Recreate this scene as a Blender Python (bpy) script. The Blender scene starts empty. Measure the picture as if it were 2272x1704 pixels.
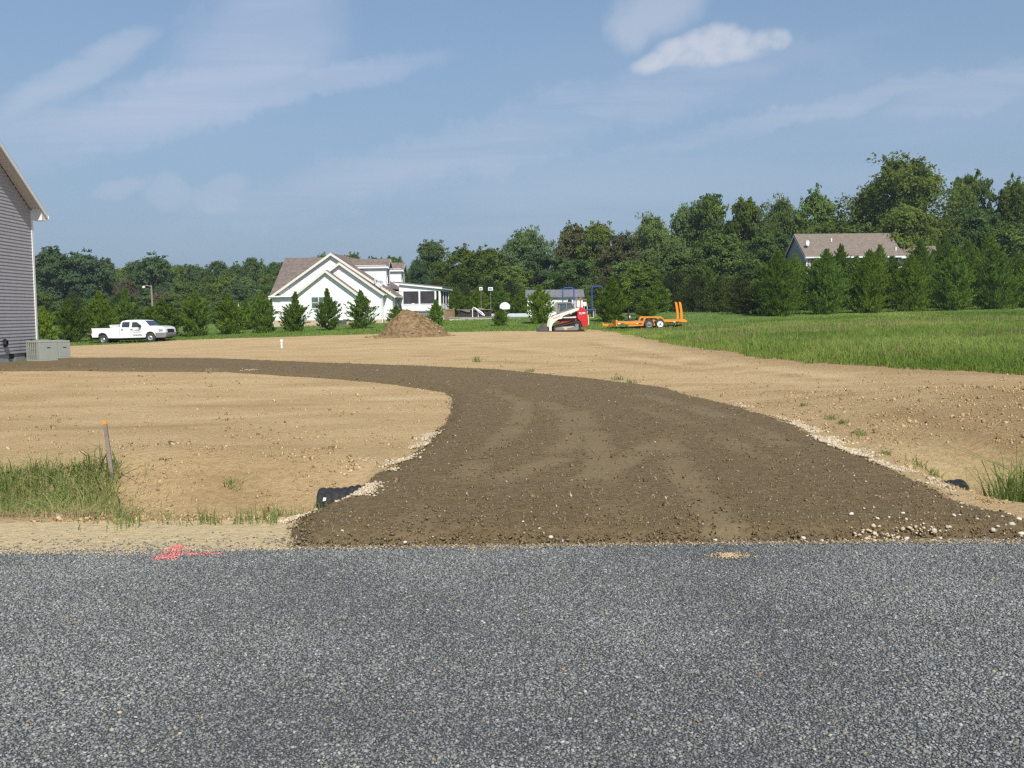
import bpy, bmesh, math, random
import numpy as np
from mathutils import Vector, Matrix
R = math.radians
random.seed(7)
rng = np.random.default_rng(11)
sc = bpy.context.scene
col = sc.collection

# ------------------------------------------------------------------ camera
F = 2209.0                 # focal length in pixels of a 2272 x 1704 frame
PITCH, ROLL, EYE = R(4.10), R(0.65), 1.70
fw = np.array([0, math.cos(PITCH), -math.sin(PITCH)])
up0 = np.array([0, math.sin(PITCH), math.cos(PITCH)])
rt0 = np.array([1.0, 0, 0])
rt = rt0 * math.cos(ROLL) - up0 * math.sin(ROLL)
up = up0 * math.cos(ROLL) + rt0 * math.sin(ROLL)
cam_d = bpy.data.cameras.new('camera')
cam_d.sensor_width = 36.0
cam_d.lens = F / 2272 * 36
cam_d.clip_start = 0.05
cam_d.clip_end = 6000
cam = bpy.data.objects.new('camera', cam_d)
col.objects.link(cam)
cam.matrix_world = Matrix(((rt[0], up[0], -fw[0], 0), (rt[1], up[1], -fw[1], 0), (rt[2], up[2], -fw[2], EYE), (0, 0, 0, 1)))
sc.camera = cam

# ------------------------------------------------------------------ light, exposure
SUN_EL, SUN_AZ = R(47), R(17)       # sun stands behind the camera, a little to the right
sun_dir = np.array([math.sin(SUN_AZ) * math.cos(SUN_EL), -math.cos(SUN_AZ) * math.cos(SUN_EL), math.sin(SUN_EL)])
sd = bpy.data.lights.new('sun', 'SUN')
sd.energy = 3.7
sd.angle = R(0.55)
sd.color = (1.0, 0.955, 0.88)
so = bpy.data.objects.new('sun', sd)
col.objects.link(so)
so.rotation_euler = Vector(-sun_dir).to_track_quat('-Z', 'Y').to_euler()
so.location = (0, 0, 60)
sc.view_settings.view_transform = 'Standard'
sc.view_settings.look = 'None'
sc.view_settings.gamma = 1
sc.view_settings.exposure = 0.52
sc.view_settings.use_curve_mapping = False
sc.render.engine = 'CYCLES'
cy = sc.cycles
cy.filter_width = 1.35
cy.use_denoising = False
cy.max_bounces = 6
cy.diffuse_bounces = 3
cy.glossy_bounces = 2
cy.transmission_bounces = 4
cy.transparent_max_bounces = 6
cy.caustics_reflective = False
cy.caustics_refractive = False
cy.sample_clamp_indirect = 6


class NT:
    """small node-tree writer"""
    def __init__(s, tree):
        s.t = tree
        tree.nodes.clear()

    def n(s, kind, props=None, **ins):
        nd = s.t.nodes.new(kind)
        for k, v in (props or {}).items():
            setattr(nd, k, v)
        for k, v in ins.items():
            key = int(k[1:]) if k[0] == 'i' and k[1:].isdigit() else k.replace('_', ' ')
            s.put(nd.inputs[key], v)
        return nd

    def put(s, sock, v):
        if hasattr(v, 'default_value') or hasattr(v, 'is_linked'):
            s.t.links.new(v, sock)
        elif isinstance(v, bpy.types.Node):
            s.t.links.new(v.outputs[0], sock)
        else:
            if sock.type == 'RGBA' and len(v) == 3:
                v = (*v, 1)
            sock.default_value = v

    def m(s, op, a, b=0.0, c=0.0, clamp=False):
        return s.n('ShaderNodeMath', {'operation': op, 'use_clamp': clamp}, i0=a, i1=b, i2=c).outputs[0]

    def vm(s, op, a, b=(0, 0, 0)):
        nd = s.n('ShaderNodeVectorMath', {'operation': op}, i0=a, i1=b)
        return nd.outputs['Value'] if op in ('DOT_PRODUCT', 'LENGTH') else nd.outputs[0]

    def mix(s, f, a, b, blend='MIX'):
        nd = s.n('ShaderNodeMix', {'data_type': 'RGBA', 'blend_type': blend})
        s.put(nd.inputs[0], f)
        s.put(nd.inputs[6], a)
        s.put(nd.inputs[7], b)
        return nd.outputs[2]

    def ramp(s, f, lo, hi, smooth=True):
        return s.n('ShaderNodeMapRange', {'interpolation_type': 'SMOOTHSTEP' if smooth else 'LINEAR'}, Value=f, From_Min=lo, From_Max=hi).outputs[0]

    def noise(s, vec, scale, detail=3.0, rough=0.5, dist=0.0):
        return s.n('ShaderNodeTexNoise', None, Vector=vec, Scale=scale, Detail=detail, Roughness=rough, Distortion=dist).outputs[0]


def ray(px, py):
    d = fw + rt * ((px - 1136) / F) + up * ((852 - py) / F)
    return d / np.linalg.norm(d)


# ------------------------------------------------------------------ sky
w = bpy.data.worlds.new('World')
sc.world = w
w.use_nodes = True
T = NT(w.node_tree)
sky = T.n('ShaderNodeTexSky', {'sky_type': 'NISHITA', 'sun_disc': False, 'sun_elevation': SUN_EL,
                               'sun_rotation': math.pi - SUN_AZ, 'altitude': 20, 'air_density': 1.0,
                               'dust_density': 0.5, 'ozone_density': 2.0})
dirv = T.n('ShaderNodeTexCoord').outputs['Generated']
sep = T.n('ShaderNodeSeparateXYZ', None, Vector=dirv)
zz = T.m('ADD', T.m('MAXIMUM', sep.outputs[2], 0.0), 0.12)
q = T.n('ShaderNodeCombineXYZ', None, X=T.m('DIVIDE', sep.outputs[0], zz), Y=T.m('DIVIDE', sep.outputs[1], zz), Z=0.0)
qr = T.n('ShaderNodeMapping', None, Vector=q, Rotation=(0, 0, R(-20)), Scale=(0.55, 1.15, 1))
cir = T.noise(qr.outputs[0], 0.75, 6, 0.52, 0.5)
veil = T.noise(q.outputs[0], 0.35, 2, 0.5)
cirf = T.m('MULTIPLY', T.ramp(cir, 0.42, 0.74), T.ramp(veil, 0.30, 0.62))
cirf = T.m('MULTIPLY', cirf, 0.24)
warp = T.n('ShaderNodeTexNoise', None, Vector=dirv, Scale=16.0, Detail=5.0, Roughness=0.55).outputs['Color']
warp = T.vm('SUBTRACT', warp, (0.5, 0.5, 0.5))
warp2 = T.n('ShaderNodeTexNoise', None, Vector=dirv, Scale=60.0, Detail=4.0, Roughness=0.6).outputs['Color']
warp2 = T.vm('SUBTRACT', warp2, (0.5, 0.5, 0.5))


def blob(px, py, wpx, hpx, tilt, amp):
    """density of one cloud puff seen in a direction: width and height in the frame's pixels"""
    c = ray(px, py)
    r_ = np.cross(c, [0, 0, 1.0]); r_ /= np.linalg.norm(r_)
    u_ = np.cross(r_, c)
    ca, sa = math.cos(R(tilt)), math.sin(R(tilt))
    a_, b_ = (r_ * ca + u_ * sa) / (wpx / F), (-r_ * sa + u_ * ca) / (hpx / F)
    d = T.vm('SUBTRACT', T.vm('ADD', dirv, T.vm('MULTIPLY', warp, (amp,) * 3)), tuple(c))
    d = T.vm('ADD', d, T.vm('MULTIPLY', warp2, (amp * 0.45,) * 3))
    x_, y_ = T.vm('DOT_PRODUCT', d, tuple(a_)), T.vm('DOT_PRODUCT', d, tuple(b_))
    return T.m('ADD', T.m('MULTIPLY', x_, x_), T.m('MULTIPLY', y_, y_)), y_


def cloud_group(parts, edge0, edge1):
    f = None
    for p in parts:
        r2, yy = blob(*p)
        k = T.ramp(r2, edge1, edge0)
        f = k if f is None else T.m('MAXIMUM', f, k)
    return f


cum = cloud_group([(1592, 84, 52, 28, 0, .013), (1555, 100, 50, 32, 0, .013), (1628, 92, 44, 26, 0, .013), (1498, 112, 42, 26, 10, .013), (1690, 92, 38, 22, 10, .013), (1726, 88, 28, 22, 0, .013), (1590, 120, 115, 26, 5, .015), (1468, 136, 62, 22, 15, .015)], 0.0, 1.5)
cum2 = cloud_group([(1455, 20, 95, 52, 10, .03), (1400, 60, 46, 50, 60, .03)], 0.0, 1.7)
cum3 = cloud_group([(508, 408, 44, 22, 8, .02), (478, 436, 60, 30, 0, .03), (270, 415, 60, 20, 12, .03), (380, 430, 46, 30, 0, .03)], 0.0, 1.8)
strk = cloud_group([(262, 100, 80, 24, 24, .014), (160, 168, 160, 26, 30, .018)], 0.0, 1.7)
vtex = T.ramp(T.noise(T.n('ShaderNodeMapping', None, Vector=q, Rotation=(0, 0, R(-28)), Scale=(0.6, 2.2, 1)).outputs[0], 1.7, 8, 0.62, 0.6), 0.30, 0.68)
veil2 = cloud_group([(250, 260, 420, 70, 18, .05), (1150, 300, 700, 60, 14, .06), (2230, 190, 200, 40, 10, .03), (1900, 230, 500, 22, 8, .04)], 0.0, 1.6)
# thin summer haze whitens the sky towards the horizon, the same all round
hz_f = T.m('POWER', T.m('SUBTRACT', 1.0, T.m('MAXIMUM', sep.outputs[2], 0.0), 0.0, True), 2.2)
veil3 = cloud_group([(585, 95, 170, 120, 20, .05), (430, 210, 260, 60, 20, .05), (700, 190, 260, 30, 14, .04)], 0.0, 1.7)
skycol = T.mix(1.0, sky.outputs[0], (0.95, 1.10, 1.13, 1), 'MULTIPLY')
skycol = T.mix(hz_f, skycol, (2.42, 3.18, 4.45, 1))
white = (5.6, 5.9, 6.7, 1)
c1 = T.mix(cirf, skycol, (4.9, 5.35, 6.5, 1))
c1 = T.mix(T.m('MULTIPLY', T.m('MULTIPLY', veil2, T.m('ADD', T.m('MULTIPLY', vtex, 0.75), 0.25)), 0.36), c1, (4.9, 5.35, 6.5, 1))
c1 = T.mix(T.m('MULTIPLY', T.m('MULTIPLY', veil3, T.m('ADD', T.m('MULTIPLY', vtex, 0.45), 0.55)), 0.62), c1, (4.35, 5.0, 6.45, 1))
c1 = T.mix(T.m('MULTIPLY', T.m('MULTIPLY', strk, T.m('ADD', T.m('MULTIPLY', vtex, 0.4), 0.6)), 0.42), c1, white)
c1 = T.mix(T.m('MULTIPLY', cum3, 0.20), c1, white)
c1 = T.mix(T.m('MULTIPLY', cum2, 0.42), c1, white)
c1 = T.mix(T.m('MULTIPLY', T.m('MULTIPLY', cum, T.ramp(T.noise(dirv, 38.0, 6, 0.6), 0.05, 0.62)), 0.66), c1, (6.2, 6.35, 6.9, 1))
bg = T.n('ShaderNodeBackground', None, Color=c1, Strength=0.079)
T.n('ShaderNodeOutputWorld', None, Surface=bg.outputs[0])


# ------------------------------------------------------------------ materials
MATS = {}


def new_mat(name):
    m = bpy.data.materials.new(name)
    m.use_nodes = True
    MATS[name] = m
    return m, NT(m.node_tree)


def simple(name, c, rough=0.6, var=0.12, scale=6.0, bump=0.0, bscale=40.0, metal=0.0, spec=0.4, coat=0.0, dirt=None, dirt_amt=0.3):
    """painted / plain surface with mottling, optional grime and fine relief"""
    m, t = new_mat(name)
    tc = t.n('ShaderNodeTexCoord').outputs['Object']
    nz = t.noise(tc, scale, 5, 0.6)
    cc = t.mix(t.ramp(nz, 0.25, 0.75), tuple(x * (1 - var) for x in c), tuple(min(1, x * (1 + var)) for x in c))
    if dirt:
        nz2 = t.noise(tc, scale * 2.3, 6, 0.7)
        cc = t.mix(t.m('MULTIPLY', t.ramp(nz2, 0.45, 0.75), dirt_amt), cc, dirt)
    b = t.n('ShaderNodeBsdfPrincipled', None, Base_Color=cc, Roughness=rough, Metallic=metal, Specular_IOR_Level=spec, Coat_Weight=coat)
    if bump:
        bz = t.noise(tc, bscale, 4, 0.6)
        bn = t.n('ShaderNodeBump', None, Strength=bump, Distance=0.02, Height=bz)
        t.put(b.inputs['Normal'], bn.outputs[0])
    t.n('ShaderNodeOutputMaterial', None, Surface=b.outputs[0])
    return m


def leafy(name, a, b, trans=0.28, hue_noise=0.35, gloss=0.0, hv=1.0):
    """foliage: tint from the per-leaf colour attribute 'col', a drift per plant"""
    m, t = new_mat(name)
    at_ = t.n('ShaderNodeAttribute', {'attribute_name': 'col'})
    oi = t.n('ShaderNodeObjectInfo')
    f = t.m('ADD', t.m('MULTIPLY', at_.outputs['Fac'], 0.75), t.m('MULTIPLY', oi.outputs['Random'], hue_noise))
    cc = t.mix(f, a, b)
    if hue_noise:
        r2 = t.m('FRACT', t.m('MULTIPLY', oi.outputs['Random'], 17.31))
        hs = t.n('ShaderNodeHueSaturation', None, Hue=t.m('ADD', t.m('MULTIPLY', r2, 0.045 * hv), 0.5 - 0.0225 * hv), Saturation=t.m('ADD', t.m('MULTIPLY', r2, -0.25 * hv), 1.0 + 0.1 * hv), Value=t.m('ADD', t.m('MULTIPLY', t.m('FRACT', t.m('MULTIPLY', oi.outputs['Random'], 7.77)), 0.4), 0.85), Color=cc)
        cc = hs.outputs[0]
    d = t.n('ShaderNodeBsdfDiffuse', None, Color=cc, Roughness=0.8)
    tr = t.n('ShaderNodeBsdfTranslucent', None, Color=t.mix(0.5, cc, (b[0] * 1.2, b[1] * 1.25, b[2] * 0.8)))
    mx = t.n('ShaderNodeMixShader', None, i0=trans, i1=d.outputs[0], i2=tr.outputs[0])
    out = mx.outputs[0]
    if gloss:
        g = t.n('ShaderNodeBsdfGlossy', None, Color=(1, 1, 1, 1), Roughness=0.45)
        out = t.n('ShaderNodeMixShader', None, i0=gloss, i1=out, i2=g.outputs[0]).outputs[0]
    t.n('ShaderNodeOutputMaterial', None, Surface=out)
    return m


def stony(name, rough=0.85, scale=150.0, drift=0.0, dscale=0.6, spec=0.3):
    """loose stones / clods: colour straight from attribute 'col', grain on top"""
    m, t = new_mat(name)
    at_ = t.n('ShaderNodeAttribute', {'attribute_name': 'col'})
    geo = t.n('ShaderNodeNewGeometry')
    nz = t.noise(geo.outputs['Position'], scale, 2, 0.6)
    cc = t.mix(1.0, at_.outputs['Color'], t.mix(nz, (0.8, 0.8, 0.8, 1), (1.2, 1.2, 1.2, 1)), 'MULTIPLY')
    if drift:
        n2 = t.noise(geo.outputs['Position'], dscale, 4, 0.55)
        k = t.ramp(n2, 0.3, 0.7)
        cc = t.mix(1.0, cc, t.mix(k, (1 - drift,) * 3 + (1,), (1 + drift, 1 + drift * 0.95, 1 + drift * 0.85, 1)), 'MULTIPLY')
    b = t.n('ShaderNodeBsdfPrincipled', None, Base_Color=cc, Roughness=rough, Specular_IOR_Level=spec)
    t.n('ShaderNodeOutputMaterial', None, Surface=b.outputs[0])
    return m


simple('siding_grey', (0.40, 0.375, 0.375), 0.55, 0.05, 3, 0.12, 60, dirt=(0.25, 0.22, 0.2), dirt_amt=0.15)
simple('trim_white', (0.80, 0.80, 0.78), 0.5, 0.03, 4)
simple('siding_white', (0.87, 0.86, 0.85), 0.55, 0.02, 2)
simple('trim_cream', (0.74, 0.71, 0.62), 0.5, 0.04, 4)
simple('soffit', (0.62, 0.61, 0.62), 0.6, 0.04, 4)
simple('block', (0.36, 0.37, 0.36), 0.9, 0.18, 8, 0.5, 60)
simple('block_tan', (0.52, 0.40, 0.30), 0.9, 0.12, 4, 0.4, 60)
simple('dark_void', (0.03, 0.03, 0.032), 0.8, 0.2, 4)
simple('shingle_brown', (0.165, 0.125, 0.105), 0.92, 0.30, 3.0, 0.8, 14, dirt=(0.23, 0.19, 0.165), dirt_amt=0.55)
simple('shingle_tan', (0.185, 0.148, 0.118), 0.92, 0.22, 3.0, 0.8, 14, dirt=(0.30, 0.25, 0.22), dirt_amt=0.45)
simple('shingle_grey', (0.155, 0.155, 0.165), 0.92, 0.3, 3.0, 0.8, 14, dirt=(0.24, 0.24, 0.25), dirt_amt=0.5)
simple('ac_paint', (0.33, 0.345, 0.30), 0.5, 0.05, 5, dirt=(0.2, 0.19, 0.16), dirt_amt=0.2)
simple('black_plastic', (0.022, 0.022, 0.024), 0.68, 0.3, 9, spec=0.25, dirt=(0.14, 0.115, 0.085), dirt_amt=0.35)
simple('rubber', (0.035, 0.034, 0.033), 0.85, 0.3, 9, 0.4, 40, dirt=(0.16, 0.13, 0.09), dirt_amt=0.35)
simple('truck_white', (0.80, 0.81, 0.82), 0.25, 0.02, 2, coat=0.5, dirt=(0.5, 0.45, 0.38), dirt_amt=0.12)
simple('glass_dark', (0.035, 0.045, 0.055), 0.08, 0.1, 2, spec=0.7)
simple('glass_cab', (0.07, 0.095, 0.10), 0.1, 0.15, 2, spec=0.7)
simple('chrome', (0.7, 0.7, 0.7), 0.2, 0.05, 4, metal=0.9)
simple('steel', (0.26, 0.255, 0.25), 0.5, 0.2, 6, metal=0.5, dirt=(0.3, 0.24, 0.16), dirt_amt=0.5)
simple('bucket_steel', (0.105, 0.098, 0.10), 0.5, 0.25, 5, metal=0.4, dirt=(0.28, 0.22, 0.15), dirt_amt=0.45)
simple('loader_white', (0.72, 0.70, 0.62), 0.4, 0.05, 4, dirt=(0.5, 0.42, 0.3), dirt_amt=0.3)
simple('loader_red', (0.52, 0.022, 0.022), 0.35, 0.1, 4, coat=0.3, dirt=(0.4, 0.25, 0.16), dirt_amt=0.14)
simple('cab_grey', (0.20, 0.20, 0.195), 0.5, 0.1, 5)
simple('trailer_orange', (0.74, 0.27, 0.022), 0.5, 0.12, 5, dirt=(0.4, 0.2, 0.07), dirt_amt=0.4)
simple('tail_red', (0.35, 0.02, 0.025), 0.3, 0.1, 5)
simple('case_red', (0.42, 0.05, 0.06), 0.5, 0.1, 5)
simple('blue_foam', (0.035, 0.085, 0.36), 0.6, 0.12, 5)
simple('pool_blue', (0.55, 0.60, 0.68), 0.5, 0.08, 3)
simple('wood_grey', (0.255, 0.205, 0.17), 0.85, 0.25, 12, 0.4, 50)
simple('wood_brown', (0.26, 0.16, 0.095), 0.8, 0.25, 10, 0.4, 50)
simple('wood_dark', (0.045, 0.036, 0.032), 0.85, 0.35, 6, 0.4, 40)
simple('orange_paint', (0.85, 0.30, 0.02), 0.6, 0.1, 20)
simple('shutter', (0.13, 0.045, 0.035), 0.6, 0.12, 6)
simple('window_pane', (0.28, 0.33, 0.36), 0.1, 0.12, 2, spec=0.7)
simple('window_green', (0.10, 0.145, 0.115), 0.1, 0.3, 0.8, spec=0.7)
simple('screen_mesh', (0.045, 0.042, 0.05), 0.9, 0.25, 1.2)
simple('stone_wall', (0.47, 0.43, 0.37), 0.9, 0.22, 6, 0.6, 20)
simple('siding_taupe', (0.40, 0.36, 0.33), 0.6, 0.06, 3)
simple('bark', (0.095, 0.075, 0.058), 0.95, 0.3, 8, 0.8, 20)
simple('pvc', (0.82, 0.82, 0.80), 0.4, 0.03, 5)
simple('decal', (0.16, 0.18, 0.19), 0.6, 0.1, 9)
simple('concrete', (0.42, 0.40, 0.37), 0.9, 0.12, 8, 0.4, 50)
simple('steel_white', (0.72, 0.70, 0.68), 0.5, 0.05, 8)

leafy('cedar', (0.068, 0.118, 0.018), (0.235, 0.340, 0.046), 0.36, hv=0.4)
leafy('cedar_dark', (0.068, 0.118, 0.020), (0.240, 0.350, 0.050), 0.36, hv=0.3)
leafy('juniper', (0.050, 0.066, 0.018), (0.130, 0.165, 0.046), 0.28)
leafy('oak', (0.060, 0.102, 0.022), (0.180, 0.255, 0.055), 0.34)
leafy('poplar', (0.080, 0.125, 0.030), (0.230, 0.305, 0.085), 0.34)
leafy('pine', (0.048, 0.090, 0.036), (0.140, 0.210, 0.080), 0.3)
leafy('olive', (0.070, 0.080, 0.028), (0.165, 0.175, 0.075), 0.25)
leafy('brushwood', (0.085, 0.062, 0.048), (0.16, 0.125, 0.095), 0.1)
leafy('meadow', (0.090, 0.170, 0.024), (0.430, 0.500, 0.140), 0.32, 0.0)
leafy('weed', (0.055, 0.115, 0.018), (0.400, 0.440, 0.160), 0.30, 0.0)
leafy('dry_stalk', (0.22, 0.16, 0.08), (0.52, 0.42, 0.24), 0.2, 0.0)
stony('chippings', 0.6, 220, 0.22, 0.55, spec=0.45)
stony('clods', 0.95, 60, 0.0)
stony('limestone', 0.9, 60)
stony('painted_stone', 0.7, 120)

# ------------------------------------------------------------------ helpers: meshes, things
class MB:
    """collects shapes, builds ONE mesh object"""
    def __init__(s):
        s.v, s.f = [], []

    def add(s, vs, fs):
        o = len(s.v)
        s.v += [tuple(map(float, p)) for p in vs]
        s.f += [tuple(i + o for i in f) for f in fs]
        return s

    def box(s, x0, x1, y0, y1, z0, z1):
        return s.add([(x0, y0, z0), (x1, y0, z0), (x1, y1, z0), (x0, y1, z0), (x0, y0, z1), (x1, y0, z1), (x1, y1, z1), (x0, y1, z1)],
                     [(0, 3, 2, 1), (4, 5, 6, 7), (0, 1, 5, 4), (1, 2, 6, 5), (2, 3, 7, 6), (3, 0, 4, 7)])

    def prism(s, poly, y0, y1):
        """polygon in the x-z plane, extruded along y"""
        n = len(poly)
        vs = [(x, y0, z) for x, z in poly] + [(x, y1, z) for x, z in poly]
        return s.add(vs, [tuple(range(n)), tuple(range(2 * n - 1, n - 1, -1))] + [((i + 1) % n, i, n + i, n + (i + 1) % n) for i in range(n)])

    def prismx(s, poly, x0, x1):
        """polygon in the y-z plane, extruded along x"""
        n = len(poly)
        vs = [(x0, y, z) for y, z in poly] + [(x1, y, z) for y, z in poly]
        return s.add(vs, [tuple(range(n)), tuple(range(2 * n - 1, n - 1, -1))] + [((i + 1) % n, i, n + i, n + (i + 1) % n) for i in range(n)])

    def slab(s, quad, t):
        """a flat quad given thickness t along its normal (into the back side)"""
        q = [Vector(p) for p in quad]
        nrm = (q[1] - q[0]).cross(q[2] - q[0]).normalized() * t
        return s.add([tuple(p) for p in q] + [tuple(p - nrm) for p in q],
                     [(0, 1, 2, 3), (7, 6, 5, 4), (0, 4, 5, 1), (1, 5, 6, 2), (2, 6, 7, 3), (3, 7, 4, 0)])

    def tube(s, pts, rad, n=8):
        pts = [Vector(p) for p in pts]
        rr = rad if isinstance(rad, (list, tuple)) else [rad] * len(pts)
        rings = []
        for i, p in enumerate(pts):
            d = (pts[min(i + 1, len(pts) - 1)] - pts[max(i - 1, 0)]).normalized()
            a = d.orthogonal().normalized() if i == 0 else (prev - d * prev.dot(d)).normalized()
            prev = a
            b = d.cross(a)
            rings.append([p + (a * math.cos(2 * math.pi * k / n) + b * math.sin(2 * math.pi * k / n)) * rr[i] for k in range(n)])
        vs = [tuple(v) for r_ in rings for v in r_]
        fs = [(i * n + k, i * n + (k + 1) % n, (i + 1) * n + (k + 1) % n, (i + 1) * n + k) for i in range(len(pts) - 1) for k in range(n)]
        fs += [tuple(range(n - 1, -1, -1)), tuple(range((len(pts) - 1) * n, len(pts) * n))]
        return s.add(vs, fs)

    def lathe_y(s, c, prof, n=24):
        """profile [(radius, y)] spun about the y axis through c"""
        vs, fs = [], []
        for r_, y in prof:
            for k in range(n):
                a = 2 * math.pi * k / n
                vs.append((c[0] + r_ * math.cos(a), c[1] + y, c[2] + r_ * math.sin(a)))
        for i in range(len(prof) - 1):
            for k in range(n):
                fs.append((i * n + k, (i + 1) * n + k, (i + 1) * n + (k + 1) % n, i * n + (k + 1) % n))
        return s.add(vs, fs)

    def lathe_z(s, c, prof, n=24):
        vs, fs = [], []
        for r_, z in prof:
            for k in range(n):
                a = 2 * math.pi * k / n
                vs.append((c[0] + r_ * math.cos(a), c[1] + r_ * math.sin(a), c[2] + z))
        for i in range(len(prof) - 1):
            for k in range(n):
                fs.append((i * n + k, i * n + (k + 1) % n, (i + 1) * n + (k + 1) % n, (i + 1) * n + k))
        return s.add(vs, fs)

    def build(s, name, mat, parent=None, smooth=False, bevel=0.0, warp=None):
        me = bpy.data.meshes.new(name)
        vs = [warp(*p) for p in s.v] if warp else s.v
        me.from_pydata(vs, [], s.f)
        bm = bmesh.new()
        bm.from_mesh(me)
        bmesh.ops.recalc_face_normals(bm, faces=bm.faces)
        if bevel:
            ed = [e for e in bm.edges if len(e.link_faces) == 2 and e.calc_face_angle(0) > 0.6]
            bmesh.ops.bevel(bm, geom=ed, offset=bevel, segments=2, affect='EDGES', profile=0.6, clamp_overlap=True)
        bm.to_mesh(me)
        bm.free()
        if smooth:
            me.polygons.foreach_set('use_smooth', [True] * len(me.polygons))
            try:
                me.set_sharp_from_angle(angle=R(40))
            except Exception:
                pass
        me.materials.append(MATS[mat])
        o = bpy.data.objects.new(name, me)
        col.objects.link(o)
        if parent:
            o.parent = parent
        return o


def np_mesh(name, V, faces, mat, colv=None, parent=None, smooth=False, attrs=None):
    """mesh object from arrays: V (n,3), faces (m,k) all of one size, colv (n,) or (n,3)"""
    me = bpy.data.meshes.new(name)
    V = np.asarray(V, dtype=np.float32)
    faces = np.asarray(faces, dtype=np.int32)
    k = faces.shape[1]
    me.vertices.add(len(V))
    me.vertices.foreach_set('co', V.ravel())
    me.loops.add(faces.size)
    me.loops.foreach_set('vertex_index', faces.ravel())
    me.polygons.add(len(faces))
    me.polygons.foreach_set('loop_start', np.arange(0, faces.size, k, dtype=np.int32))
    if smooth:
        me.polygons.foreach_set('use_smooth', np.ones(len(faces), dtype=bool))
    me.update(calc_edges=True)
    if colv is not None:
        c = np.ones((len(V), 4), dtype=np.float32)
        c[:, :3] = colv[:, None] if colv.ndim == 1 else colv
        a = me.attributes.new('col', 'FLOAT_COLOR', 'POINT')
        a.data.foreach_set('color', c.ravel())
    for k_, v_ in (attrs or {}).items():
        a = me.attributes.new(k_, 'FLOAT', 'POINT')
        a.data.foreach_set('value', np.asarray(v_, dtype=np.float32))
    me.materials.append(MATS[mat])
    o = bpy.data.objects.new(name, me)
    col.objects.link(o)
    if parent:
        o.parent = parent
    return o


def tag(o, label=None, cat=None, group=None, kind=None):
    for k, v in (('label', label), ('category', cat), ('group', group), ('kind', kind)):
        if v:
            o[k] = v
    return o


def thing(name, label, cat, loc=(0, 0, 0), rz=0.0, group=None, rx=0.0, ry=0.0):
    o = bpy.data.objects.new(name, None)
    o.empty_display_size = 0.3
    col.objects.link(o)
    o.location = tuple(map(float, loc))
    o.rotation_euler = (rx, ry, rz)
    return tag(o, label, cat, group)


def text_mesh(name, body, size, mat, parent, loc, rot, depth=0.006, shear=0.0, bold=0.0):
    cu = bpy.data.curves.new(name, 'FONT')
    cu.body = body
    cu.size = size
    cu.extrude = depth
    cu.shear = shear
    cu.offset = bold
    tmp = bpy.data.objects.new(name + '_curve', cu)
    col.objects.link(tmp)
    dg = bpy.context.evaluated_depsgraph_get()
    me = bpy.data.meshes.new_from_object(tmp.evaluated_get(dg))
    bpy.data.objects.remove(tmp)
    me.materials.clear()
    me.materials.append(MATS[mat])
    o = bpy.data.objects.new(name, me)
    col.objects.link(o)
    o.parent = parent
    o.location = loc
    o.rotation_euler = rot
    return o


# ------------------------------------------------------------------ noise
_tab = np.random.default_rng(3).random((256, 256)).astype(np.float64)


def vnoise(x, y):
    xi, yi = np.floor(x).astype(int), np.floor(y).astype(int)
    fx, fy = x - xi, y - yi
    fx, fy = fx * fx * (3 - 2 * fx), fy * fy * (3 - 2 * fy)
    a, b = _tab[xi & 255, yi & 255], _tab[(xi + 1) & 255, yi & 255]
    c, d = _tab[xi & 255, (yi + 1) & 255], _tab[(xi + 1) & 255, (yi + 1) & 255]
    return (a * (1 - fx) + b * fx) * (1 - fy) + (c * (1 - fx) + d * fx) * fy


def fbm(x, y, octv=4, gain=0.5):
    s, a, t = 0, 1.0, 0
    for i in range(octv):
        s = s + a * vnoise(x * 2 ** i + 17.3 * i, y * 2 ** i + 9.1 * i)
        t += a
        a *= gain
    return s / t - 0.5


def sstep(a, b, x):
    t = np.clip((x - a) / (b - a), 0, 1)
    return t * t * (3 - 2 * t)


# ------------------------------------------------------------------ terrain
def at_depth(px, py, Y):
    d = ray(px, py)
    return np.array([0, 0, EYE]) + d * (Y / d[1])


ctrl = [at_depth(*p) for p in [
    (1240, 735, 73), (300, 760, 78), (210, 762, 77), (380, 752, 80), (105, 803, 36), (1440, 727, 76), (1340, 733, 74), (1684, 702, 84), (1850, 694, 88),
    (2240, 684, 92), (437, 745, 82), (655, 736, 84), (803, 729, 86), (1111, 722, 80), (1196, 717, 81), (1356, 714, 82),
    (760, 720, 104), (1000, 712, 97), (2272, 828, 22), (1849, 806, 25.5), (1643, 788, 32), (1438, 752, 53), (625, 772, 54), (920, 750, 62), (2000, 740, 48)]]
ctrl += [np.array(p, float) for p in [(-20, 0, 0), (0, 0, 0), (20, 0, 0), (-20, 12, 0), (-8, 12, 0), (0, 12, 0), (6, 12, 0.02), (20, 12, 0.15), (-20, 24, 0), (-8, 24, 0),
                                     (0, 24, 0), (6, 26, 0.1), (-8, 40, 0), (2, 40, 0.05), (-40, 36, 0), (-60, 70, -0.4), (70, 60, 1.4), (40, 30, 0.5), (-60, 0, 0), (60, 0, 0.2),
                                     (-100, 160, 0.4), (0, 150, 1.2), (110, 150, 2.0), (-200, 400, 1), (0, 400, 2), (220, 400, 2.5)]]
ctrl = np.array(ctrl)


def _U(d2):
    return np.where(d2 > 1e-9, d2 * np.log(np.maximum(d2, 1e-9)) * 0.5, 0)


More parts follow.
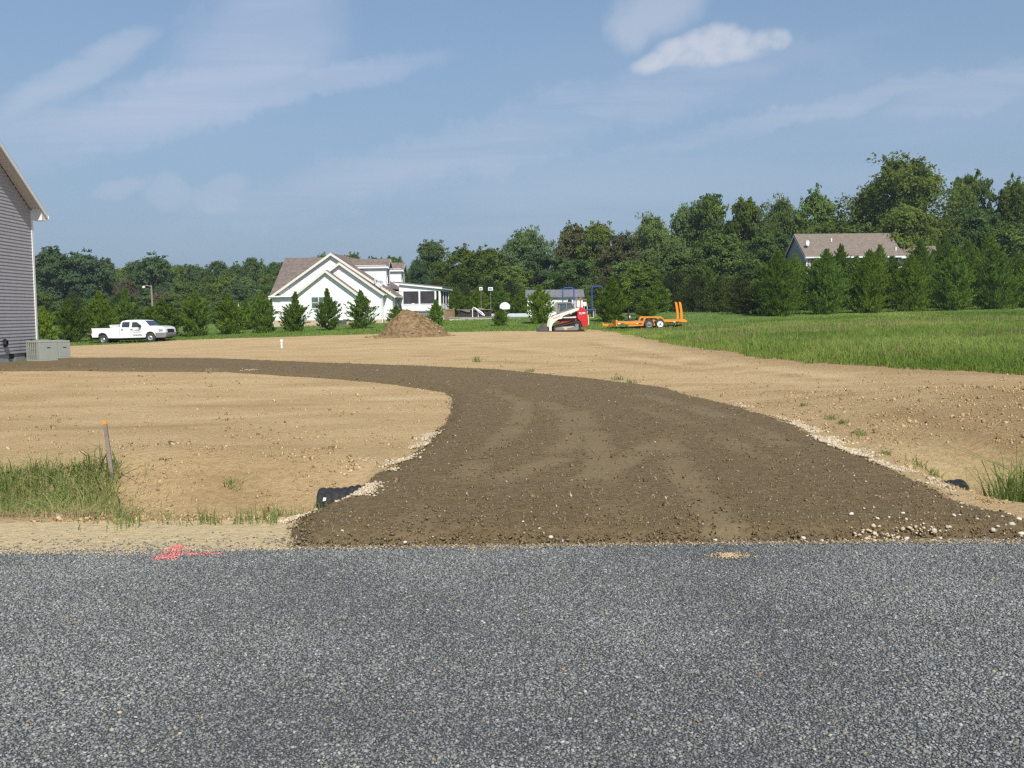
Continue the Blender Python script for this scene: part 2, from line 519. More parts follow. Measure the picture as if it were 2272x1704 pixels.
_n = len(ctrl)
_K = _U(((ctrl[:, None, :2] - ctrl[None, :, :2]) ** 2).sum(-1)) + np.eye(_n) * 6.0
_P = np.c_[np.ones(_n), ctrl[:, :2]]
_A = np.block([[_K, _P], [_P.T, np.zeros((3, 3))]])
_W = np.linalg.solve(_A, np.r_[ctrl[:, 2], 0, 0, 0])


def fill_x(x):
    return sstep(-1.74, -1.34, x) * (1 - sstep(4.1, 4.8, x))


def H(x, y, rough=True):
    x, y = np.atleast_1d(np.asarray(x, float)), np.atleast_1d(np.asarray(y, float))
    out = np.zeros(np.broadcast(x, y).shape)
    fx, fy = np.broadcast_to(x, out.shape).ravel(), np.broadcast_to(y, out.shape).ravel()
    cx, cy_ = np.clip(fx, -200, 220), np.clip(fy, -10, 400)
    r = np.empty(len(fx))
    for i in range(0, len(fx), 40000):
        s = slice(i, i + 40000)
        d2 = (cx[s, None] - ctrl[None, :, 0]) ** 2 + (cy_[s, None] - ctrl[None, :, 1]) ** 2
        r[s] = _U(d2) @ _W[:_n] + _W[_n] + _W[_n + 1] * cx[s] + _W[_n + 2] * cy_[s]
    near = sstep(3, 14, fy)
    r = r * near                                                     # the road is level
    r = r - 0.42 * np.exp(-((fy - 10.0) / 1.0) ** 2) * (1 - fill_x(fx)) * sstep(8.15, 8.9, fy)     # roadside ditch
    r = r + 0.16 * np.exp(-(((fx + 4.2) / 1.6) ** 2 + ((fy - 11.6) / 1.2) ** 2))                    # low bank behind the weeds
    r = r + 0.35 * np.exp(-(((fx - 7.5) / 3.2) ** 2 + ((fy - 15) / 3.5) ** 2))                      # swell right of the drive
    if rough:
        amp = sstep(7.4, 9.5, fy)
        r = r + amp * (0.05 * fbm(fx * 0.35, fy * 0.35, 3) + 0.008 * fbm(fx * 2.2, fy * 2.2, 3) + 0.003 * fbm(fx * 0.6, fy * 2.5 + 0.8 * np.sin(fx * .3), 3) + 0.018 * fbm(fx * 6, fy * 6, 2) * (fy < 40))
    return r.reshape(out.shape)


def hz(x, y):
    return float(H(x, y)[0])


def ground(px, py, zoff=0.0):
    """where the line of sight through a pixel meets the ground"""
    d = ray(px, py)
    Y = np.geomspace(2.5, 400, 900)
    pts = np.array([0, 0, EYE])[None] + d[None] * (Y / d[1])[:, None]
    g = pts[:, 2] - H(pts[:, 0], pts[:, 1], False) - zoff
    i = int(np.argmax(g < 0)) if (g < 0).any() else len(Y) - 1
    if i:
        k = g[i - 1] / (g[i - 1] - g[i] + 1e-12)
        return pts[i - 1] * (1 - k) + pts[i] * k
    return pts[i]


DS = 2272 / 2212.0          # the photograph as first looked at was 2212 px wide


def poly_world(pts):
    return np.array([ground(a * DS, b * DS)[:2] for a, b in pts])


def sdf(px, py, poly):
    """signed distance to a polygon, inside > 0"""
    P = np.stack([px, py], -1)
    best = np.full(px.shape, 1e9)
    ins = np.zeros(px.shape, bool)
    n = len(poly)
    for i in range(n):
        a, b = poly[i], poly[(i + 1) % n]
        e = b - a
        wv = P - a
        t = np.clip((wv @ e) / max(e @ e, 1e-9), 0, 1)
        best = np.minimum(best, np.hypot(*(wv - t[..., None] * e).transpose(-1, *range(px.ndim))))
        c1 = (a[1] <= P[..., 1]) & (b[1] > P[..., 1])
        c2 = (a[1] > P[..., 1]) & (b[1] <= P[..., 1])
        cr = e[0] * wv[..., 1] - e[1] * wv[..., 0]
        ins ^= (c1 & (cr > 0)) | (c2 & (cr < 0))
    return np.where(ins, best, -best)


ROAD_Y = 7.13               # far edge of the chip road
drive_in = [(600, 1140), (690, 1110), (765, 1086), (800, 1050), (870, 985), (930, 935), (955, 890), (965, 858), (940, 846), (850, 832), (700, 817), (480, 805), (200, 802), (-150, 802)]
drive_out = [(-150, 777), (200, 776), (480, 777), (700, 786), (900, 793), (1100, 802), (1300, 822), (1450, 840), (1580, 872), (1700, 907), (1800, 952), (1960, 1017), (2095, 1082), (2230, 1122), (2330, 1140)]
DRIVE = np.vstack([poly_world(drive_in), poly_world(drive_out), [[5.6, ROAD_Y - 0.02], [-1.75, ROAD_Y - 0.02]]])
lawn_edge = [(-120, 757), (60, 752), (145, 748), (380, 736), (600, 729), (820, 722), (1000, 718), (1150, 716), (1270, 713), (1330, 718), (1400, 731), (1500, 750), (1600, 766), (1700, 778), (1800, 787), (2000, 801), (2212, 809), (2500, 812)]
LE = poly_world(lawn_edge)
SOIL = np.vstack([[[-70, -12]], [[-70, LE[0, 1]]], LE, [[70, LE[-1, 1] - 3], [70, -12]]])
FIELD = np.vstack([LE[9:], [[75, LE[-1, 1] - 2], [75, 100], [14, 78]]])


def drive_sd(x, y):
    s = sdf(x, y, DRIVE)
    return s + 0.16 * fbm(x * 1.3, y * 1.3, 3) + 0.10 * fbm(x * 6, y * 6, 2)


def drive_top(x, y, s):
    """height of the drive surface above the plain ground"""
    return -0.012 + 0.095 * sstep(0.0, 0.45, s)


# ------------------------------------------------------------------ the ground sheet
ys = [-9.0]
while ys[-1] < 900:
    y_ = ys[-1]
    ys.append(y_ + (1.0 if y_ < 2 else max(0.055, (y_) * 0.0095)) if y_ < 140 else y_ * 1.06)
ys = np.array(ys)
us = np.linspace(-1, 1, 430)
us = np.sign(us) * np.abs(us) ** 1.15
GX = us[None, :] * (9 + 0.74 * np.maximum(ys, 0) + np.where(ys > 140, (ys - 140) * 1.5, 0))[:, None]
GY = np.repeat(ys[:, None], len(us), 1)
GZ = H(GX, GY)
nr, nc = GX.shape
idx = np.arange(nr * nc).reshape(nr, nc)
Q = np.stack([idx[:-1, :-1], idx[:-1, 1:], idx[1:, 1:], idx[1:, :-1]], -1).reshape(-1, 4)
gs = np.clip(sdf(GX, GY, SOIL), -60, 60)
GRASS = sstep(0.1, -1.6, gs)
DSD = drive_sd(GX, GY)
pale = sstep(8.45, 8.0, GY) * sstep(-0.4, -1.2, GX)
rough_a = np.exp(-(((GX - 7.2) / 3.8) ** 2 + ((GY - 13) / 4.0) ** 2)) + 0.8 * np.exp(-(((GX + 3) / 1.6) ** 2 + ((GY - 10.6) / 1.3) ** 2)) + sstep(2.2, 0.2, gs) * (GY < 60) * 0.8
GZ2 = GZ - 0.02 * sstep(0.05, 0.3, DSD) - 0.02 * (GY < ROAD_Y)

# grader and wheel tracks pressed into the bare soil: + paler and smoother, - darker and rougher
STR = [(1, [(-60, 874), (300, 869), (600, 863), (930, 858)]), (-1, [(-60, 884), (300, 879), (620, 873), (920, 866)]), (1, [(-60, 843), (400, 836), (800, 840)]), (-1, [(-60, 930), (350, 921), (650, 905)]), (1, [(-60, 915), (350, 906), (640, 893)]),
       (1, [(1480, 826), (1700, 824), (1850, 834), (2000, 868), (2250, 935)]), (-1, [(1640, 842), (1760, 850), (1880, 872), (2020, 915), (2230, 985)]), (1, [(1300, 737), (1500, 777), (1800, 813), (2250, 846)]), (-1, [(1280, 742), (1500, 786), (1780, 820), (2250, 856)]),
       (1, [(1000, 737), (1300, 767), (1600, 802)]), (-1, [(980, 741), (1280, 774), (1560, 806)]), (1, [(150, 768), (600, 757), (1000, 749), (1280, 737)]), (-1, [(300, 754), (700, 746), (1100, 737)]), (-1, [(600, 770), (900, 768), (1200, 790)]), (1, [(1680, 935), (1850, 960), (2050, 1020)]), (-1, [(300, 1010), (420, 1045), (560, 1060)])]
TRK_A = np.zeros(GX.shape)
GP = np.stack([GX, GY], -1)
for sgn_, pl_ in STR:
    pw_ = poly_world(pl_)
    best = np.full(GX.shape, 1e9)
    for a_, b_ in zip(pw_[:-1], pw_[1:]):
        e_ = b_ - a_
        wv_ = GP - a_
        tt_ = np.clip((wv_ @ e_) / (e_ @ e_), 0, 1)
        best = np.minimum(best, np.hypot(*(wv_ - tt_[..., None] * e_).transpose(2, 0, 1)))
    TRK_A += sgn_ * np.exp(-(best / (0.14 + 0.010 * GY)) ** 2) * sstep(-0.25, 0.2, fbm(GX * 0.5 + 31 * sgn_, GY * 0.9, 3))
m, t = new_mat('earth')
geo = t.n('ShaderNodeNewGeometry')
P_ = geo.outputs['Position']
ag = t.n('ShaderNodeAttribute', {'attribute_name': 'grass'}).outputs['Fac']
ap = t.n('ShaderNodeAttribute', {'attribute_name': 'pale'}).outputs['Fac']
ar = t.n('ShaderNodeAttribute', {'attribute_name': 'rough'}).outputs['Fac']
st = t.n('ShaderNodeMapping', None, Vector=P_, Scale=(0.30, 0.8, 1.0), Rotation=(0, 0, R(6)))
streak = t.noise(st.outputs[0], 1.1, 7, 0.62, 0.6)
patch = t.noise(P_, 0.35, 4, 0.55)
fine = t.noise(P_, 11, 6, 0.68)
vfine = t.noise(P_, 55, 4, 0.7)
soil = t.mix(t.ramp(streak, 0.25, 0.72), (0.440, 0.302, 0.148, 1), (0.560, 0.402, 0.212, 1))
soil = t.mix(t.m('MULTIPLY', t.ramp(patch, 0.45, 0.7), 0.45), soil, (0.590, 0.440, 0.240, 1))
soil = t.mix(t.m('MULTIPLY', t.ramp(fine, 0.50, 0.34), 0.50), soil, (0.285, 0.182, 0.082, 1))
soil = t.mix(t.m('MULTIPLY', t.ramp(vfine, 0.54, 0.68), 0.35), soil, (0.66, 0.51, 0.30, 1))
trk = t.n('ShaderNodeAttribute', {'attribute_name': 'trk'}).outputs['Fac']
soil = t.mix(t.m('MULTIPLY', t.m('MAXIMUM', trk, 0.0), 0.60), soil, (0.620, 0.470, 0.270, 1))
soil = t.mix(t.m('MULTIPLY', t.m('MAXIMUM', t.m('MULTIPLY', trk, -1.0), 0.0), 0.55), soil, (0.300, 0.195, 0.090, 1))
damp = t.noise(P_, 0.16, 4, 0.6, 0.5)
soil = t.mix(t.m('MULTIPLY', t.ramp(damp, 0.50, 0.68), 0.34), soil, (0.345, 0.228, 0.108, 1))
dark = t.m('MULTIPLY', t.ramp(t.m('ADD', fine, t.m('MULTIPLY', ar, 0.22)), 0.52, 0.72), t.m('ADD', t.m('MULTIPLY', ar, 0.55), 0.06))
soil = t.mix(dark, soil, (0.200, 0.128, 0.060, 1))
wisp = t.m('MULTIPLY', t.ramp(t.noise(P_, 3.1, 5, 0.7), 0.60, 0.72), t.m('ADD', t.m('MULTIPLY', ar, 0.5), 0.10))
soil = t.mix(wisp, soil, (0.155, 0.165, 0.060, 1))
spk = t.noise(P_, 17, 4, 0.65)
soil = t.mix(t.m('MULTIPLY', t.ramp(spk, 0.60, 0.70), 0.55), soil, (0.235, 0.150, 0.066, 1))  # dark specks: tiny crumb shadows painted into the soil colour
sand = t.mix(t.ramp(fine, 0.3, 0.7), (0.530, 0.405, 0.230, 1), (0.69, 0.545, 0.315, 1))
soil = t.mix(t.ramp(t.m('ADD', ap, t.m('MULTIPLY', t.m('SUBTRACT', fine, 0.5), 0.7)), 0.4, 0.6), soil, sand)
lw = t.noise(P_, 0.25, 5, 0.6)
lf = t.noise(P_, 3.5, 5, 0.7)
lawn = t.mix(t.ramp(lw, 0.3, 0.7), (0.088, 0.150, 0.030, 1), (0.165, 0.225, 0.058, 1))
lawn = t.mix(t.m('MULTIPLY', t.ramp(lf, 0.45, 0.7), 0.5), lawn, (0.070, 0.115, 0.022, 1))
gf = t.ramp(t.m('ADD', ag, t.m('MULTIPLY', t.m('SUBTRACT', lf, 0.5), 0.9)), 0.42, 0.58)
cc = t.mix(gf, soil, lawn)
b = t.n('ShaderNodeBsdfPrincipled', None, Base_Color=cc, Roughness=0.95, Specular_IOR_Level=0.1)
speck = t.noise(P_, 26, 3, 0.6)
hh = t.m('ADD', t.m('MULTIPLY', fine, 0.05), t.m('ADD', t.m('MULTIPLY', vfine, 0.018), t.m('MULTIPLY', speck, 0.02)))
bn = t.n('ShaderNodeBump', None, Strength=1.0, Distance=1.0, Height=hh)
t.put(b.inputs['Normal'], bn.outputs[0])
t.n('ShaderNodeOutputMaterial', None, Surface=b.outputs[0])

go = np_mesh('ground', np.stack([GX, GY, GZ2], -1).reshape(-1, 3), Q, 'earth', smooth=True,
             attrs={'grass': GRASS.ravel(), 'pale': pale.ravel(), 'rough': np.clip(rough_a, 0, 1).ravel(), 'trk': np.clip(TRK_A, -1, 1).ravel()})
tag(go, 'bare tan graded soil with lawn beyond it', kind='structure')

# ------------------------------------------------------------------ the dark drive
m, t = new_mat('millings')
geo = t.n('ShaderNodeNewGeometry')
P_ = geo.outputs['Position']
fine = t.noise(P_, 16, 6, 0.7)
vfine = t.noise(P_, 70, 4, 0.7)
big = t.noise(P_, 0.7, 4, 0.6, 0.8)
atk = t.n('ShaderNodeAttribute', {'attribute_name': 'track'}).outputs['Fac']
base = t.mix(t.ramp(fine, 0.3, 0.7), (0.132, 0.094, 0.048, 1), (0.208, 0.152, 0.083, 1))
base = t.mix(t.m('MULTIPLY', t.ramp(vfine, 0.6, 0.75), 0.4), base, (0.26, 0.21, 0.15, 1))
base = t.mix(t.m('MULTIPLY', t.ramp(big, 0.42, 0.7), 0.22), base, (0.212, 0.162, 0.088, 1))
base = t.mix(t.m('MULTIPLY', atk, 0.24), base, (0.222, 0.172, 0.098, 1))
b = t.n('ShaderNodeBsdfPrincipled', None, Base_Color=base, Roughness=0.95, Specular_IOR_Level=0.12)
hh = t.m('ADD', t.m('MULTIPLY', fine, 0.04), t.m('MULTIPLY', vfine, 0.014))
bn = t.n('ShaderNodeBump', None, Strength=t.m('SUBTRACT', 0.95, t.m('MULTIPLY', atk, 0.6)), Distance=1.0, Height=hh)
t.put(b.inputs['Normal'], bn.outputs[0])
t.n('ShaderNodeOutputMaterial', None, Surface=b.outputs[0])

# wheel tracks on the drive, as polylines over its surface
TR = [[(880, 1165), (960, 1090), (1030, 1020), (1090, 960), (1130, 915), (1130, 880), (1060, 850)],
      [(1010, 1150), (1090, 1050), (1200, 1010), (1240, 960), (1235, 910), (1180, 880)],
      [(1560, 1160), (1500, 1080), (1470, 1020), (1440, 960)], [(1260, 1060), (1400, 985), (1500, 935)],
      [(1700, 975), (1600, 925), (1480, 885), (1380, 860)], [(1640, 1000), (1500, 930), (1380, 890)], [(1330, 1140), (1300, 1040), (1290, 960), (1250, 900)]]
TR = [poly_world(p) for p in TR]


def track_f(x, y):
    f = np.zeros(x.shape)
    P = np.stack([x, y], -1)
    for pl in TR:
        for a, b in zip(pl[:-1], pl[1:]):
            e = b - a
            wv = P - a
            tt = np.clip((wv @ e) / (e @ e), 0, 1)
            d = np.hypot(*(wv - tt[..., None] * e).transpose(-1, *range(x.ndim)))
            f = np.maximum(f, sstep(0.27, 0.08, d))
    return f * sstep(-0.30, 0.10, fbm(x * 0.8, y * 0.8, 3))


# finer grid for the drive
ry = [ROAD_Y - 0.05]
while ry[-1] < 40:
    ry.append(ry[-1] + max(0.045, ry[-1] * 0.0052))
ry = np.array(ry)
ux = np.linspace(-1, 1, 520)
DX = 1.5 + (-1.5 * sstep(7, 30, ry))[:, None] + ux[None, :] * (5.0 + 0.55 * ry)[:, None]
DY = np.repeat(ry[:, None], len(ux), 1)
S = drive_sd(DX, DY)
TK = track_f(DX, DY)
clump = fbm(DX * 9, DY * 9, 3)
DZ = H(DX, DY, False) + drive_top(DX, DY, S) + (0.030 * clump + 0.022 * fbm(DX * 2.1, DY * 2.1, 2)) * sstep(0, 0.2, S) * (1 - 0.75 * TK) - 0.012 * TK
DZ = np.where(S < 0.3, (H(DX, DY) - 0.02) * (1 - sstep(0, 0.3, S)) + np.maximum(DZ, H(DX, DY) + 0.02) * sstep(0, 0.3, S), np.maximum(DZ, H(DX, DY) + 0.02))
nr, nc = DX.shape
idx = np.arange(nr * nc).reshape(nr, nc)
Q = np.stack([idx[:-1, :-1], idx[:-1, 1:], idx[1:, 1:], idx[1:, :-1]], -1).reshape(-1, 4)
keep = (S > 0.0).ravel()
Q = Q[keep[Q].all(1)]
used = np.unique(Q)
remap = np.full(nr * nc, -1)
remap[used] = np.arange(len(used))
drive = np_mesh('driveway', np.stack([DX, DY, DZ], -1).reshape(-1, 3)[used], remap[Q], 'millings', smooth=True, attrs={'track': TK.ravel()[used]})
tag(drive, 'curving dark brown gravel driveway across the tan soil', kind='structure')

# ------------------------------------------------------------------ the chip road
m, t = new_mat('road_base')
geo = t.n('ShaderNodeNewGeometry')
P_ = geo.outputs['Position']
vo = t.n('ShaderNodeTexVoronoi', None, Vector=P_, Scale=85.0)
f1 = t.noise(P_, 0.6, 4, 0.6)
cc = t.mix(vo.outputs['Color'], (0.030, 0.032, 0.034, 1), (0.125, 0.128, 0.128, 1))
cc = t.mix(t.m('MULTIPLY', t.ramp(f1, 0.4, 0.7), 0.4), cc, (0.05, 0.05, 0.05, 1))
b = t.n('ShaderNodeBsdfPrincipled', None, Base_Color=cc, Roughness=0.85, Specular_IOR_Level=0.3)
bn = t.n('ShaderNodeBump', None, Strength=1.0, Distance=0.008, Height=vo.outputs['Distance'])
t.put(b.inputs['Normal'], bn.outputs[0])
t.n('ShaderNodeOutputMaterial', None, Surface=b.outputs[0])
rx = np.linspace(-60, 60, 601)
edge = ROAD_Y + 0.05 * fbm(rx * 2.5, rx * 0 + 3, 4) + 0.04 * fbm(rx * 9, rx * 0 + 8, 2)
V = np.r_[np.stack([rx, rx * 0 - 9, rx * 0 + 0.012], -1), np.stack([rx, edge - 0.1, rx * 0 + 0.012], -1), np.stack([rx, edge, rx * 0 - 0.004], -1)]
n_ = len(rx)
i_ = np.arange(n_ - 1)
Q = np.r_[np.stack([i_, i_ + 1, i_ + 1 + n_, i_ + n_], -1), np.stack([i_ + n_, i_ + 1 + n_, i_ + 1 + 2 * n_, i_ + 2 * n_], -1)]
road = np_mesh('road', V, Q, 'road_base')
tag(road, 'grey stone chip road along the front', kind='structure')

# ------------------------------------------------------------------ loose stones
_bm = bmesh.new()
bmesh.ops.create_icosphere(_bm, subdivisions=1, radius=1)
ICO_V = np.array([v.co[:] for v in _bm.verts])
ICO_F = np.array([[v.index for v in f.verts] for f in _bm.faces])
_bm.free()
OCT_V = np.array([(1, 0, 0), (-1, 0, 0), (0, 1, 0), (0, -1, 0), (0, 0, 1), (0, 0, -1)], float)
TET_V = np.array([(1, 1, 1), (-1, -1, 1), (-1, 1, -1), (1, -1, -1)], float) * .75
TET_F = np.array([(0, 2, 1), (0, 1, 3), (0, 3, 2), (1, 2, 3)])
OCT_F = np.array([(0, 2, 4), (2, 1, 4), (1, 3, 4), (3, 0, 4), (2, 0, 5), (1, 2, 5), (3, 1, 5), (0, 3, 5)])


def rot_mats(n, r, tilt=math.pi):
    a = r.uniform(0, 2 * np.pi, n)
    b_ = r.uniform(-tilt, tilt, n)
    c = r.uniform(-tilt, tilt, n)
    ca, sa, cb, sb, cg, sg = np.cos(a), np.sin(a), np.cos(b_), np.sin(b_), np.cos(c), np.sin(c)
    z = np.zeros(n); o = np.ones(n)
    Rz = np.array([[ca, -sa, z], [sa, ca, z], [z, z, o]]).transpose(2, 0, 1)
    Ry = np.array([[cb, z, sb], [z, o, z], [-sb, z, cb]]).transpose(2, 0, 1)
    Rx = np.array([[o, z, z], [z, cg, -sg], [z, sg, cg]]).transpose(2, 0, 1)
    return Rz @ Ry @ Rx


def stones(name, pts, size, colv, mat, r, base='ico', flat=(1.0, 0.8, 0.55), tilt=0.5, jit=0.22, parent=None):
    BV, BF = {'ico': (ICO_V, ICO_F), 'oct': (OCT_V, OCT_F), 'tet': (TET_V, TET_F)}[base]
    n, k = len(pts), len(BV)
    sh = np.array(flat)[None] * r.uniform(0.75, 1.3, (n, 3))
    L = BV[None] * (1 + r.uniform(-jit, jit, (n, k, 1))) * sh[:, None, :] * size[:, None, None]
    Wd = np.einsum('nij,nkj->nki', rot_mats(n, r, tilt), L) + pts[:, None, :]
    Fc = (BF[None] + (np.arange(n) * k)[:, None, None]).reshape(-1, 3)
    return np_mesh(name, Wd.reshape(-1, 3), Fc, mat, np.repeat(colv, k, 0), parent)


def grey_mix(n, r):
    c = np.array([[0.128, 0.134, 0.129], [0.180, 0.186, 0.178], [0.25, 0.254, 0.242], [0.078, 0.083, 0.081], [0.215, 0.20, 0.16], [0.36, 0.36, 0.345]])
    k = r.choice(6, n, p=[.33, .31, .13, .13, .08, .02])
    return c[k] * r.uniform(0.8, 1.2, (n, 1))


# a patch of chippings, laid over and over along the road
PS = 0.9
r_ = np.random.default_rng(21)
g = int(PS / 0.0116)
gx, gy = np.meshgrid((np.arange(g) + .5) / g - .5, (np.arange(g) + .5) / g - .5)
pp = np.stack([gx.ravel(), gy.ravel()], -1) * PS + r_.uniform(-.0065, .0065, (g * g, 2))
pp = pp[r_.random(len(pp)) < 0.93]
sz = np.clip(r_.lognormal(math.log(0.0057), 0.28, len(pp)), 0.0034, 0.0115)
pts = np.c_[pp, sz * 0.25]
chips = stones('road_chippings', pts, sz, grey_mix(len(pp), r_), 'chippings', r_, 'ico', (1.2, 0.9, 0.52), 0.5)
tag(chips, 'loose grey stone chippings covering the road', 'gravel', kind='stuff')
ng = bpy.data.node_groups.new('lay_patches', 'GeometryNodeTree')
ng.interface.new_socket('Geometry', in_out='INPUT', socket_type='NodeSocketGeometry')
ng.interface.new_socket('Geometry', in_out='OUTPUT', socket_type='NodeSocketGeometry')
gi, go_ = ng.nodes.new('NodeGroupInput'), ng.nodes.new('NodeGroupOutput')
grid = ng.nodes.new('GeometryNodeMeshGrid')
NX, NY = 18, 8
grid.inputs['Size X'].default_value = (NX - 1) * PS
grid.inputs['Size Y'].default_value = (NY - 1) * PS
grid.inputs['Vertices X'].default_value = NX
grid.inputs['Vertices Y'].default_value = NY
tr_ = ng.nodes.new('GeometryNodeTransform')
tr_.inputs['Translation'].default_value = (0.4, ROAD_Y - 0.5 * PS - 0.5 * (NY - 1) * PS, 0.012)
inst = ng.nodes.new('GeometryNodeInstanceOnPoints')
rv = ng.nodes.new('FunctionNodeRandomValue')
rv.data_type = 'INT'
for s_ in rv.inputs:
    if s_.type == 'INT' and s_.name == 'Max':
        s_.default_value = 3
    if s_.type == 'INT' and s_.name == 'Min':
        s_.default_value = 0
mu = ng.nodes.new('ShaderNodeMath')
mu.operation = 'MULTIPLY'
mu.inputs[1].default_value = math.pi / 2
cx_ = ng.nodes.new('ShaderNodeCombineXYZ')
lk = ng.links.new
lk(grid.outputs[0], tr_.inputs[0])
lk(tr_.outputs[0], inst.inputs['Points'])
lk(gi.outputs[0], inst.inputs['Instance'])
lk([o for o in rv.outputs if o.type == 'INT'][0], mu.inputs[0])
lk(mu.outputs[0], cx_.inputs[2])
lk(cx_.outputs[0], inst.inputs['Rotation'])
lk(inst.outputs[0], go_.inputs[0])
md = chips.modifiers.new('lay', 'NODES')
md.node_group = ng

# odd larger, pale and rusty chips lying on top
n = 1100
yy = rng.uniform(3.0, ROAD_Y, n)
xx = rng.uniform(-1, 1, n) * (1.4 + 0.62 * yy)
sz = rng.uniform(0.005, 0.010, n)
cb = np.array([[0.40, 0.40, 0.38], [0.30, 0.31, 0.30], [0.42, 0.36, 0.25], [0.36, 0.19, 0.08], [0.24, 0.20, 0.12]])
cv = cb[rng.choice(5, n, p=[.28, .32, .16, .07, .17])] * rng.uniform(0.8, 1.15, (n, 1))
o = stones('pale_chippings', np.c_[xx, yy, 0.016 + sz * 0.3], sz, cv, 'limestone', rng, 'ico', (1.1, .85, .6), 0.5)
tag(o, 'scattered pale and rusty chips among the grey road stones', 'gravel', kind='stuff')

# chips and sand straying over the road edge
n = 5200
xx = rng.uniform(-7, 7.5, n)
yy = ROAD_Y - 0.05 + np.abs(rng.normal(0, 0.16, n)) * np.where(xx < -1.2, 1.5, 0.5)
sz = rng.uniform(0.004, 0.011, n)
zt = np.maximum(H(xx, yy), np.where(drive_sd(xx, yy) > 0, H(xx, yy, False) + drive_top(xx, yy, drive_sd(xx, yy)), -1))
o = stones('strayed_chippings', np.c_[xx, yy, zt + sz * 0.35], sz, grey_mix(n, rng), 'chippings', rng, 'oct', (1.1, .85, .6), 0.6)
tag(o, 'grey chips strayed from the road onto its sandy edge', 'gravel', kind='stuff')
n = 6500
xx = rng.uniform(-7, 7.5, n)
yy = ROAD_Y + rng.normal(-0.015, 0.035, n) - 0.55 * np.clip(fbm(xx * 0.9, xx * 0 + 2, 4), 0, .4) * rng.random(n)
sz = rng.uniform(0.004, 0.010, n)
sb = np.where((xx[:, None] > -1.6) & (rng.random((n, 1)) < .55), np.array([[0.22, 0.16, 0.09]]), np.array([[0.54, 0.42, 0.26]])) * rng.uniform(0.6, 1.15, (n, 1))
o = stones('edge_sand', np.c_[xx, yy, np.full(n, 0.017)], sz, sb, 'limestone', rng, 'oct', (1.3, 1, .5), 0.4)
tag(o, 'line of tan sand and grit along the far road edge', 'sand', kind='stuff')

# tan smear of soil on the road
n = 330
a = rng.uniform(0, 2 * np.pi, n); rr = np.abs(rng.normal(0, 0.5, n))
c = ground(1618, 1238)
xx, yy = c[0] + rr * np.cos(a) * 0.17, c[1] + rr * np.sin(a) * 0.10
sz = rng.uniform(0.004, 0.010, n)
o = stones('spilled_soil', np.c_[xx, yy, np.full(n, 0.020)], sz, np.array([0.52, 0.38, 0.21])[None] * rng.uniform(0.7, 1.15, (n, 1)), 'limestone', rng, 'oct', (1.2, 1, .5), 0.4)
tag(o, 'small smear of orange tan soil lying on the road', 'soil', kind='stuff')

# sprayed arrow: stones that caught the paint
arrow = [[(470, 1201), (395, 1202)], [(395, 1202), (350, 1211)], [(350, 1211), (385, 1187)], [(350, 1212), (382, 1213)]]
AR = [poly_world(p) for p in arrow]
n = 9000
lo, hi = np.vstack(AR).min(0) - 0.15, np.vstack(AR).max(0) + 0.15
xx, yy = rng.uniform(lo[0], hi[0], n), rng.uniform(lo[1], hi[1], n)
P2 = np.stack([xx, yy], -1)
prob = np.zeros(n)
for (a, b_), wd, dn in zip(AR, (0.030, 0.05, 0.052, 0.022), (0.9, 1.0, 0.9, 0.5)):
    e = b_ - a
    wv = P2 - a
    tt = np.clip((wv @ e) / (e @ e), 0, 1)
    d = np.hypot(*(wv - tt[:, None] * e).T)
    prob = np.maximum(prob, dn * np.exp(-(d / wd) ** 2))
k = rng.random(n) < prob * 0.24
n = int(k.sum())
sz = rng.uniform(0.005, 0.009, n)
cv = np.array([0.70, 0.17, 0.15])[None] * rng.uniform(0.6, 1.1, (n, 1)) + rng.uniform(0, 0.10, (n, 1))
o = stones('spray_paint_arrow', np.c_[xx[k], yy[k], 0.017 + sz * 0.35], sz, cv, 'painted_stone', rng, 'ico', (1.15, .85, .5), 0.4)
tag(o, 'pink spray-painted arrow on the grey road pointing to the weeds', 'road marking', kind='stuff')

# clods and small stones on the drive
n = 150000
yy = ROAD_Y + 0.02 + 26 * rng.random(n) ** 1.9
xx = 1.5 + rng.uniform(-1, 1, n) * (5 + 0.55 * yy)
s_ = drive_sd(xx, yy)
tk = track_f(xx, yy)
k = (s_ > 0.02) & (rng.random(n) > tk * 0.85)
xx, yy, s_ = xx[k], yy[k], s_[k]
n = len(xx)
sz = np.clip(rng.lognormal(math.log(0.0050), 0.45, n), 0.003, 0.018) * (1 + 0.02 * yy)
zz_ = H(xx, yy, False) + drive_top(xx, yy, s_) + 0.030 * fbm(xx * 9, yy * 9, 3) + 0.022 * fbm(xx * 2.1, yy * 2.1, 2)
cb = np.array([[0.165, 0.120, 0.058], [0.200, 0.148, 0.074], [0.130, 0.092, 0.045], [0.26, 0.205, 0.13], [0.42, 0.36, 0.27], [0.24, 0.150, 0.085]])
cv = cb[rng.choice(6, n, p=[.36, .28, .20, .10, .025, .035])] * rng.uniform(0.8, 1.2, (n, 1))
o = stones('drive_crumbs', np.c_[xx, yy, zz_ + sz * 0.2], sz, cv, 'clods', rng, 'tet', (1.2, 1., .7), 3.0, 0.3)
tag(o, 'crumbs and small stones strewn over the dark drive', 'gravel', kind='stuff')

# crushed limestone showing along both edges of the drive
def along(px_pts, n, spread, r):
    pl = poly_world(px_pts)
    seg = np.hypot(*np.diff(pl, axis=0).T)
    cum = np.r_[0, np.cumsum(seg)]
    d = r.uniform(0, cum[-1], n)
    x = np.interp(d, cum, pl[:, 0]); y = np.interp(d, cum, pl[:, 1])
    i = np.clip(np.searchsorted(cum, d) - 1, 0, len(seg) - 1)
    nx, ny = -np.diff(pl[:, 1])[i] / seg[i], np.diff(pl[:, 0])[i] / seg[i]
    o = r.normal(0, 1, n) * spread
    return x + nx * o, y + ny * o


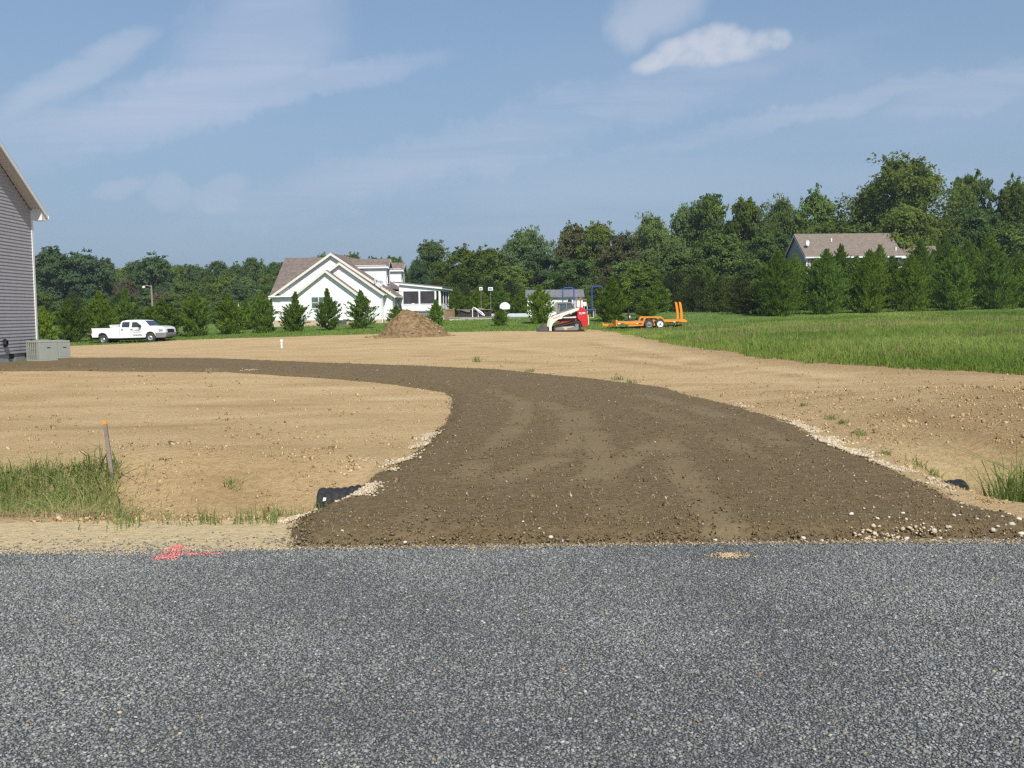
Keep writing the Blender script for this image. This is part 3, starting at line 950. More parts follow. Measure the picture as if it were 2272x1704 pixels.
parts = [along([(930, 936), (905, 965), (868, 998), (838, 1022)], 1612, 0.072, rng), along([(838, 1022), (800, 1062), (770, 1092), (735, 1108)], 2604, 0.076, rng), along([(830, 985), (800, 1000), (790, 1040)], 310, 0.187, rng),
         along([(600, 1128), (660, 1116), (735, 1108)], 279, 0.051, rng),
         along([(1590, 872), (1640, 892), (1710, 912)], 558, 0.060, rng), along([(1705, 910), (1760, 932), (1785, 948)], 1178, 0.068, rng), along([(1780, 945), (1820, 968), (1865, 988)], 2108, 0.093, rng),
         along([(1865, 988), (1905, 1003), (1970, 1022)], 682, 0.060, rng), along([(1970, 1022), (2040, 1052), (2060, 1062)], 186, 0.051, rng),
         along([(560, 806), (440, 803)], 186, 0.085, rng), along([(960, 852), (850, 832)], 161, 0.068, rng), along([(1100, 802), (1200, 810)], 136, 0.068, rng), along([(1850, 1165), (2000, 1160), (2212, 1150)], 260, 0.085, rng)]
xx, yy = np.concatenate([p[0] for p in parts]), np.concatenate([p[1] for p in parts])
k = fbm(xx * 2.2 + 5, yy * 2.2, 3) > -0.02
xx, yy = xx[k], yy[k]
n = len(xx)
sz = np.clip(rng.lognormal(math.log(0.0085), 0.45, n), 0.004, 0.024)
s_ = drive_sd(xx, yy)
zt = np.where(s_ > 0, H(xx, yy, False) + drive_top(xx, yy, s_) + 0.01, H(xx, yy))
cv = np.array([0.54, 0.44, 0.30])[None] * rng.uniform(0.7, 1.15, (n, 1))
o = stones('crushed_limestone', np.c_[xx, yy, zt + sz * 0.3], sz, cv, 'limestone', rng, 'ico', (1.1, .9, .7), 0.8, 0.25)
tag(o, 'pale crushed limestone spilling out along the edges of the drive', 'gravel', kind='stuff')

# clods on the bare soil
n = 130000
yy = 8.2 + 30 * rng.random(n) ** 1.7
xx = rng.uniform(-1, 1, n) * (4 + 0.6 * yy)
ra = np.exp(-(((xx - 7.2) / 4) ** 2 + ((yy - 13) / 5) ** 2)) + 0.9 * np.exp(-(((xx + 2.9) / 2.0) ** 2 + ((yy - 11) / 2.2) ** 2)) + 0.22
k = (drive_sd(xx, yy) < -0.02) & (sdf(xx, yy, SOIL) > 0.1) & (rng.random(n) < ra)
xx, yy = xx[k], yy[k]
k = fbm(xx * 2.2 + 5, yy * 2.2, 3) > -0.02
xx, yy = xx[k], yy[k]
n = len(xx)
sz = np.clip(rng.lognormal(math.log(0.0085), 0.5, n), 0.004, 0.040) * (1 + 0.012 * yy)
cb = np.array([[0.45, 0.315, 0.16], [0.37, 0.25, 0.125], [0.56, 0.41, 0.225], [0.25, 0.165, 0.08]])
cv = cb[rng.choice(4, n, p=[.34, .26, .14, .26])] * rng.uniform(0.85, 1.15, (n, 1))  # darkest clods put the small shadows between clods into the colour
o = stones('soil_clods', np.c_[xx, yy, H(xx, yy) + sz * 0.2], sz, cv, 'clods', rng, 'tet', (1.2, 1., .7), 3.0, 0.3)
tag(o, 'small dry clods strewn over the bare soil', 'soil', kind='stuff')

# white stones one can pick out, lying in the toe of the drive
proto = []
for i in range(5):
    bm = bmesh.new()
    bmesh.ops.create_icosphere(bm, subdivisions=2, radius=1)
    for v in bm.verts:
        v.co *= 1 + random.uniform(-0.16, 0.16)
        v.co.z *= 0.62
        v.co.y *= 0.8
    me = bpy.data.meshes.new('stone')
    bm.to_mesh(me); bm.free()
    me.polygons.foreach_set('use_smooth', [True] * len(me.polygons))
    c = np.ones((len(me.vertices), 4)); c[:, :3] = np.array([0.60, 0.53, 0.42]) * (0.8 + 0.07 * i)
    a_ = me.attributes.new('col', 'FLOAT_COLOR', 'POINT'); a_.data.foreach_set('color', c.ravel().astype(np.float32))
    me.materials.append(MATS['limestone'])
    proto.append(me)
spots = [(1931, 1168, 15), (1958, 1166, 18), (1942, 1163, 9), (2018, 1168, 20), (2032, 1163, 12), (2050, 1154, 14), (2060, 1137, 14), (2072, 1136, 9), (1950, 1132, 12), (1920, 1141, 9), (1838, 1134, 14),
         (1895, 1144, 12), (2077, 1118, 9), (2075, 1103, 9), (2178, 1125, 14), (2145, 1157, 18), (2155, 1154, 13), (2185, 1152, 20), (2200, 1145, 16), (1545, 1170, 13), (1563, 1172, 10), (1735, 1168, 16), (1776, 1170, 16),
         (1866, 1121, 9), (1890, 1172, 12), (2110, 1145, 11), (2135, 1140, 9), (2120, 1123, 8), (2165, 1140, 11), (2205, 1160, 20), (1995, 1150, 8), (1980, 1158, 10), (1660, 1150, 7), (1190, 1170, 15), (1165, 1160, 9),
         (740, 1165, 10), (875, 1178, 12), (935, 1172, 9), (1320, 1180, 8), (1130, 1150, 7), (1845, 1046, 7), (1870, 1060, 8), (1415, 970, 6)]
for a, b_, wpx in spots:
    p = ground(a * DS, b_ * DS)
    x, y = float(p[0]), max(float(p[1]), ROAD_Y + 0.01)
    s1 = drive_sd(np.array([x]), np.array([y]))[0]
    z = float(H(x, y, False)[0]) + (float(drive_top(0, 0, np.array([s1]))[0]) if s1 > 0 else 0.01)
    o = bpy.data.objects.new('stone', random.choice(proto))
    col.objects.link(o)
    o.parent = drive
    sc_ = wpx * DS * 0.40 * y / F
    o.scale = (sc_, sc_, sc_)
    o.location = (x, y, z + sc_ * 0.25)
    o.rotation_euler = (random.uniform(-.3, .3), random.uniform(-.3, .3), random.uniform(0, 6))

# ------------------------------------------------------------------ grass and weeds
def blades(name, x, y, z, h, wd, colv, mat, r, lean=0.35, bend=0.5):
    """tapered bent blades: five vertices, three triangles each"""
    n = len(x)
    a = r.uniform(0, 2 * np.pi, n)
    dx, dy = np.cos(a), np.sin(a)
    la = r.uniform(0, 2 * np.pi, n)
    le = np.abs(r.normal(0, lean, n)) * h
    lx, ly = np.cos(la) * le, np.sin(la) * le
    B = np.stack([x, y, z], -1)
    side = np.stack([dx, dy, np.zeros(n)], -1) * (wd * 0.5)[:, None]
    mid = B + np.stack([lx * 0.35, ly * 0.35, h * 0.6], -1)
    tip = B + np.stack([lx * (1 + bend), ly * (1 + bend), h * r.uniform(0.75, 1.0, n)], -1)
    V = np.stack([B - side, B + side, mid - side * 0.8, mid + side * 0.8, tip], 1).reshape(-1, 3)
    f = np.array([[0, 1, 3], [0, 3, 2], [2, 3, 4]])
    Fc = (f[None] + (np.arange(n) * 5)[:, None, None]).reshape(-1, 3)
    return np_mesh(name, V, Fc, mat, np.repeat(colv, 5, 0))


# tall grass of the field on the right
r_ = np.random.default_rng(5)
n = 330000
yy = 19 + 64 * r_.random(n) ** 1.75
xx = -2 + r_.random(n) * (8 + 0.66 * yy)
k = sdf(xx, yy, FIELD) + 1.2 * fbm(xx * 0.7, yy * 0.7, 3) > 0.0
xx, yy = xx[k], yy[k]
n = len(xx)
pat = fbm(xx * 0.16, yy * 0.22, 4)
pat2 = fbm(xx * 0.8 + 40, yy * 0.8, 3)
d_ed = np.clip(sdf(xx, yy, FIELD), 0, 12)
far = sstep(30, 75, yy)
h = (0.20 + 0.24 * r_.random(n) + 0.35 * np.clip(pat2, -.2, .4)) * (0.75 + 0.4 * (pat > 0)) * (1 - 0.55 * far) * (0.55 + 0.45 * sstep(0, 1.2, d_ed))
colv = np.clip(0.46 + 1.6 * pat + 0.6 * pat2 + r_.normal(0, 0.14, n), 0, 1.3)
field = blades('field_grass', xx, yy, H(xx, yy) - 0.01, h, (0.009 + 0.00042 * yy), colv, 'meadow', r_, 0.3)
tag(field, 'tall bright green grass of the field right of the bare soil', 'grass', kind='stuff')
# seed stalks, browner, over the field
n = 26000
yy = 20 + 55 * r_.random(n) ** 1.5
xx = r_.random(n) * (8 + 0.66 * yy)
p3 = fbm(xx * 0.12 + 9, yy * 0.3, 3)
k = (sdf(xx, yy, FIELD) > 0.5) & (r_.random(n) < sstep(-0.05, 0.25, p3))
xx, yy = xx[k], yy[k]
n = len(xx)
o = blades('seed_stalks', xx, yy, H(xx, yy), 0.30 + 0.3 * r_.random(n), 0.006 + 0.00025 * yy, r_.random(n) * 0.9, 'dry_stalk', r_, 0.2)
tag(o, 'thin brownish seed stalks standing in the field grass', 'grass', kind='stuff')
# mown lawn: short tufts where it meets the soil and under the young trees
n = 150000
yy = 46 + 56 * r_.random(n)
xx = r_.uniform(-1, 1, n) * (4 + 0.62 * yy)
s1 = -sdf(xx, yy, SOIL)
k = (s1 + 1.2 * fbm(xx * 0.6, yy * 0.6, 3) > 0.1) & ((s1 < 9) | (r_.random(n) < 0.45)) & (sdf(xx, yy, FIELD) < 0.5)
xx, yy = xx[k], yy[k]
n = len(xx)
pat = fbm(xx * 0.2, yy * 0.2, 4)
o = blades('lawn_grass', xx, yy, H(xx, yy) - 0.005, 0.05 + 0.11 * r_.random(n) * (0.5 + (pat > 0.02)), 0.05 + 0.02 * r_.random(n), np.clip(0.30 + 0.7 * pat + r_.normal(0, .10, n), 0, 1), 'meadow', r_, 0.5)
tag(o, 'short mown lawn around the young trees and the houses', 'grass', kind='stuff')


def px_scatter(region, n, r, zoff=0.0):
    """random points on the ground inside a pixel polygon (photo at 2212 px)"""
    pl = poly_world(region)
    lo, hi = pl.min(0), pl.max(0)
    x, y = r.uniform(lo[0], hi[0], n * 3), r.uniform(lo[1], hi[1], n * 3)
    k = sdf(x, y, pl) > 0
    return x[k][:n], y[k][:n]


# rank weeds in the ditch by the stake
def ditch_weeds(name, x0, x1, y0, y1, n, hmin, hmax, label, gap=None):
    x, y = r_.uniform(x0, x1, n), r_.uniform(y0, y1, n)
    c = fbm(x * 2.2, y * 2.2, 3)
    k = c > -0.20 + 0.3 * (np.abs(x - x1) < 0.3)
    if gap is not None:
        k &= gap(x, y)
    x, y, c = x[k], y[k], c[k]
    n = len(x)
    hh_ = hmin + (hmax - hmin) * r_.random(n) ** 1.4 * (0.35 + 2.2 * np.clip(c + .2, 0, .5))
    cv = np.clip(0.54 + 1.5 * fbm(x * 2.4, y * 2.4, 2) + r_.normal(0, .26, n), 0, 1.3)
    o = blades(name, x, y, H(x, y) - 0.01, hh_, np.where(r_.random(n) < .12, 0.018, r_.uniform(0.004, 0.010, n)), cv, 'weed', r_, 0.8, 1.2)
    return tag(o, label, 'weeds', kind='stuff')


ditch_weeds('bank_weeds', -8.0, -3.72, 8.75, 11.2, 17000, 0.06, 0.36, 'rank green weeds filling the ditch around the wooden stake', lambda x, y: (y > 8.9 + 0.5 * sstep(-5, -3.7, x)) & (x < -0.392 * y + 0.9 * fbm(x * 1.7, y * 1.7, 3)))
ditch_weeds('corner_weeds', 4.5, 7.2, 8.9, 10.2, 3200, 0.22, 0.66, 'long arching grass at the ditch right of the drive', lambda x, y: x > 4.62 + 0.3 * np.abs(y - 9.3))
n = 2600
x, y = r_.uniform(-8, -3.2, n), r_.uniform(8.3, 9.6, n)
o = blades('dead_thatch', x, y, H(x, y), 0.03 + 0.09 * r_.random(n), r_.uniform(0.004, 0.008, n), r_.random(n), 'dry_stalk', r_, 1.6, 1.2)
tag(o, 'dry straw thatch along the near lip of the ditch', 'thatch', kind='stuff')
n = 1500
x, y = r_.uniform(-8, -3.7, n), r_.uniform(8.9, 11.0, n)
o = blades('pale_stalks', x, y, H(x, y), 0.12 + 0.34 * r_.random(n), r_.uniform(0.003, 0.005, n), 0.5 + .6 * r_.random(n), 'dry_stalk', r_, 0.6, 0.6)
tag(o, 'pale dry stalks mixed through the weeds by the stake', 'stalks', kind='stuff')
# thin grass between the sand verge and the culvert
xs, ys_ = [], []
for a, b_, c_, d_, n in [(430, 600, 1108, 1135, 420), (600, 760, 1100, 1118, 380), (240, 430, 1108, 1140, 160), (160, 300, 1110, 1150, 120)]:
    px_, py_ = r_.uniform(a, b_, n), r_.uniform(c_, d_, n)
    g_ = np.array([ground(p * DS, q_ * DS)[:2] for p, q_ in zip(px_, py_)])
    xs.append(g_[:, 0]); ys_.append(g_[:, 1])
x, y = np.concatenate(xs), np.concatenate(ys_)
k = fbm(x * 3, y * 3, 2) > -0.06
x, y = x[k], y[k]
n = len(x)
o = blades('verge_grass', x, y, H(x, y), 0.04 + 0.13 * r_.random(n) ** 2, r_.uniform(0.004, 0.007, n), np.clip(0.45 + r_.normal(0, .25, n), 0, 1.2), 'weed', r_, 0.6, 0.9)
tag(o, 'sparse green grass along the sandy verge before the culvert', 'grass', kind='stuff')

n = 2200
yy = 9.5 + 10 * r_.random(n)
xx = r_.uniform(2.0, 11, n)
k = (drive_sd(xx, yy) < -0.1) & (fbm(xx * 1.1, yy * 1.1, 3) > 0.0)
xx, yy = xx[k], yy[k]
n = len(xx)
o = blades('straw_litter', xx, yy, H(xx, yy) + .004, 0.02 + 0.05 * r_.random(n), r_.uniform(0.004, 0.009, n), r_.random(n), 'dry_stalk', r_, 2.2, 0.6)
tag(o, 'dry straw and root litter on the bank right of the drive', 'litter', kind='stuff')
# small weed tufts on the bare soil, each one a plant
tufts = [(1795, 905, 30, 'small green weed left of the limestone bend on the right bank'), (1735, 877, 20, 'lone pale weed below the ridge of the right bank'), (1855, 940, 34, 'trailing dark weed in the middle of the right bank'),
         (1820, 915, 22, 'bluish weed between two green weeds on the right bank'), (1915, 982, 22, 'small weed just above the limestone strip'), (1985, 1008, 46, 'grassy tuft where the limestone ends near the culvert'), (2020, 1030, 46, 'bright grass tuft at the toe of the right bank'),
         (1145, 803, 20, 'grass tuft on the far edge of the drive, left one'), (1335, 822, 26, 'green tuft on the far edge of the drive, right one'), (1362, 830, 30, 'straggly tuft beside the green tuft on the drive edge'), (1030, 782, 30, 'thin weed patch on the soil before the dirt pile'),
         (255, 1118, 40, 'upright young weed on the thatch left of the bare bank'), (300, 1110, 30, 'small weed among thatch below the stake'), (350, 1090, 50, 'single dark blade standing before the bare bank'), (505, 1050, 40, 'faint tall weed on the bare bank left of the culvert')]
for a, b_, wpx, lab in tufts:
    p = ground(a * DS, b_ * DS)
    wm = wpx * DS * p[1] / F
    n = 36 if 'single' not in lab else 1
    x, y = p[0] + r_.normal(0, wm * 0.22, n), p[1] + r_.normal(0, wm * 0.3, n)
    o = blades('weed_tuft', x - p[0], y - p[1], H(x, y) - p[2], wm * (0.22 + 0.42 * r_.random(n)), np.full(n, 0.004 + 0.0004 * p[1]), np.clip(0.55 + r_.normal(0, .2, n), 0, 1), 'weed', r_, 0.9, 0.8)
    o.location = tuple(p)
    tag(o, lab, 'weed', 'weeds on the bare soil')


# ------------------------------------------------------------------ tree shapes
def cards(C, D, U, L, Wd, cv):
    """leaf cards: centre C, long axis D, face normal U, length L, width Wd -> pointed quads"""
    S_ = np.cross(D, U)
    S_ /= np.linalg.norm(S_, axis=1, keepdims=True) + 1e-9
    V = np.stack([C - D * L[:, None] * .5, C + S_ * Wd[:, None] * .5, C + D * L[:, None] * .5, C - S_ * Wd[:, None] * .5], 1).reshape(-1, 3)
    Fc = np.arange(len(C) * 4).reshape(-1, 4)
    return V, Fc, np.repeat(cv, 4)


def unit(v):
    return v / (np.linalg.norm(v, axis=-1, keepdims=True) + 1e-9)


def cedar_mesh(seed, nb, ns, prof, mat, name, spray=(0.17, 0.06), leader=0.2, A=3.0, thick=0.10):
    """crown of unit height and unit half-width: ascending feathery plumes (shaped at aspect A, then squeezed)"""
    r = np.random.default_rng(seed)
    t = 0.01 + 0.97 * r.random(nb) ** 0.9
    az = r.uniform(0, 2 * np.pi, nb)
    lump = 1 + 0.16 * np.sin(az * 2 + seed) * (1 - t)
    ln = np.interp(t, *prof) * lump * r.uniform(0.62, 1.14, nb)
    el = np.interp(t, [0, .25, .8, 1], [R(8), R(32), R(48), R(70)]) + r.normal(0, .12, nb)
    bi = r.integers(0, nb, ns)
    s = 1 - 0.80 * r.random(ns) ** 1.25
    out = np.stack([np.cos(az[bi]), np.sin(az[bi]), np.zeros(ns)], -1)
    side = np.stack([-np.sin(az[bi]), np.cos(az[bi]), np.zeros(ns)], -1)
    upv = np.array([0, 0, 1.0])
    te = np.tan(el[bi])
    C = out * (ln[bi] * s)[:, None]
    C[:, 2] = A * t[bi] * 0.965 + ln[bi] * te * (s ** 1.6) * 0.55
    # plume: widest at two thirds of the branch, pointed at its tip
    sp = thick * np.sin(np.pi * np.clip(s, .05, .98) ** 1.3) ** .7 * np.interp(t[bi], [0, .7, 1], [1, .8, .35]) * 1.5
    ang = r.uniform(0, 2 * np.pi, ns)
    rad = np.sqrt(r.random(ns)) * sp
    C += side * (np.cos(ang) * rad)[:, None] + upv * (np.sin(ang) * rad * .8)[:, None]
    D = unit(out * .50 + upv * .85 + side * (np.cos(ang) * .5)[:, None] + r.normal(0, .25, (ns, 3)))
    U = unit(out * 1.0 + upv * .25 + side * (np.cos(ang) * .35)[:, None] + r.normal(0, .42, (ns, 3)))
    tip = np.interp(t[bi], [0, .75, 1], [1, .85, .5])
    L = spray[0] * r.uniform(.6, 1.3, ns) * tip
    Wd = spray[1] * r.uniform(.6, 1.4, ns) * tip
    tone = r.normal(0, .16, nb)
    cv = np.clip(0.40 + tone[bi] + r.normal(0, .14, ns), 0, 1.2)
    C[:, 2] = np.maximum(C[:, 2], 0.03)
    V, Fc, cvv = cards(C, D, U, L, Wd, cv)
    V[:, 2] /= A
    top = V[:, 2].max()
    V[:, 2] = np.where(V[:, 2] > .6, .6 + (V[:, 2] - .6) * .4 / (top - .6), V[:, 2])
    return V, Fc, cvv


def mk_mesh(name, V, Fc, cv, mat):
    o = np_mesh(name, V, Fc, mat, cv)
    me = o.data
    bpy.data.objects.remove(o)
    return me


def trunk_mesh(name, h, r0, r1, n=7, wob=0.0, limbs=0, seed=1):
    rr = random.Random(seed)
    mb = MB()
    k = 6
    pts = [(rr.uniform(-wob, wob) * i / k, rr.uniform(-wob, wob) * i / k, h * i / k) for i in range(k + 1)]
    mb.tube(pts, [r0 + (r1 - r0) * i / k for i in range(k + 1)], n)
    for j in range(limbs):
        i = rr.randint(2, k - 1)
        a = rr.uniform(0, 6.28)
        L = h * rr.uniform(.25, .5)
        p = Vector(pts[i])
        q1 = p + Vector((math.cos(a) * L * .5, math.sin(a) * L * .5, L * .35))
        q2 = p + Vector((math.cos(a) * L * .9, math.sin(a) * L * .9, min(L * .9, max(.05, h - p.z))))
        mb.tube([p, q1, q2], [r0 * .4, r0 * .25, r0 * .08], 6)
    o = mb.build(name, 'bark', smooth=True)
    me = o.data
    bpy.data.objects.remove(o)
    return me


YOUNG = ([0, .06, .18, .34, .5, .62, .72, .82, .92, 1], [.42, .74, .98, 1.0, .82, .56, .34, .20, .10, .02])
YOUNG2 = ([0, .06, .2, .38, .52, .60, .66, .76, .86, 1], [.36, .70, .98, 1.0, .86, .60, .26, .22, .16, .02])
YOUNG3 = ([0, .05, .2, .4, .58, .7, .8, .9, 1], [.50, .84, 1.0, .96, .74, .46, .26, .12, .02])
FULL = ([0, .05, .2, .4, .58, .70, .80, .90, 1], [.70, .92, 1.0, .97, .80, .58, .36, .17, .03])
PLUMP = ([0, .08, .3, .55, .75, .9, 1], [.6, .88, 1.0, .84, .55, .28, .05])
CED = [mk_mesh('crown', *cedar_mesh(31 + i, 190, 7600, (YOUNG, YOUNG2, YOUNG, YOUNG3, YOUNG2)[i], 'cedar', '', (0.26, 0.062), A=(3.0, 3.0, 3.2, 2.7, 3.1)[i], thick=(.115, .10, .125, .12, .11)[i]), 'cedar') for i in range(5)]
CEDF = [mk_mesh('crown', *cedar_mesh(51 + i, 420, 15000, FULL, 'cedar', '', (0.17, 0.046), A=2.9, thick=.085), 'cedar_dark') for i in range(3)]
JUN = [mk_mesh('crown', *cedar_mesh(71 + i, 300, 10000, PLUMP, 'juniper', '', (0.18, 0.055), A=2.6, thick=.10), 'juniper') for i in range(2)]
TRK = trunk_mesh('trunk', 0.7, 0.045, 0.012)


def tree(name, label, cat, loc, rz, sx, sz_, crown, trunk, group=None, tz=1.0):
    e = thing(name, label, cat, loc, rz, group)
    c = bpy.data.objects.new('crown', crown)
    tk_ = bpy.data.objects.new('trunk', trunk)
    for o in (c, tk_):
        col.objects.link(o)
        o.parent = e
    c.scale = (sx, sx, sz_)
    tk_.scale = (sx, sx, sz_ * tz)
    return e


def cedar_at(cx, base, top, wpx, Y, crown, label, group, name='cedar_tree', cat='cedar'):
    """a tree from the column, base row, tip row and width it has in the photo (2212 px wide), at depth Y"""
    p = at_depth(cx * DS, base * DS, Y)
    z = hz(p[0], p[1])
    q = at_depth(cx * DS, top * DS, Y)
    tr_o = tree(name, label, cat, (p[0], p[1], z - 0.02), random.uniform(0, 6.28), wpx * DS * 0.5 * Y / F, (q[2] - z) * 0.97, crown, TRK, group)
    tr_o.rotation_euler[0], tr_o.rotation_euler[1] = random.uniform(-.03, .03), random.uniform(-.03, .03)
    return tr_o


GY1 = 'young cedars in the row across the lawn'
row = [(92, 729, 655, 58, 74, 0, 'young cedar half hidden behind the corner of the grey house'), (150, 735, 640, 78, 80, 0, 'broad young cedar between the grey house and the pickup tail'), (216, 731, 622, 84, 82, 2, 'tall young cedar behind the pickup bed'),
       (276, 727, 612, 66, 86, 1, 'slender tall cedar rising behind the pickup cab'), (352, 727, 640, 88, 83, 0, 'wide young cedar behind the pickup hood'), (425, 725, 621, 74, 82, 2, 'young cedar just right of the pickup, pointed tip'),
       (497, 723, 628, 66, 83, 0, 'second young cedar right of the pickup'), (568, 720, 622, 68, 83.5, 2, 'young cedar standing at the left end of the white house roof'), (534, 707, 640, 50, 95, 1, 'darker cedar behind the gap left of the white house'),
       (637, 717, 625, 60, 84, 1, 'young cedar with sparse leader before the white house left wall'), (709, 714, 617, 60, 85, 1, 'young cedar with thin top before the white house window'), (783, 710, 620, 60, 86, 0, 'young cedar before the right half of the white gable'),
       (857, 702, 645, 50, 87, 1, 'small cedar at the porch corner behind the dirt pile'), (942, 704, 642, 46, 83, 0, 'small cedar right behind the dirt pile'), (1082, 702, 664, 42, 80, 0, 'low bushy cedar under the white backboard'),
       (1165, 697, 610, 66, 81, 0, 'cedar directly left of the red and white loader'), (1320, 692, 592, 72, 82, 2, 'large cedar right of the loader above the trailer tongue'), (1395, 682, 640, 48, 84, 0, 'small cedar above the orange trailer fender')]
for cx, ba, tp, wp, Y, v, lab in row:
    cedar_at(cx, ba, tp, wp * random.uniform(1.0, 1.14), Y, CED[{0: (0, 3), 1: (1, 4), 2: (2, 3)}[v][len(lab) % 2]], lab, GY1)
# young row on the far side of the pool yard
for cx, ba, tp, wp, Y, v, lab in [(990, 680, 615, 52, 108, 0, 'cedar just right of the screened porch, behind the dark deck'), (1035, 682, 612, 58, 107, 2, 'cedar behind the white box on the shorter post'), (1080, 682, 604, 64, 108, 0, 'cedar right of the tall lamp post behind the backboard'),
                               (1127, 682, 618, 52, 107, 2, 'cedar left of the grey shed roof'), (1262, 675, 622, 50, 112, 0, 'cedar behind the blue trampoline frame'), (1420, 668, 596, 74, 104, 2, 'dark cedar behind the small cedar over the trailer')]:
    cedar_at(cx, ba, tp, wp, Y, CED[v], lab, 'young cedars behind the pool yard')
GR = 'full cedars screening the taupe house'
for cx, ba, tp, wp, Y, v, lab in [(1683, 672, 545, 88, 84, 0, 'full cedar left of the taupe house, first of the tall front row'), (1780, 669, 540, 92, 85, 1, 'full cedar before the left half of the taupe house'), (1874, 667, 540, 88, 86, 2, 'full cedar before the middle of the taupe house'),
                               (1968, 666, 552, 78, 87, 0, 'full cedar before the right end of the taupe house'), (2056, 664, 542, 86, 88, 1, 'full cedar right of the taupe house in the front row'), (2148, 662, 530, 92, 89, 2, 'last full cedar of the front row near the picture edge'), (2240, 660, 560, 90, 92, 0, 'cedar cut by the right edge of the picture'),
                               (1720, 664, 552, 70, 97, 1, 'back-row cedar in the first gap left of the taupe house'), (1812, 664, 528, 62, 97, 2, 'back-row cedar with tall tip under the roof vent'), (1896, 662, 530, 58, 98, 0, 'back-row cedar whose tip stands between two windows'), (1990, 660, 520, 78, 98, 1, 'back-row cedar hiding the garage roof'),
                               (2036, 658, 508, 80, 100, 2, 'tallest back-row cedar right of the garage'), (2090, 658, 520, 80, 101, 0, 'back-row cedar behind the last two front cedars'), (2130, 656, 505, 80, 102, 1, 'high dark cedar behind the last front cedar'), (2190, 656, 545, 70, 99, 2, 'back-row cedar near the right picture edge'), (1850, 662, 556, 70, 96, 0, 'lower cedar filling the gap before the taupe house middle'), (1928, 662, 556, 74, 96, 1, 'lower cedar under the right window of the taupe house'), (1762, 664, 566, 60, 96, 2, 'lower cedar under the left corner of the taupe house')]:
    cedar_at(cx, ba, tp - 10, wp * (1.08 if Y < 95 else 1.15), Y, CEDF[v], lab, GR)
GJ = 'dark junipers at the wood edge'
for cx, ba, tp, wp, Y, v, lab in [(1600, 682, 585, 78, 90, 0, 'dark juniper left of the first full cedar, in front'), (1640, 680, 600, 60, 88, 1, 'low juniper tucked under the first full cedar'), (1555, 676, 588, 70, 98, 1, 'dark juniper right of the upright orange ramps'), (1510, 672, 580, 80, 104, 0, 'broad juniper directly behind the upright ramps'),
                               (1460, 668, 574, 80, 110, 1, 'dark juniper above the rear of the trailer'), (1400, 668, 580, 70, 114, 0, 'juniper behind the small cedar, near the wood'), (1350, 668, 588, 66, 118, 1, 'juniper behind the large cedar by the loader'), (1232, 668, 596, 60, 124, 0, 'brownish juniper above the grey shed roof'),
                               (1300, 668, 598, 60, 122, 1, 'brown juniper between the blue frames'), (1060, 672, 590, 60, 122, 0, 'brown juniper behind the tall lamp post'), (1105, 672, 598, 54, 124, 1, 'brown juniper behind the backboard cedar'), (1000, 672, 604, 60, 126, 1, 'olive juniper beyond the porch end'),
                               (940, 670, 598, 70, 128, 0, 'olive juniper above the porch roof slope'), (160, 700, 620, 60, 120, 0, 'brown juniper behind the cedars near the grey house'), (255, 700, 625, 50, 122, 1, 'brown juniper seen between cedars left of the light pole')]:
    cedar_at(cx, ba, tp, wp, Y, JUN[v], lab, GJ, 'juniper', 'juniper')


# ------------------------------------------------------------------ broadleaf trees
def broad_mesh(seed, lobes, clumps, leaves, A=2.2, leaf=0.05, low=0.08, flat=0.75, top=.62):
    """crown of unit height and unit half-width: lobes carry clumps, clumps carry leaves (shaped at aspect A)"""
    r = np.random.default_rng(seed)
    # lobes spread over an uneven egg
    u = r.random(lobes)
    z = A * (low + (0.97 - low) * u ** .8)
    zt = z / A
    env = np.interp(zt, [0, low, .25, .45, .65, .8, .92, 1], [.35, .62, .95, 1.0, .92, .72, .42, .12])
    az = np.arange(lobes) * 2.39996 + r.normal(0, .5, lobes)
    env = env * (1 + .30 * np.sin(az * 2 + seed + zt * 3) + .20 * np.sin(az * 3 + zt * 9 + seed * 2))
    rad = env * r.uniform(.15, .86, lobes) ** .8
    lr = r.uniform(.20, .44, lobes) * np.interp(zt, [0, .6, 1], [1, 1, .72])
    LC = np.stack([np.cos(az) * rad, np.sin(az) * rad, np.minimum(z, A - lr * .8)], -1)
    # clumps on the lobes, more on the outer and upper side
    nc_ = lobes * clumps
    li = np.repeat(np.arange(lobes), clumps)
    outw = unit(LC - np.array([0, 0, A * .5]))
    d = unit(r.normal(0, 1, (nc_, 3)) + outw[li] * .6 + np.array([0, 0, .45]))
    CC = LC[li] + d * (lr[li] * r.uniform(.55, 1.05, nc_))[:, None] * np.array([1, 1, flat])
    stray = (r.random(nc_) < .14) & (LC[li][:, 2] > A * .35)
    CC = CC + d * (lr[li] * np.where(stray, r.uniform(.25, .85, nc_), 0))[:, None]
    cr_ = lr[li] * r.uniform(.26, .48, nc_) * np.where(stray, .7, 1)
    n = nc_ * leaves
    ci = np.repeat(np.arange(nc_), leaves)
    e = r.normal(0, .62, (n, 3)) * np.array([1, 1, .62])
    C = CC[ci] + e * cr_[ci][:, None]
    U = unit(d[ci] * .7 + np.array([0, 0, .5]) + r.normal(0, .55, (n, 3)))
    D = unit(np.cross(U, r.normal(0, 1, (n, 3))))
    L = leaf * r.uniform(.7, 1.5, n)
    Wd = leaf * r.uniform(.5, .95, n)
    tone = r.normal(0, .19, lobes)
    tone2 = r.normal(0, .14, nc_)
    cv = np.clip(0.42 + tone[li][ci] + tone2[ci] + r.normal(0, .12, n), 0, 1.2)
    V, Fc, cvv = cards(C, D, U, L, Wd, cv)
    V[:, 2] /= A
    V[:, 2] /= np.quantile(V[:, 2], .9995)
    V[:, 2] = np.maximum(V[:, 2], .005)
    return V, Fc, cvv


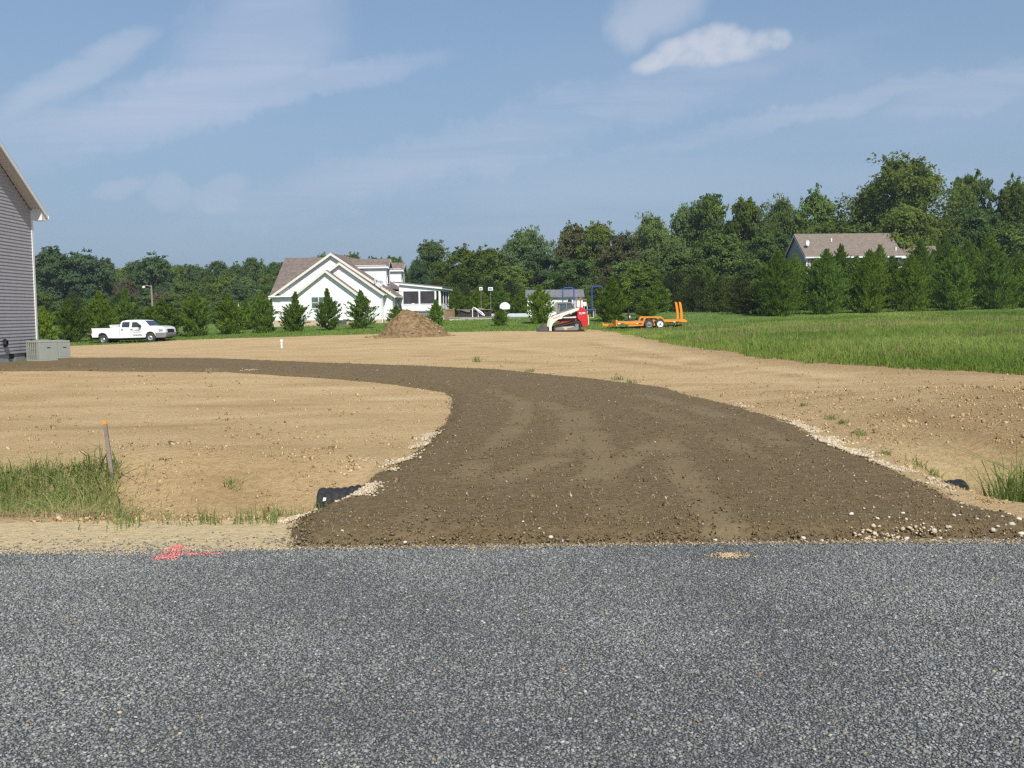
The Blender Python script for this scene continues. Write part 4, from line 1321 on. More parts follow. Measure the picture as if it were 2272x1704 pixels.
BR = {k: [mk_mesh('crown', *broad_mesh(*spec_), mt) for spec_ in spec] for k, mt, spec in [
    ('oak', 'oak', [(101, 62, 14, 22, 2.3, .078), (102, 58, 14, 23, 2.1, .078), (103, 70, 13, 22, 2.4, .072), (104, 60, 14, 22, 2.2, .078)]),
    ('poplar', 'poplar', [(111, 58, 14, 22, 2.5, .072, .1, .9), (112, 84, 14, 26, 2.2, .052, .06, .85)]),
    ('pine', 'pine', [(121, 54, 12, 24, 2.3, .078, .06, .6), (122, 50, 13, 24, 2.1, .078, .06, .6)]),
    ('olive', 'olive', [(131, 60, 13, 22, 2.2, .078, .05)]),
    ('brushwood', 'brushwood', [(141, 40, 10, 16, 1.2, .06, .0)])]}
BTRK = trunk_mesh('trunk', 0.78, 0.05, 0.012, 8, 0.10, 9, 5)


def broad_at(cx, top, wpx, Y, kind, v, label, group='woodland trees', base_z=None, name='broadleaf_tree', cat='tree'):
    q = at_depth(cx * DS, top * DS, Y)
    z = hz(q[0], q[1])
    return tree(name, label, cat, (q[0], q[1], z), random.uniform(0, 6.28), wpx * DS * 0.5 * Y / F, (q[2] - z), BR[kind][v], BTRK, group)


W1, W2 = 'woodland trees behind the right houses', 'distant trees on the left'
for a in [(1955, 328, 232, 128, 'poplar', 1, 'tallest tree, pale green crown rising behind the taupe house'), (1960, 440, 150, 118, 'poplar', 0, 'silvery lower tree in front of the tallest tree'), (1870, 412, 90, 136, 'oak', 2, 'dark tree on the left shoulder of the tallest tree'),
          (2095, 372, 120, 134, 'oak', 1, 'tall dark tree right of the tallest tree'), (2195, 380, 120, 130, 'oak', 3, 'dark tree at the right picture edge'), (2110, 450, 130, 120, 'oak', 2, 'dense dark tree above the last full cedars'),
          (1762, 400, 110, 134, 'oak', 0, 'round crown standing out left of the tallest tree, above the gap'), (1690, 420, 100, 136, 'poplar', 1, 'tree with light top above the taupe house left end'), (1610, 425, 110, 138, 'oak', 1, 'broad crown two trees left of the taupe house'),
          (1535, 420, 120, 140, 'oak', 2, 'tall broad tree above the upright ramps'), (1480, 438, 90, 142, 'poplar', 0, 'tree on the step of the skyline above the trailer'), (1408, 458, 110, 142, 'poplar', 1, 'light green rounded tree above the large cedar'),
          (1345, 500, 110, 138, 'olive', 0, 'greyish tree lower than its neighbours above the blue frames'), (1295, 478, 110, 146, 'poplar', 0, 'pale green conical crown above the loader'), (1235, 480, 100, 148, 'olive', 0, 'dark olive crown left of the pale conical crown'),
          (1135, 488, 120, 150, 'poplar', 1, 'tree with split tall top above the backboard'), (1175, 540, 120, 138, 'pine', 1, 'blue grey tree below the split-topped tree'), (1060, 530, 110, 150, 'oak', 3, 'dark round tree right of the white house'),
          (1000, 528, 120, 152, 'oak', 0, 'dark rounded tree above the porch end'), (935, 518, 110, 158, 'poplar', 0, 'lighter tall tree right of the white house dormers'), (905, 560, 56, 135, 'pine', 0, 'small pale pointed tree beside the rear dormer'),
          (1560, 500, 130, 124, 'oak', 3, 'dark tree filling the wood behind the junipers'), (1660, 500, 120, 122, 'oak', 2, 'shaded tree between wood and first full cedar'), (1450, 530, 120, 126, 'oak', 0, 'shaded tree above the trailer rear'),
          (1790, 470, 130, 130, 'oak', 3, 'shaded tree just behind the taupe roof left half'), (1870, 480, 120, 128, 'oak', 1, 'shaded tree just behind the taupe roof right half'), (2190, 470, 130, 116, 'oak', 0, 'lower dark tree at the right picture edge'),
          (1240, 560, 120, 132, 'oak', 2, 'shaded low tree above the shed'), (1360, 560, 120, 128, 'oak', 1, 'shaded low tree behind the large cedar'), (1100, 570, 110, 134, 'oak', 3, 'shaded low tree behind the backboard'), (1010, 580, 110, 136, 'oak', 2, 'shaded low tree behind the dark deck')]:
    broad_at(*a[:6], a[6], W1)
for a in [(110, 532, 110, 170, 'pine', 0, 'pine at the house corner, leftmost of the distant trees'), (175, 538, 110, 172, 'pine', 1, 'broad dark pine behind the cedars left of the dip', ), (225, 556, 70, 176, 'pine', 0, 'lower pine at the dip in the distant skyline'),
          (325, 546, 110, 168, 'pine', 1, 'rounded dark pine right of the skyline dip'), (270, 590, 60, 160, 'brushwood', 0, 'brownish bare brush below the skyline dip'), (365, 620, 80, 150, 'brushwood', 0, 'grey brown brush behind the light pole'),
          (700, 545, 60, 190, 'poplar', 1, 'light crown just over the white house ridge, left one'), (765, 545, 60, 190, 'poplar', 0, 'light crown over the white house ridge, right one'), (850, 552, 70, 185, 'oak', 1, 'crown at the right shoulder of the white house roof'),
          (545, 556, 60, 210, 'oak', 2, 'slightly taller crown in the distant wood left of the white house')]:
    broad_at(*a[:6], a[6], W2)


# the far wood on the left, one unbroken mass of crowns
def crown_mass(name, rows, kinds, label):
    pts, sxs, kk = [], [], []
    rr = random.Random(9)
    for x0, x1, t0, t1, Y0, Y1, n, wpx in rows:
        for i in range(n):
            f = (i + rr.random()) / n
            cx = x0 + (x1 - x0) * f
            Y = rr.uniform(Y0, Y1)
            tp = t0 + (t1 - t0) * f + rr.uniform(-9, 12)
            q = at_depth(cx * DS, tp * DS, Y)
            z = hz(q[0], q[1])
            pts.append((q[0], q[1], z)); sxs.append((wpx * rr.uniform(.8, 1.3) * DS * .5 * Y / F, q[2] - z)); kk.append(rr.choice(kinds))
    me = bpy.data.meshes.new(name)
    me.from_pydata(pts, [], [])
    a_ = me.attributes.new('sc', 'FLOAT_VECTOR', 'POINT')
    a_.data.foreach_set('vector', np.array([(s[0], s[0], s[1]) for s in sxs], dtype=np.float32).ravel())
    b_ = me.attributes.new('ix', 'INT', 'POINT')
    b_.data.foreach_set('value', np.array(kk, dtype=np.int32))
    rz = me.attributes.new('rz', 'FLOAT_VECTOR', 'POINT')
    rz.data.foreach_set('vector', np.array([(0, 0, rr.uniform(0, 6.28)) for _ in pts], dtype=np.float32).ravel())
    o = bpy.data.objects.new(name, me)
    col.objects.link(o)
    tag(o, label, 'wood', kind='stuff')
    g = bpy.data.node_groups.new('crowns', 'GeometryNodeTree')
    g.interface.new_socket('Geometry', in_out='INPUT', socket_type='NodeSocketGeometry')
    g.interface.new_socket('Geometry', in_out='OUTPUT', socket_type='NodeSocketGeometry')
    gi, gout = g.nodes.new('NodeGroupInput'), g.nodes.new('NodeGroupOutput')
    io = g.nodes.new('GeometryNodeInstanceOnPoints')
    io.inputs['Pick Instance'].default_value = True
    jo = g.nodes.new('GeometryNodeJoinGeometry')
    protos = []
    for me_ in CROWNS:
        protos.append(next(ob for ob in col.objects if ob.data == me_))
    for ob in reversed(protos):
        oi_ = g.nodes.new('GeometryNodeObjectInfo')
        oi_.inputs['Object'].default_value = ob
        oi_.inputs['As Instance'].default_value = True
        g.links.new(oi_.outputs['Geometry'], jo.inputs[0])
    for nm, sock, typ in (('sc', 'Scale', 'FLOAT_VECTOR'), ('ix', 'Instance Index', 'INT'), ('rz', 'Rotation', 'FLOAT_VECTOR')):
        na = g.nodes.new('GeometryNodeInputNamedAttribute')
        na.data_type = typ
        na.inputs['Name'].default_value = nm
        g.links.new(na.outputs[0], io.inputs[sock])
    g.links.new(gi.outputs[0], io.inputs['Points'])
    g.links.new(jo.outputs[0], io.inputs['Instance'])
    g.links.new(io.outputs[0], gout.inputs[0])
    md = o.modifiers.new('crowns', 'NODES')
    md.node_group = g
    return o


CROWNS = [BR['oak'][0], BR['oak'][1], BR['oak'][2], BR['poplar'][0], BR['poplar'][1], BR['pine'][0]]
crown_mass('far_wood', [(-60, 620, 568, 568, 200, 240, 26, 62), (-60, 640, 600, 596, 170, 195, 24, 62), (-60, 640, 640, 640, 140, 165, 22, 66), (580, 960, 562, 556, 190, 230, 14, 64), (600, 960, 600, 600, 150, 175, 12, 70)], [0, 1, 2, 3, 0, 2, 5], 'distant mixed wood behind the left cedars, one hazy green mass')
crown_mass('right_wood', [(900, 1500, 590, 520, 150, 165, 20, 80), (1400, 2300, 500, 430, 145, 160, 22, 110), (1350, 2300, 580, 540, 112, 126, 24, 80), (960, 1400, 620, 620, 130, 140, 16, 56)], [0, 1, 2, 0, 2], 'shaded interior of the wood behind the right houses')

# ------------------------------------------------------------------ grey sided house, cut by the left frame edge
EX, EY = -17.55, 36.85                       # far right corner of its gable wall
gh = thing('grey_house', 'grey lap-sided house with white trim cut by the left picture edge', 'house', (EX, EY, hz(EX + 0.2, EY)), R(2.0))
# local: wall plane x = 0 facing +x, running towards the camera along -y; eave at the far end
WL, EV, FND, PITCHR = 10.4, 5.55, 0.36, 0.60
MB().box(-9, -0.04, -WL, 0, FND, EV).build('wall_core', 'soffit', gh)
MB().prismx([(-WL, EV), (0, EV), (-WL / 2, EV + PITCHR * WL / 2)], -9, -0.04).build('gable_core', 'soffit', gh)
n_b = int((EV + PITCHR * WL / 2 - FND) / 0.118)
for i in range(n_b):
    z0 = FND + i * 0.118
    z1 = z0 + 0.126
    y0, y1 = -WL, -0.10
    if z1 > EV:
        d = (z1 - EV) / PITCHR
        y0, y1 = -WL + d, -0.02 - d
    if y1 - y0 < 0.3:
        break
    m_ = MB().add([(0.022, y0, z0), (0.022, y1, z0), (0.004, y1, z1), (0.004, y0, z1), (-0.03, y0, z0), (-0.03, y1, z0), (-0.03, y1, z1), (-0.03, y0, z1)],
                  [(0, 1, 2, 3), (7, 6, 5, 4), (0, 4, 5, 1), (1, 5, 6, 2), (2, 6, 7, 3), (3, 7, 4, 0)])
    m_.build('siding_board', 'siding_grey', gh)
MB().box(-0.10, 0.045, -0.10, 0.03, FND, EV - 0.02).build('corner_trim', 'trim_white', gh)
# foundation blocks, two courses
for c_ in range(2):
    for k_ in range(26):
        y1 = -0.02 - k_ * 0.4 - (0.2 if c_ else 0)
        if k_ in (1, 4) and c_ == 1:
            MB().box(-0.10, -0.035, y1 - 0.385, y1, 0.01 + c_ * 0.175, 0.01 + c_ * 0.175 + 0.165).build('vent', 'dark_void', gh)
        else:
            MB().box(-0.18, -0.012 + random.uniform(-.003, .003), y1 - 0.392, y1, -0.15 + c_ * 0.175 + (0 if c_ else 0), 0.01 + c_ * 0.175 + 0.165).build('foundation_block', 'block', gh)
MB().box(-8.8, -0.06, -WL + 0.1, -0.1, -0.2, FND).build('foundation_core', 'dark_void', gh)
OV = 0.42
zr = EV + PITCHR * WL / 2
for sgn in (1, -1):
    def yy_(d):      # d: distance from the ridge towards the eave
        return -WL / 2 + sgn * d
    D_ = WL / 2 + 0.42
    roof = MB()
    roof.add([(-9.4, yy_(0), zr + 0.16), (OV, yy_(0), zr + 0.16), (OV, yy_(D_), zr + 0.16 - PITCHR * D_), (-9.4, yy_(D_), zr + 0.16 - PITCHR * D_),
              (-9.4, yy_(0), zr + 0.10), (OV, yy_(0), zr + 0.10), (OV, yy_(D_), zr + 0.10 - PITCHR * D_), (-9.4, yy_(D_), zr + 0.10 - PITCHR * D_)],
             [(0, 1, 2, 3), (7, 6, 5, 4), (0, 4, 5, 1), (1, 5, 6, 2), (2, 6, 7, 3), (3, 7, 4, 0)])
    roof.build('roof', 'shingle_grey', gh)
    sf = MB()
    sf.add([(0.0, yy_(0), zr + 0.0), (OV - 0.03, yy_(0), zr + 0.0), (OV - 0.03, yy_(D_), zr - PITCHR * D_), (0.0, yy_(D_), zr - PITCHR * D_),
            (0.0, yy_(0), zr + 0.09), (OV - 0.03, yy_(0), zr + 0.09), (OV - 0.03, yy_(D_), zr + 0.09 - PITCHR * D_), (0.0, yy_(D_), zr + 0.09 - PITCHR * D_)],
           [(0, 1, 2, 3), (7, 6, 5, 4), (0, 4, 5, 1), (1, 5, 6, 2), (2, 6, 7, 3), (3, 7, 4, 0)])
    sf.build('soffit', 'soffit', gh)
    rk = MB()
    rk.add([(OV - 0.03, yy_(0), zr - 0.05), (OV + 0.01, yy_(0), zr - 0.05), (OV + 0.01, yy_(D_), zr - 0.05 - PITCHR * D_), (OV - 0.03, yy_(D_), zr - 0.05 - PITCHR * D_),
            (OV - 0.03, yy_(0), zr + 0.13), (OV + 0.01, yy_(0), zr + 0.13), (OV + 0.01, yy_(D_), zr + 0.13 - PITCHR * D_), (OV - 0.03, yy_(D_), zr + 0.13 - PITCHR * D_)],
           [(0, 1, 2, 3), (7, 6, 5, 4), (0, 4, 5, 1), (1, 5, 6, 2), (2, 6, 7, 3), (3, 7, 4, 0)])
    rk.build('rake_board', 'trim_white', gh)
ze = zr - PITCHR * (WL / 2 + 0.42)
MB().prismx([(-0.02, EV + 0.02), (0.42, ze + 0.02), (0.42, ze - 0.13), (-0.02, ze - 0.13)], 0.03, OV - 0.035).build('eave_return', 'trim_white', gh)
MB().box(-9.2, OV + 0.03, 0.43, 0.55, ze - 0.05, ze + 0.07).build('gutter', 'trim_white', gh)
hc = MB()
for k_ in range(5):
    hc.lathe_y((0, 0, 0), [(0.13 - k_ * .012, 0.02 * k_), (0.155 - k_ * .012, 0.02 * k_ + .01), (0.13 - k_ * .012, 0.02 * k_ + .02)], 20)
p = at_depth(6 * DS, 741 * DS, 34.2)
o = hc.build('hose_coil', 'black_plastic', smooth=True)
o.location = (EX + 0.055 - 0.0349 * (p[1] - EY), p[1], p[2]); o.rotation_euler = (0, 0, R(-88))
tag(o, 'dark coiled hose hung on the grey siding at the picture edge', 'hose')


def condenser(cx, base, Y, w_, d_, h_, label, rz):
    p = at_depth(cx * DS, base * DS, Y)
    e = thing('air_conditioner', label, 'air conditioner', (p[0], p[1], hz(p[0], p[1])), rz, 'air conditioners beside the grey house')
    MB().box(-w_ / 2 - .08, w_ / 2 + .08, -d_ / 2 - .08, d_ / 2 + .08, -0.06, 0.045).build('pad', 'concrete', e)
    for sx in (-1, 1):
        for sy in (-1, 1):
            MB().box(sx * (w_ / 2 - .12) - .04, sx * (w_ / 2 - .12) + .04, sy * (d_ / 2 - .12) - .04, sy * (d_ / 2 - .12) + .04, 0.04, 0.10).build('foot', 'black_plastic', e)
    MB().box(-w_ / 2 + .05, w_ / 2 - .05, -d_ / 2 + .05, d_ / 2 - .05, 0.09, h_ - 0.04).build('coil', 'dark_void', e)
    MB().box(-w_ / 2, w_ / 2, -d_ / 2, d_ / 2, 0.07, 0.125).build('base_pan', 'ac_paint', e, bevel=0.02)
    MB().box(-w_ / 2, w_ / 2, -d_ / 2, d_ / 2, h_ - 0.085, h_).build('top', 'ac_paint', e, bevel=0.03)
    MB().lathe_z((0, 0, h_), [(w_ * .40, 0), (w_ * .40, .03), (w_ * .37, .03), (w_ * .37, 0.002), (.0, 0.002)], 28).build('fan_guard', 'cab_grey', e)
    # the two corner panels towards the viewer's right
    MB().box(w_ / 2 - 0.03, w_ / 2 - 0.002, -d_ / 2 + .004, d_ / 2 - .004, 0.12, h_ - .08).build('side_panel', 'ac_paint', e, bevel=0.012)
    MB().box(w_ * 0.22, w_ / 2 - 0.01, -d_ / 2 + .002, -d_ / 2 + .035, 0.12, h_ - .08).build('corner_panel', 'ac_paint', e, bevel=0.012)
    for k_ in range(6):
        x = -w_ / 2 + 0.035 + k_ * (w_ * 0.70 / 5)
        MB().box(x - .024, x + .024, -d_ / 2 + .006, -d_ / 2 + .03, 0.12, h_ - .08).build('louvre', 'ac_paint', e)
    for k_ in range(2):
        z = 0.12 + (h_ - .2) * (k_ + 1) / 3
        MB().box(-w_ / 2 + .02, w_ * .22, -d_ / 2 + .012, -d_ / 2 + .036, z - .012, z + .012).build('rail', 'ac_paint', e)
    MB().box(w_ / 2 - .004, w_ / 2 + .003, -0.07, 0.07, h_ - .27, h_ - .235).build('badge', 'dark_void', e)
    return e


condenser(92, 781, 35.4, 0.74, 0.74, 0.80, 'larger grey green air conditioner nearer the house wall', R(-28))
condenser(131.5, 780, 37.6, 0.50, 0.50, 0.74, 'narrower air conditioner standing behind the larger one', R(-28))
e = at_depth(70 * DS, 735 * DS, 36.3)
mb = MB()
mb.tube([(0, 0, 0), (0.05, -.05, 0.02), (0.12, -.1, -.01), (.18, -.2, .03)], 0.035, 8).tube([(-.02, 0, .03), (-.05, .02, -.04), (-.05, 0, -.3)], .022, 8)
o = mb.build('refrigerant_line', 'black_plastic', smooth=True)
o.location = tuple(e)
o.location.x = EX + 0.08
tag(o, 'short black insulated pipe leaving the siding above the larger air conditioner', 'pipe')


# ------------------------------------------------------------------ wheels
def wheel(parent, c, r, wd, rim_r, rim_mat, name='wheel', hub='steel', face=-1, lugs=0):
    """tyre on the thing, rim and hub on the tyre"""
    ty = MB().lathe_y(c, [(rim_r * .96, -wd / 2), (r * .9, -wd / 2 * 1.02), (r * .985, -wd / 2 * .82), (r, -wd * .25), (r, wd * .25), (r * .985, wd / 2 * .82), (r * .9, wd / 2 * 1.02), (rim_r * .96, wd / 2)], 28).build(name, 'rubber', parent, True)
    y = face * wd / 2
    MB().lathe_y(c, [(rim_r, y * 1.0), (rim_r * .93, y * .98), (rim_r * .86, y * .74), (rim_r * .45, y * .60), (rim_r * .30, y * .80), (0.001, y * .80)], 24).build('rim', rim_mat, ty, True)
    MB().lathe_y(c, [(rim_r * .26, y * .80), (rim_r * .24, y * 1.02), (0.001, y * 1.05)], 14).build('hub', hub, ty, True)
    for k_ in range(lugs):
        a = 2 * math.pi * k_ / lugs
        MB().lathe_y((c[0] + math.cos(a) * rim_r * .62, c[1], c[2] + math.sin(a) * rim_r * .62), [(rim_r * .11, y * .70), (rim_r * .10, y * .67), (.001, y * .67)], 8).build('rim_hole', 'dark_void', ty)
    return ty


# ------------------------------------------------------------------ white pickup
S_ = 0.003513
TH = 0.0419


def TP(cx, cy):
    dx, dy = cx - 1000, cy - 740
    return ((dx - TH * dy) * S_, (55 - (dy + TH * dx)) * S_)


def TPs(*pts):
    return [TP(*p) for p in pts]


p = at_depth(290, 757, 78)
za, zb = hz(p[0] - 1.9, p[1]), hz(p[0] + 1.9, p[1])
tk = thing('pickup_truck', 'white crew-cab pickup parked on the lawn before the cedars', 'pickup truck', (p[0], p[1], (za + zb) / 2 - 0.07), R(-4), ry=-math.atan2(zb - za, 3.8) - R(0.6))
body = TPs((240, 466), (560, 464), (880, 464), (1430, 442), (1560, 412), (1700, 408), (1820, 420), (1890, 445), (1920, 485), (1928, 560), (1690, 566),
           (1690, 640), (1672, 590), (1630, 550), (1575, 538), (1515, 552), (1478, 600), (1465, 668), (1200, 676), (880, 684), (620, 684), (602, 640), (575, 598), (535, 574), (480, 566), (425, 582), (398, 622), (392, 668), (262, 670), (238, 600))
MB().prism(body, -0.98, 0.98).build('body', 'truck_white', tk, False, 0.035)
zb_ = TP(1000, 462)[1]


def cabwarp(x, y, z):
    return (x, y * (1 - max(0, z - zb_) * 0.235), z)


cab = TPs((884, 470), (890, 400), (908, 335), (940, 304), (1050, 284), (1300, 278), (1430, 292), (1470, 322), (1562, 414), (1560, 446))
MB().prism(cab, -0.975, 0.975).build('cab', 'truck_white', tk, False, 0.03, cabwarp)


def side_panel(name, pts, mat, parent, off=0.006, y=0.975, both=True):
    poly = TPs(*pts)
    for sg in ((-1, 1) if both else (-1,)):
        m_ = MB()
        m_.prism(poly, sg * (y + off), sg * (y - 0.012))
        m_.build(name, mat, parent, warp=cabwarp)


side_panel('window', [(945, 330), (1110, 326), (1106, 444), (932, 442)], 'glass_dark', tk)
side_panel('window', [(1166, 330), (1268, 328), (1325, 368), (1388, 440), (1160, 446)], 'glass_dark', tk)
# windscreen across the front slope
a, b_ = TP(1452, 312), TP(1556, 408)
wsn = MB()
ya, yb = 0.975 * (1 - (a[1] - zb_) * .235) - .07, 0.975 * (1 - (b_[1] - zb_) * .235) - .05
off = 0.028
wsn.slab([(a[0] + off, -ya, a[1] + off * .9), (b_[0] + off, -yb, b_[1] + off * .9), (b_[0] + off, yb, b_[1] + off * .9), (a[0] + off, ya, a[1] + off * .9)], -0.02)
wsn.build('windscreen', 'glass_dark', tk)
a, b_ = TP(905, 345), TP(889, 440)
MB().slab([(a[0] - .02, ya, a[1]), (b_[0] - .02, yb, b_[1]), (b_[0] - .02, -yb, b_[1]), (a[0] - .02, -ya, a[1])], -0.02).build('rear_window', 'glass_dark', tk)
c_ = TP(500, 715)
c2 = TP(1575, 670)
for sg in (-1, 1):
    wheel(tk, (c_[0], sg * 0.80, c_[1]), 0.385, 0.26, 0.215, 'chrome', face=sg)
    wheel(tk, (c2[0], sg * 0.82, c2[1]), 0.385, 0.26, 0.215, 'chrome', face=sg)
MB().prism(TPs((1690, 566), (1930, 556), (1940, 600), (1935, 640), (1905, 668), (1700, 672), (1694, 630)), -0.97, 0.97).build('front_bumper', 'cab_grey', tk, bevel=.03)
MB().prism(TPs((1835, 470), (1926, 482), (1934, 556), (1835, 560)), -0.62, 0.62).build('grille', 'black_plastic', tk, bevel=.02)
for sg in (-1, 1):
    q0, q1 = TP(1768, 485), TP(1840, 540)
    MB().box(q0[0], q1[0] + .10, min(sg * .66, sg * .985), max(sg * .66, sg * .985), q1[1], q0[1]).build('headlight', 'window_pane', tk, bevel=.02)
    q0, q1 = TP(238, 480), TP(262, 578)
    MB().box(q0[0] - .012, q1[0], min(sg * .78, sg * .988), max(sg * .78, sg * .988), q1[1], q0[1]).build('tail_light', 'tail_red', tk)
    mr = TP(1350, 440)
    MB().box(mr[0] - .06, mr[0] + .10, sg * .98 - .0, sg * 1.17, mr[1] - .02, mr[1] + .19).build('mirror', 'black_plastic', tk, bevel=.02)
    for hx, hy in ((945, 497), (1162, 495)):
        h_ = TP(hx, hy)
        MB().box(h_[0] - .07, h_[0] + .07, sg * .978, sg * 1.0, h_[1] - .035, h_[1] + .035).build('door_handle', 'black_plastic', tk)
    for (x0, y0, x1, y1) in ((884, 470, 884, 684), (1132, 455, 1140, 676), (1412, 445, 1440, 668)):
        A, B_ = TP(x0, y0), TP(x1, y1)
        MB().box(A[0] - .006, A[0] + .006, min(sg * .976, sg * .983), max(sg * .976, sg * .983), B_[1] + .04, A[1] - .02).build('panel_gap', 'dark_void', tk)
MB().prism(TPs((130, 584), (245, 584), (262, 610), (150, 612)), -0.95, 0.95).build('rear_bumper', 'chrome', tk, bevel=.02)
MB().box(TP(300, 0)[0], TP(1880, 0)[0], -.45, .45, TP(1000, 730)[1], TP(1000, 672)[1]).build('chassis', 'dark_void', tk)
MB().prism(TPs((150, 612), (262, 612), (300, 690), (240, 700)), -.8, .8).build('tow_bar', 'black_plastic', tk)
rl = TP(240, 462), TP(880, 462)
for sg in (-1, 1):
    MB().box(rl[0][0] + .02, rl[1][0] - .01, min(sg * .87, sg * .96), max(sg * .87, sg * .96), rl[0][1] - .01, rl[0][1] + .035).build('bed_rail', 'black_plastic', tk)
# illegible door lettering: a small emblem and rows of grey marks
for (x0, y0, x1, y1) in ((1195, 512, 1235, 522), (1245, 500, 1262, 520), (1268, 492, 1290, 520), (1296, 500, 1318, 522), (1326, 506, 1340, 522), (1195, 545, 1240, 556), (1250, 543, 1380, 549), (1200, 622, 1245, 634), (1258, 621, 1320, 632), (1332, 618, 1392, 630), (1180, 604, 1380, 607)):
    A, B_ = TP(x0, y0), TP(x1, y1)
    MB().box(A[0], B_[0], -.9865, -.978, B_[1], A[1]).build('door_mark', 'decal', tk)
tb = thing('tool_box', 'white tool box riding in the pickup bed', 'tool box', tk.location, tk.rotation_euler[2], ry=tk.rotation_euler[1])
A, B_ = TP(592, 398), TP(815, 470)
MB().box(A[0], B_[0], -.45, .6, B_[1] - .25, A[1] - .06).build('case', 'trim_white', tb, bevel=.02)
MB().box(A[0] - .02, B_[0] + .02, -.47, .62, A[1] - .055, A[1] + .02).build('lid', 'soffit', tb, bevel=.02)
A, B_ = TP(812, 345), TP(880, 470)
rb = thing('red_crate', 'red crate behind the pickup cab, next to the white tool box', 'crate', tk.location, tk.rotation_euler[2], ry=tk.rotation_euler[1])
MB().prism(TPs((815, 470), (812, 395), (846, 345), (878, 335), (878, 470)), -.3, .4).build('case', 'case_red', rb, bevel=.02)
MB().box(A[0] + .02, B_[0] - .01, -.32, .42, A[1] - .12, A[1] - .06).build('lid', 'case_red', rb)

# ------------------------------------------------------------------ compact track loader
S2 = 0.00299


def LP(*pts):
    return [((x - 1000) * S2, (1240 - y) * S2) for x, y in pts]


p = at_depth(1160 + 1000 / 11.06, 734, 73)
ld = thing('track_loader', 'red and white compact track loader parked at the edge of the soil', 'loader', (p[0], p[1], hz(p[0], p[1]) - 0.01), R(3))
for sg in (-1, 1):
    yc = sg * 0.68
    loop = LP((770, 1112), (1000, 1058), (1270, 992), (1325, 990), (1372, 1015), (1396, 1070), (1396, 1165), (1372, 1215), (1320, 1240), (780, 1240), (738, 1215), (722, 1175), (735, 1132))
    inner = LP((785, 1135), (1000, 1085), (1275, 1018), (1320, 1017), (1352, 1036), (1370, 1078), (1370, 1160), (1352, 1198), (1316, 1214), (786, 1214), (758, 1198), (748, 1175), (757, 1152))
    n = len(loop)
    y0, y1 = yc - .19, yc + .19
    mb = MB()
    vs = [(x, y, z) for y in (y0, y1) for x, z in loop] + [(x, y, z) for y in (y0, y1) for x, z in inner]
    fs = []
    for i in range(n):
        j = (i + 1) % n
        fs += [(i, j, n + j, n + i), (2 * n + j, 2 * n + i, 3 * n + i, 3 * n + j), (i, 2 * n + i, 2 * n + j, j), (n + j, 3 * n + j, 3 * n + i, n + i)]
    mb.add(vs, fs)
    tr = mb.build('track', 'rubber', ld)
    # lugs around the belt
    L_ = [Vector((x, 0, z)) for x, z in loop]
    acc = []
    for i in range(n):
        a, b_ = L_[i], L_[(i + 1) % n]
        k_ = max(1, int((b_ - a).length / 0.085))
        for j in range(k_):
            acc.append((a.lerp(b_, (j + .5) / k_), (b_ - a).normalized()))
    for q, d_ in acc:
        nrm = Vector((d_.z, 0, -d_.x))
        cen = q - nrm * .006 if False else q
        if (q + nrm - Vector((0.2, 0, .35))).length < (q - nrm - Vector((0.2, 0, .35))).length:
            nrm = -nrm
        b0 = [q - d_ * .022, q + d_ * .022, q + d_ * .014 + nrm * .028, q - d_ * .014 + nrm * .028]
        MB().prism([(v.x, v.z) for v in b0], y0 + .004, y1 - .004).build('lug', 'rubber', tr)
    MB().prism(LP((775, 1130), (1000, 1120), (1330, 1118), (1345, 1160), (1318, 1210), (790, 1210), (765, 1180)), yc - .15, yc + .13).build('track_frame', 'steel', ld, bevel=.01)
    MB().prism(LP((930, 1128), (1210, 1110), (1240, 1130), (1060, 1165), (1040, 1205), (1000, 1205), (975, 1165)), yc + sg * .13 if sg > 0 else yc - .165, yc + .165 if sg > 0 else yc - .13).build('packed_mud', 'block_tan', ld)
    wheel(ld, (LP((1300, 1075))[0][0], yc, LP((1300, 1075))[0][1]), 0.20, 0.30, 0.15, 'steel', 'sprocket', face=sg, lugs=5)
    wheel(ld, (LP((775, 1178))[0][0], yc, LP((775, 1178))[0][1]), 0.15, 0.28, 0.11, 'steel', 'idler', face=sg)
    MB().prism(LP((760, 1122), (1260, 1005), (1260, 1110), (770, 1125)), yc - .10, yc + .10).build('track_shadow_plate', 'dark_void', ld)  # black plate added inside the belt loop, standing in for the shadow there
    # lift arm
    arm = LP((1352, 660), (1352, 722), (1180, 782), (1150, 830), (1130, 800), (960, 866), (940, 930), (850, 942), (760, 1000), (705, 1060), (682, 1130), (680, 1222), (625, 1222), (612, 1120), (630, 1000), (665, 905), (740, 850), (850, 818), (1000, 768), (1180, 712))
    ya = sg * 0.80
    MB().prism(arm, ya - .07, ya + .07).build('lift_arm', 'loader_white', ld, bevel=.015)
    MB().prism(LP((962, 896), (1270, 876), (1285, 892), (1262, 910), (968, 916)), ya - .05, ya + .05).build('lower_link', 'loader_white', ld)
    MB().tube([(*LP((880, 930))[0][:1], ya * .9, LP((880, 930))[0][1]), (LP((1210, 800))[0][0], ya * .9, LP((1210, 800))[0][1])], .045, 10).build('lift_cylinder', 'steel', ld, True)
    MB().prism(LP((645, 900), (690, 790), (735, 780), (745, 800), (700, 812), (668, 900)), ya - .03, ya + .03).build('hose_guard', 'loader_white', ld)
MB().prism(LP((765, 1035), (960, 985), (1330, 925), (1345, 985), (1260, 978), (780, 1058)), -.62, .62).build('lower_body', 'loader_red', ld, bevel=.015)
MB().prism(LP((800, 985), (960, 870), (1330, 760), (1340, 930), (960, 990)), -.60, .60).build('chassis', 'dark_void', ld)
MB().prism(LP((960, 872), (1150, 805), (1150, 838), (990, 890)), -.735, .735).build('red_side_plate', 'loader_red', ld)
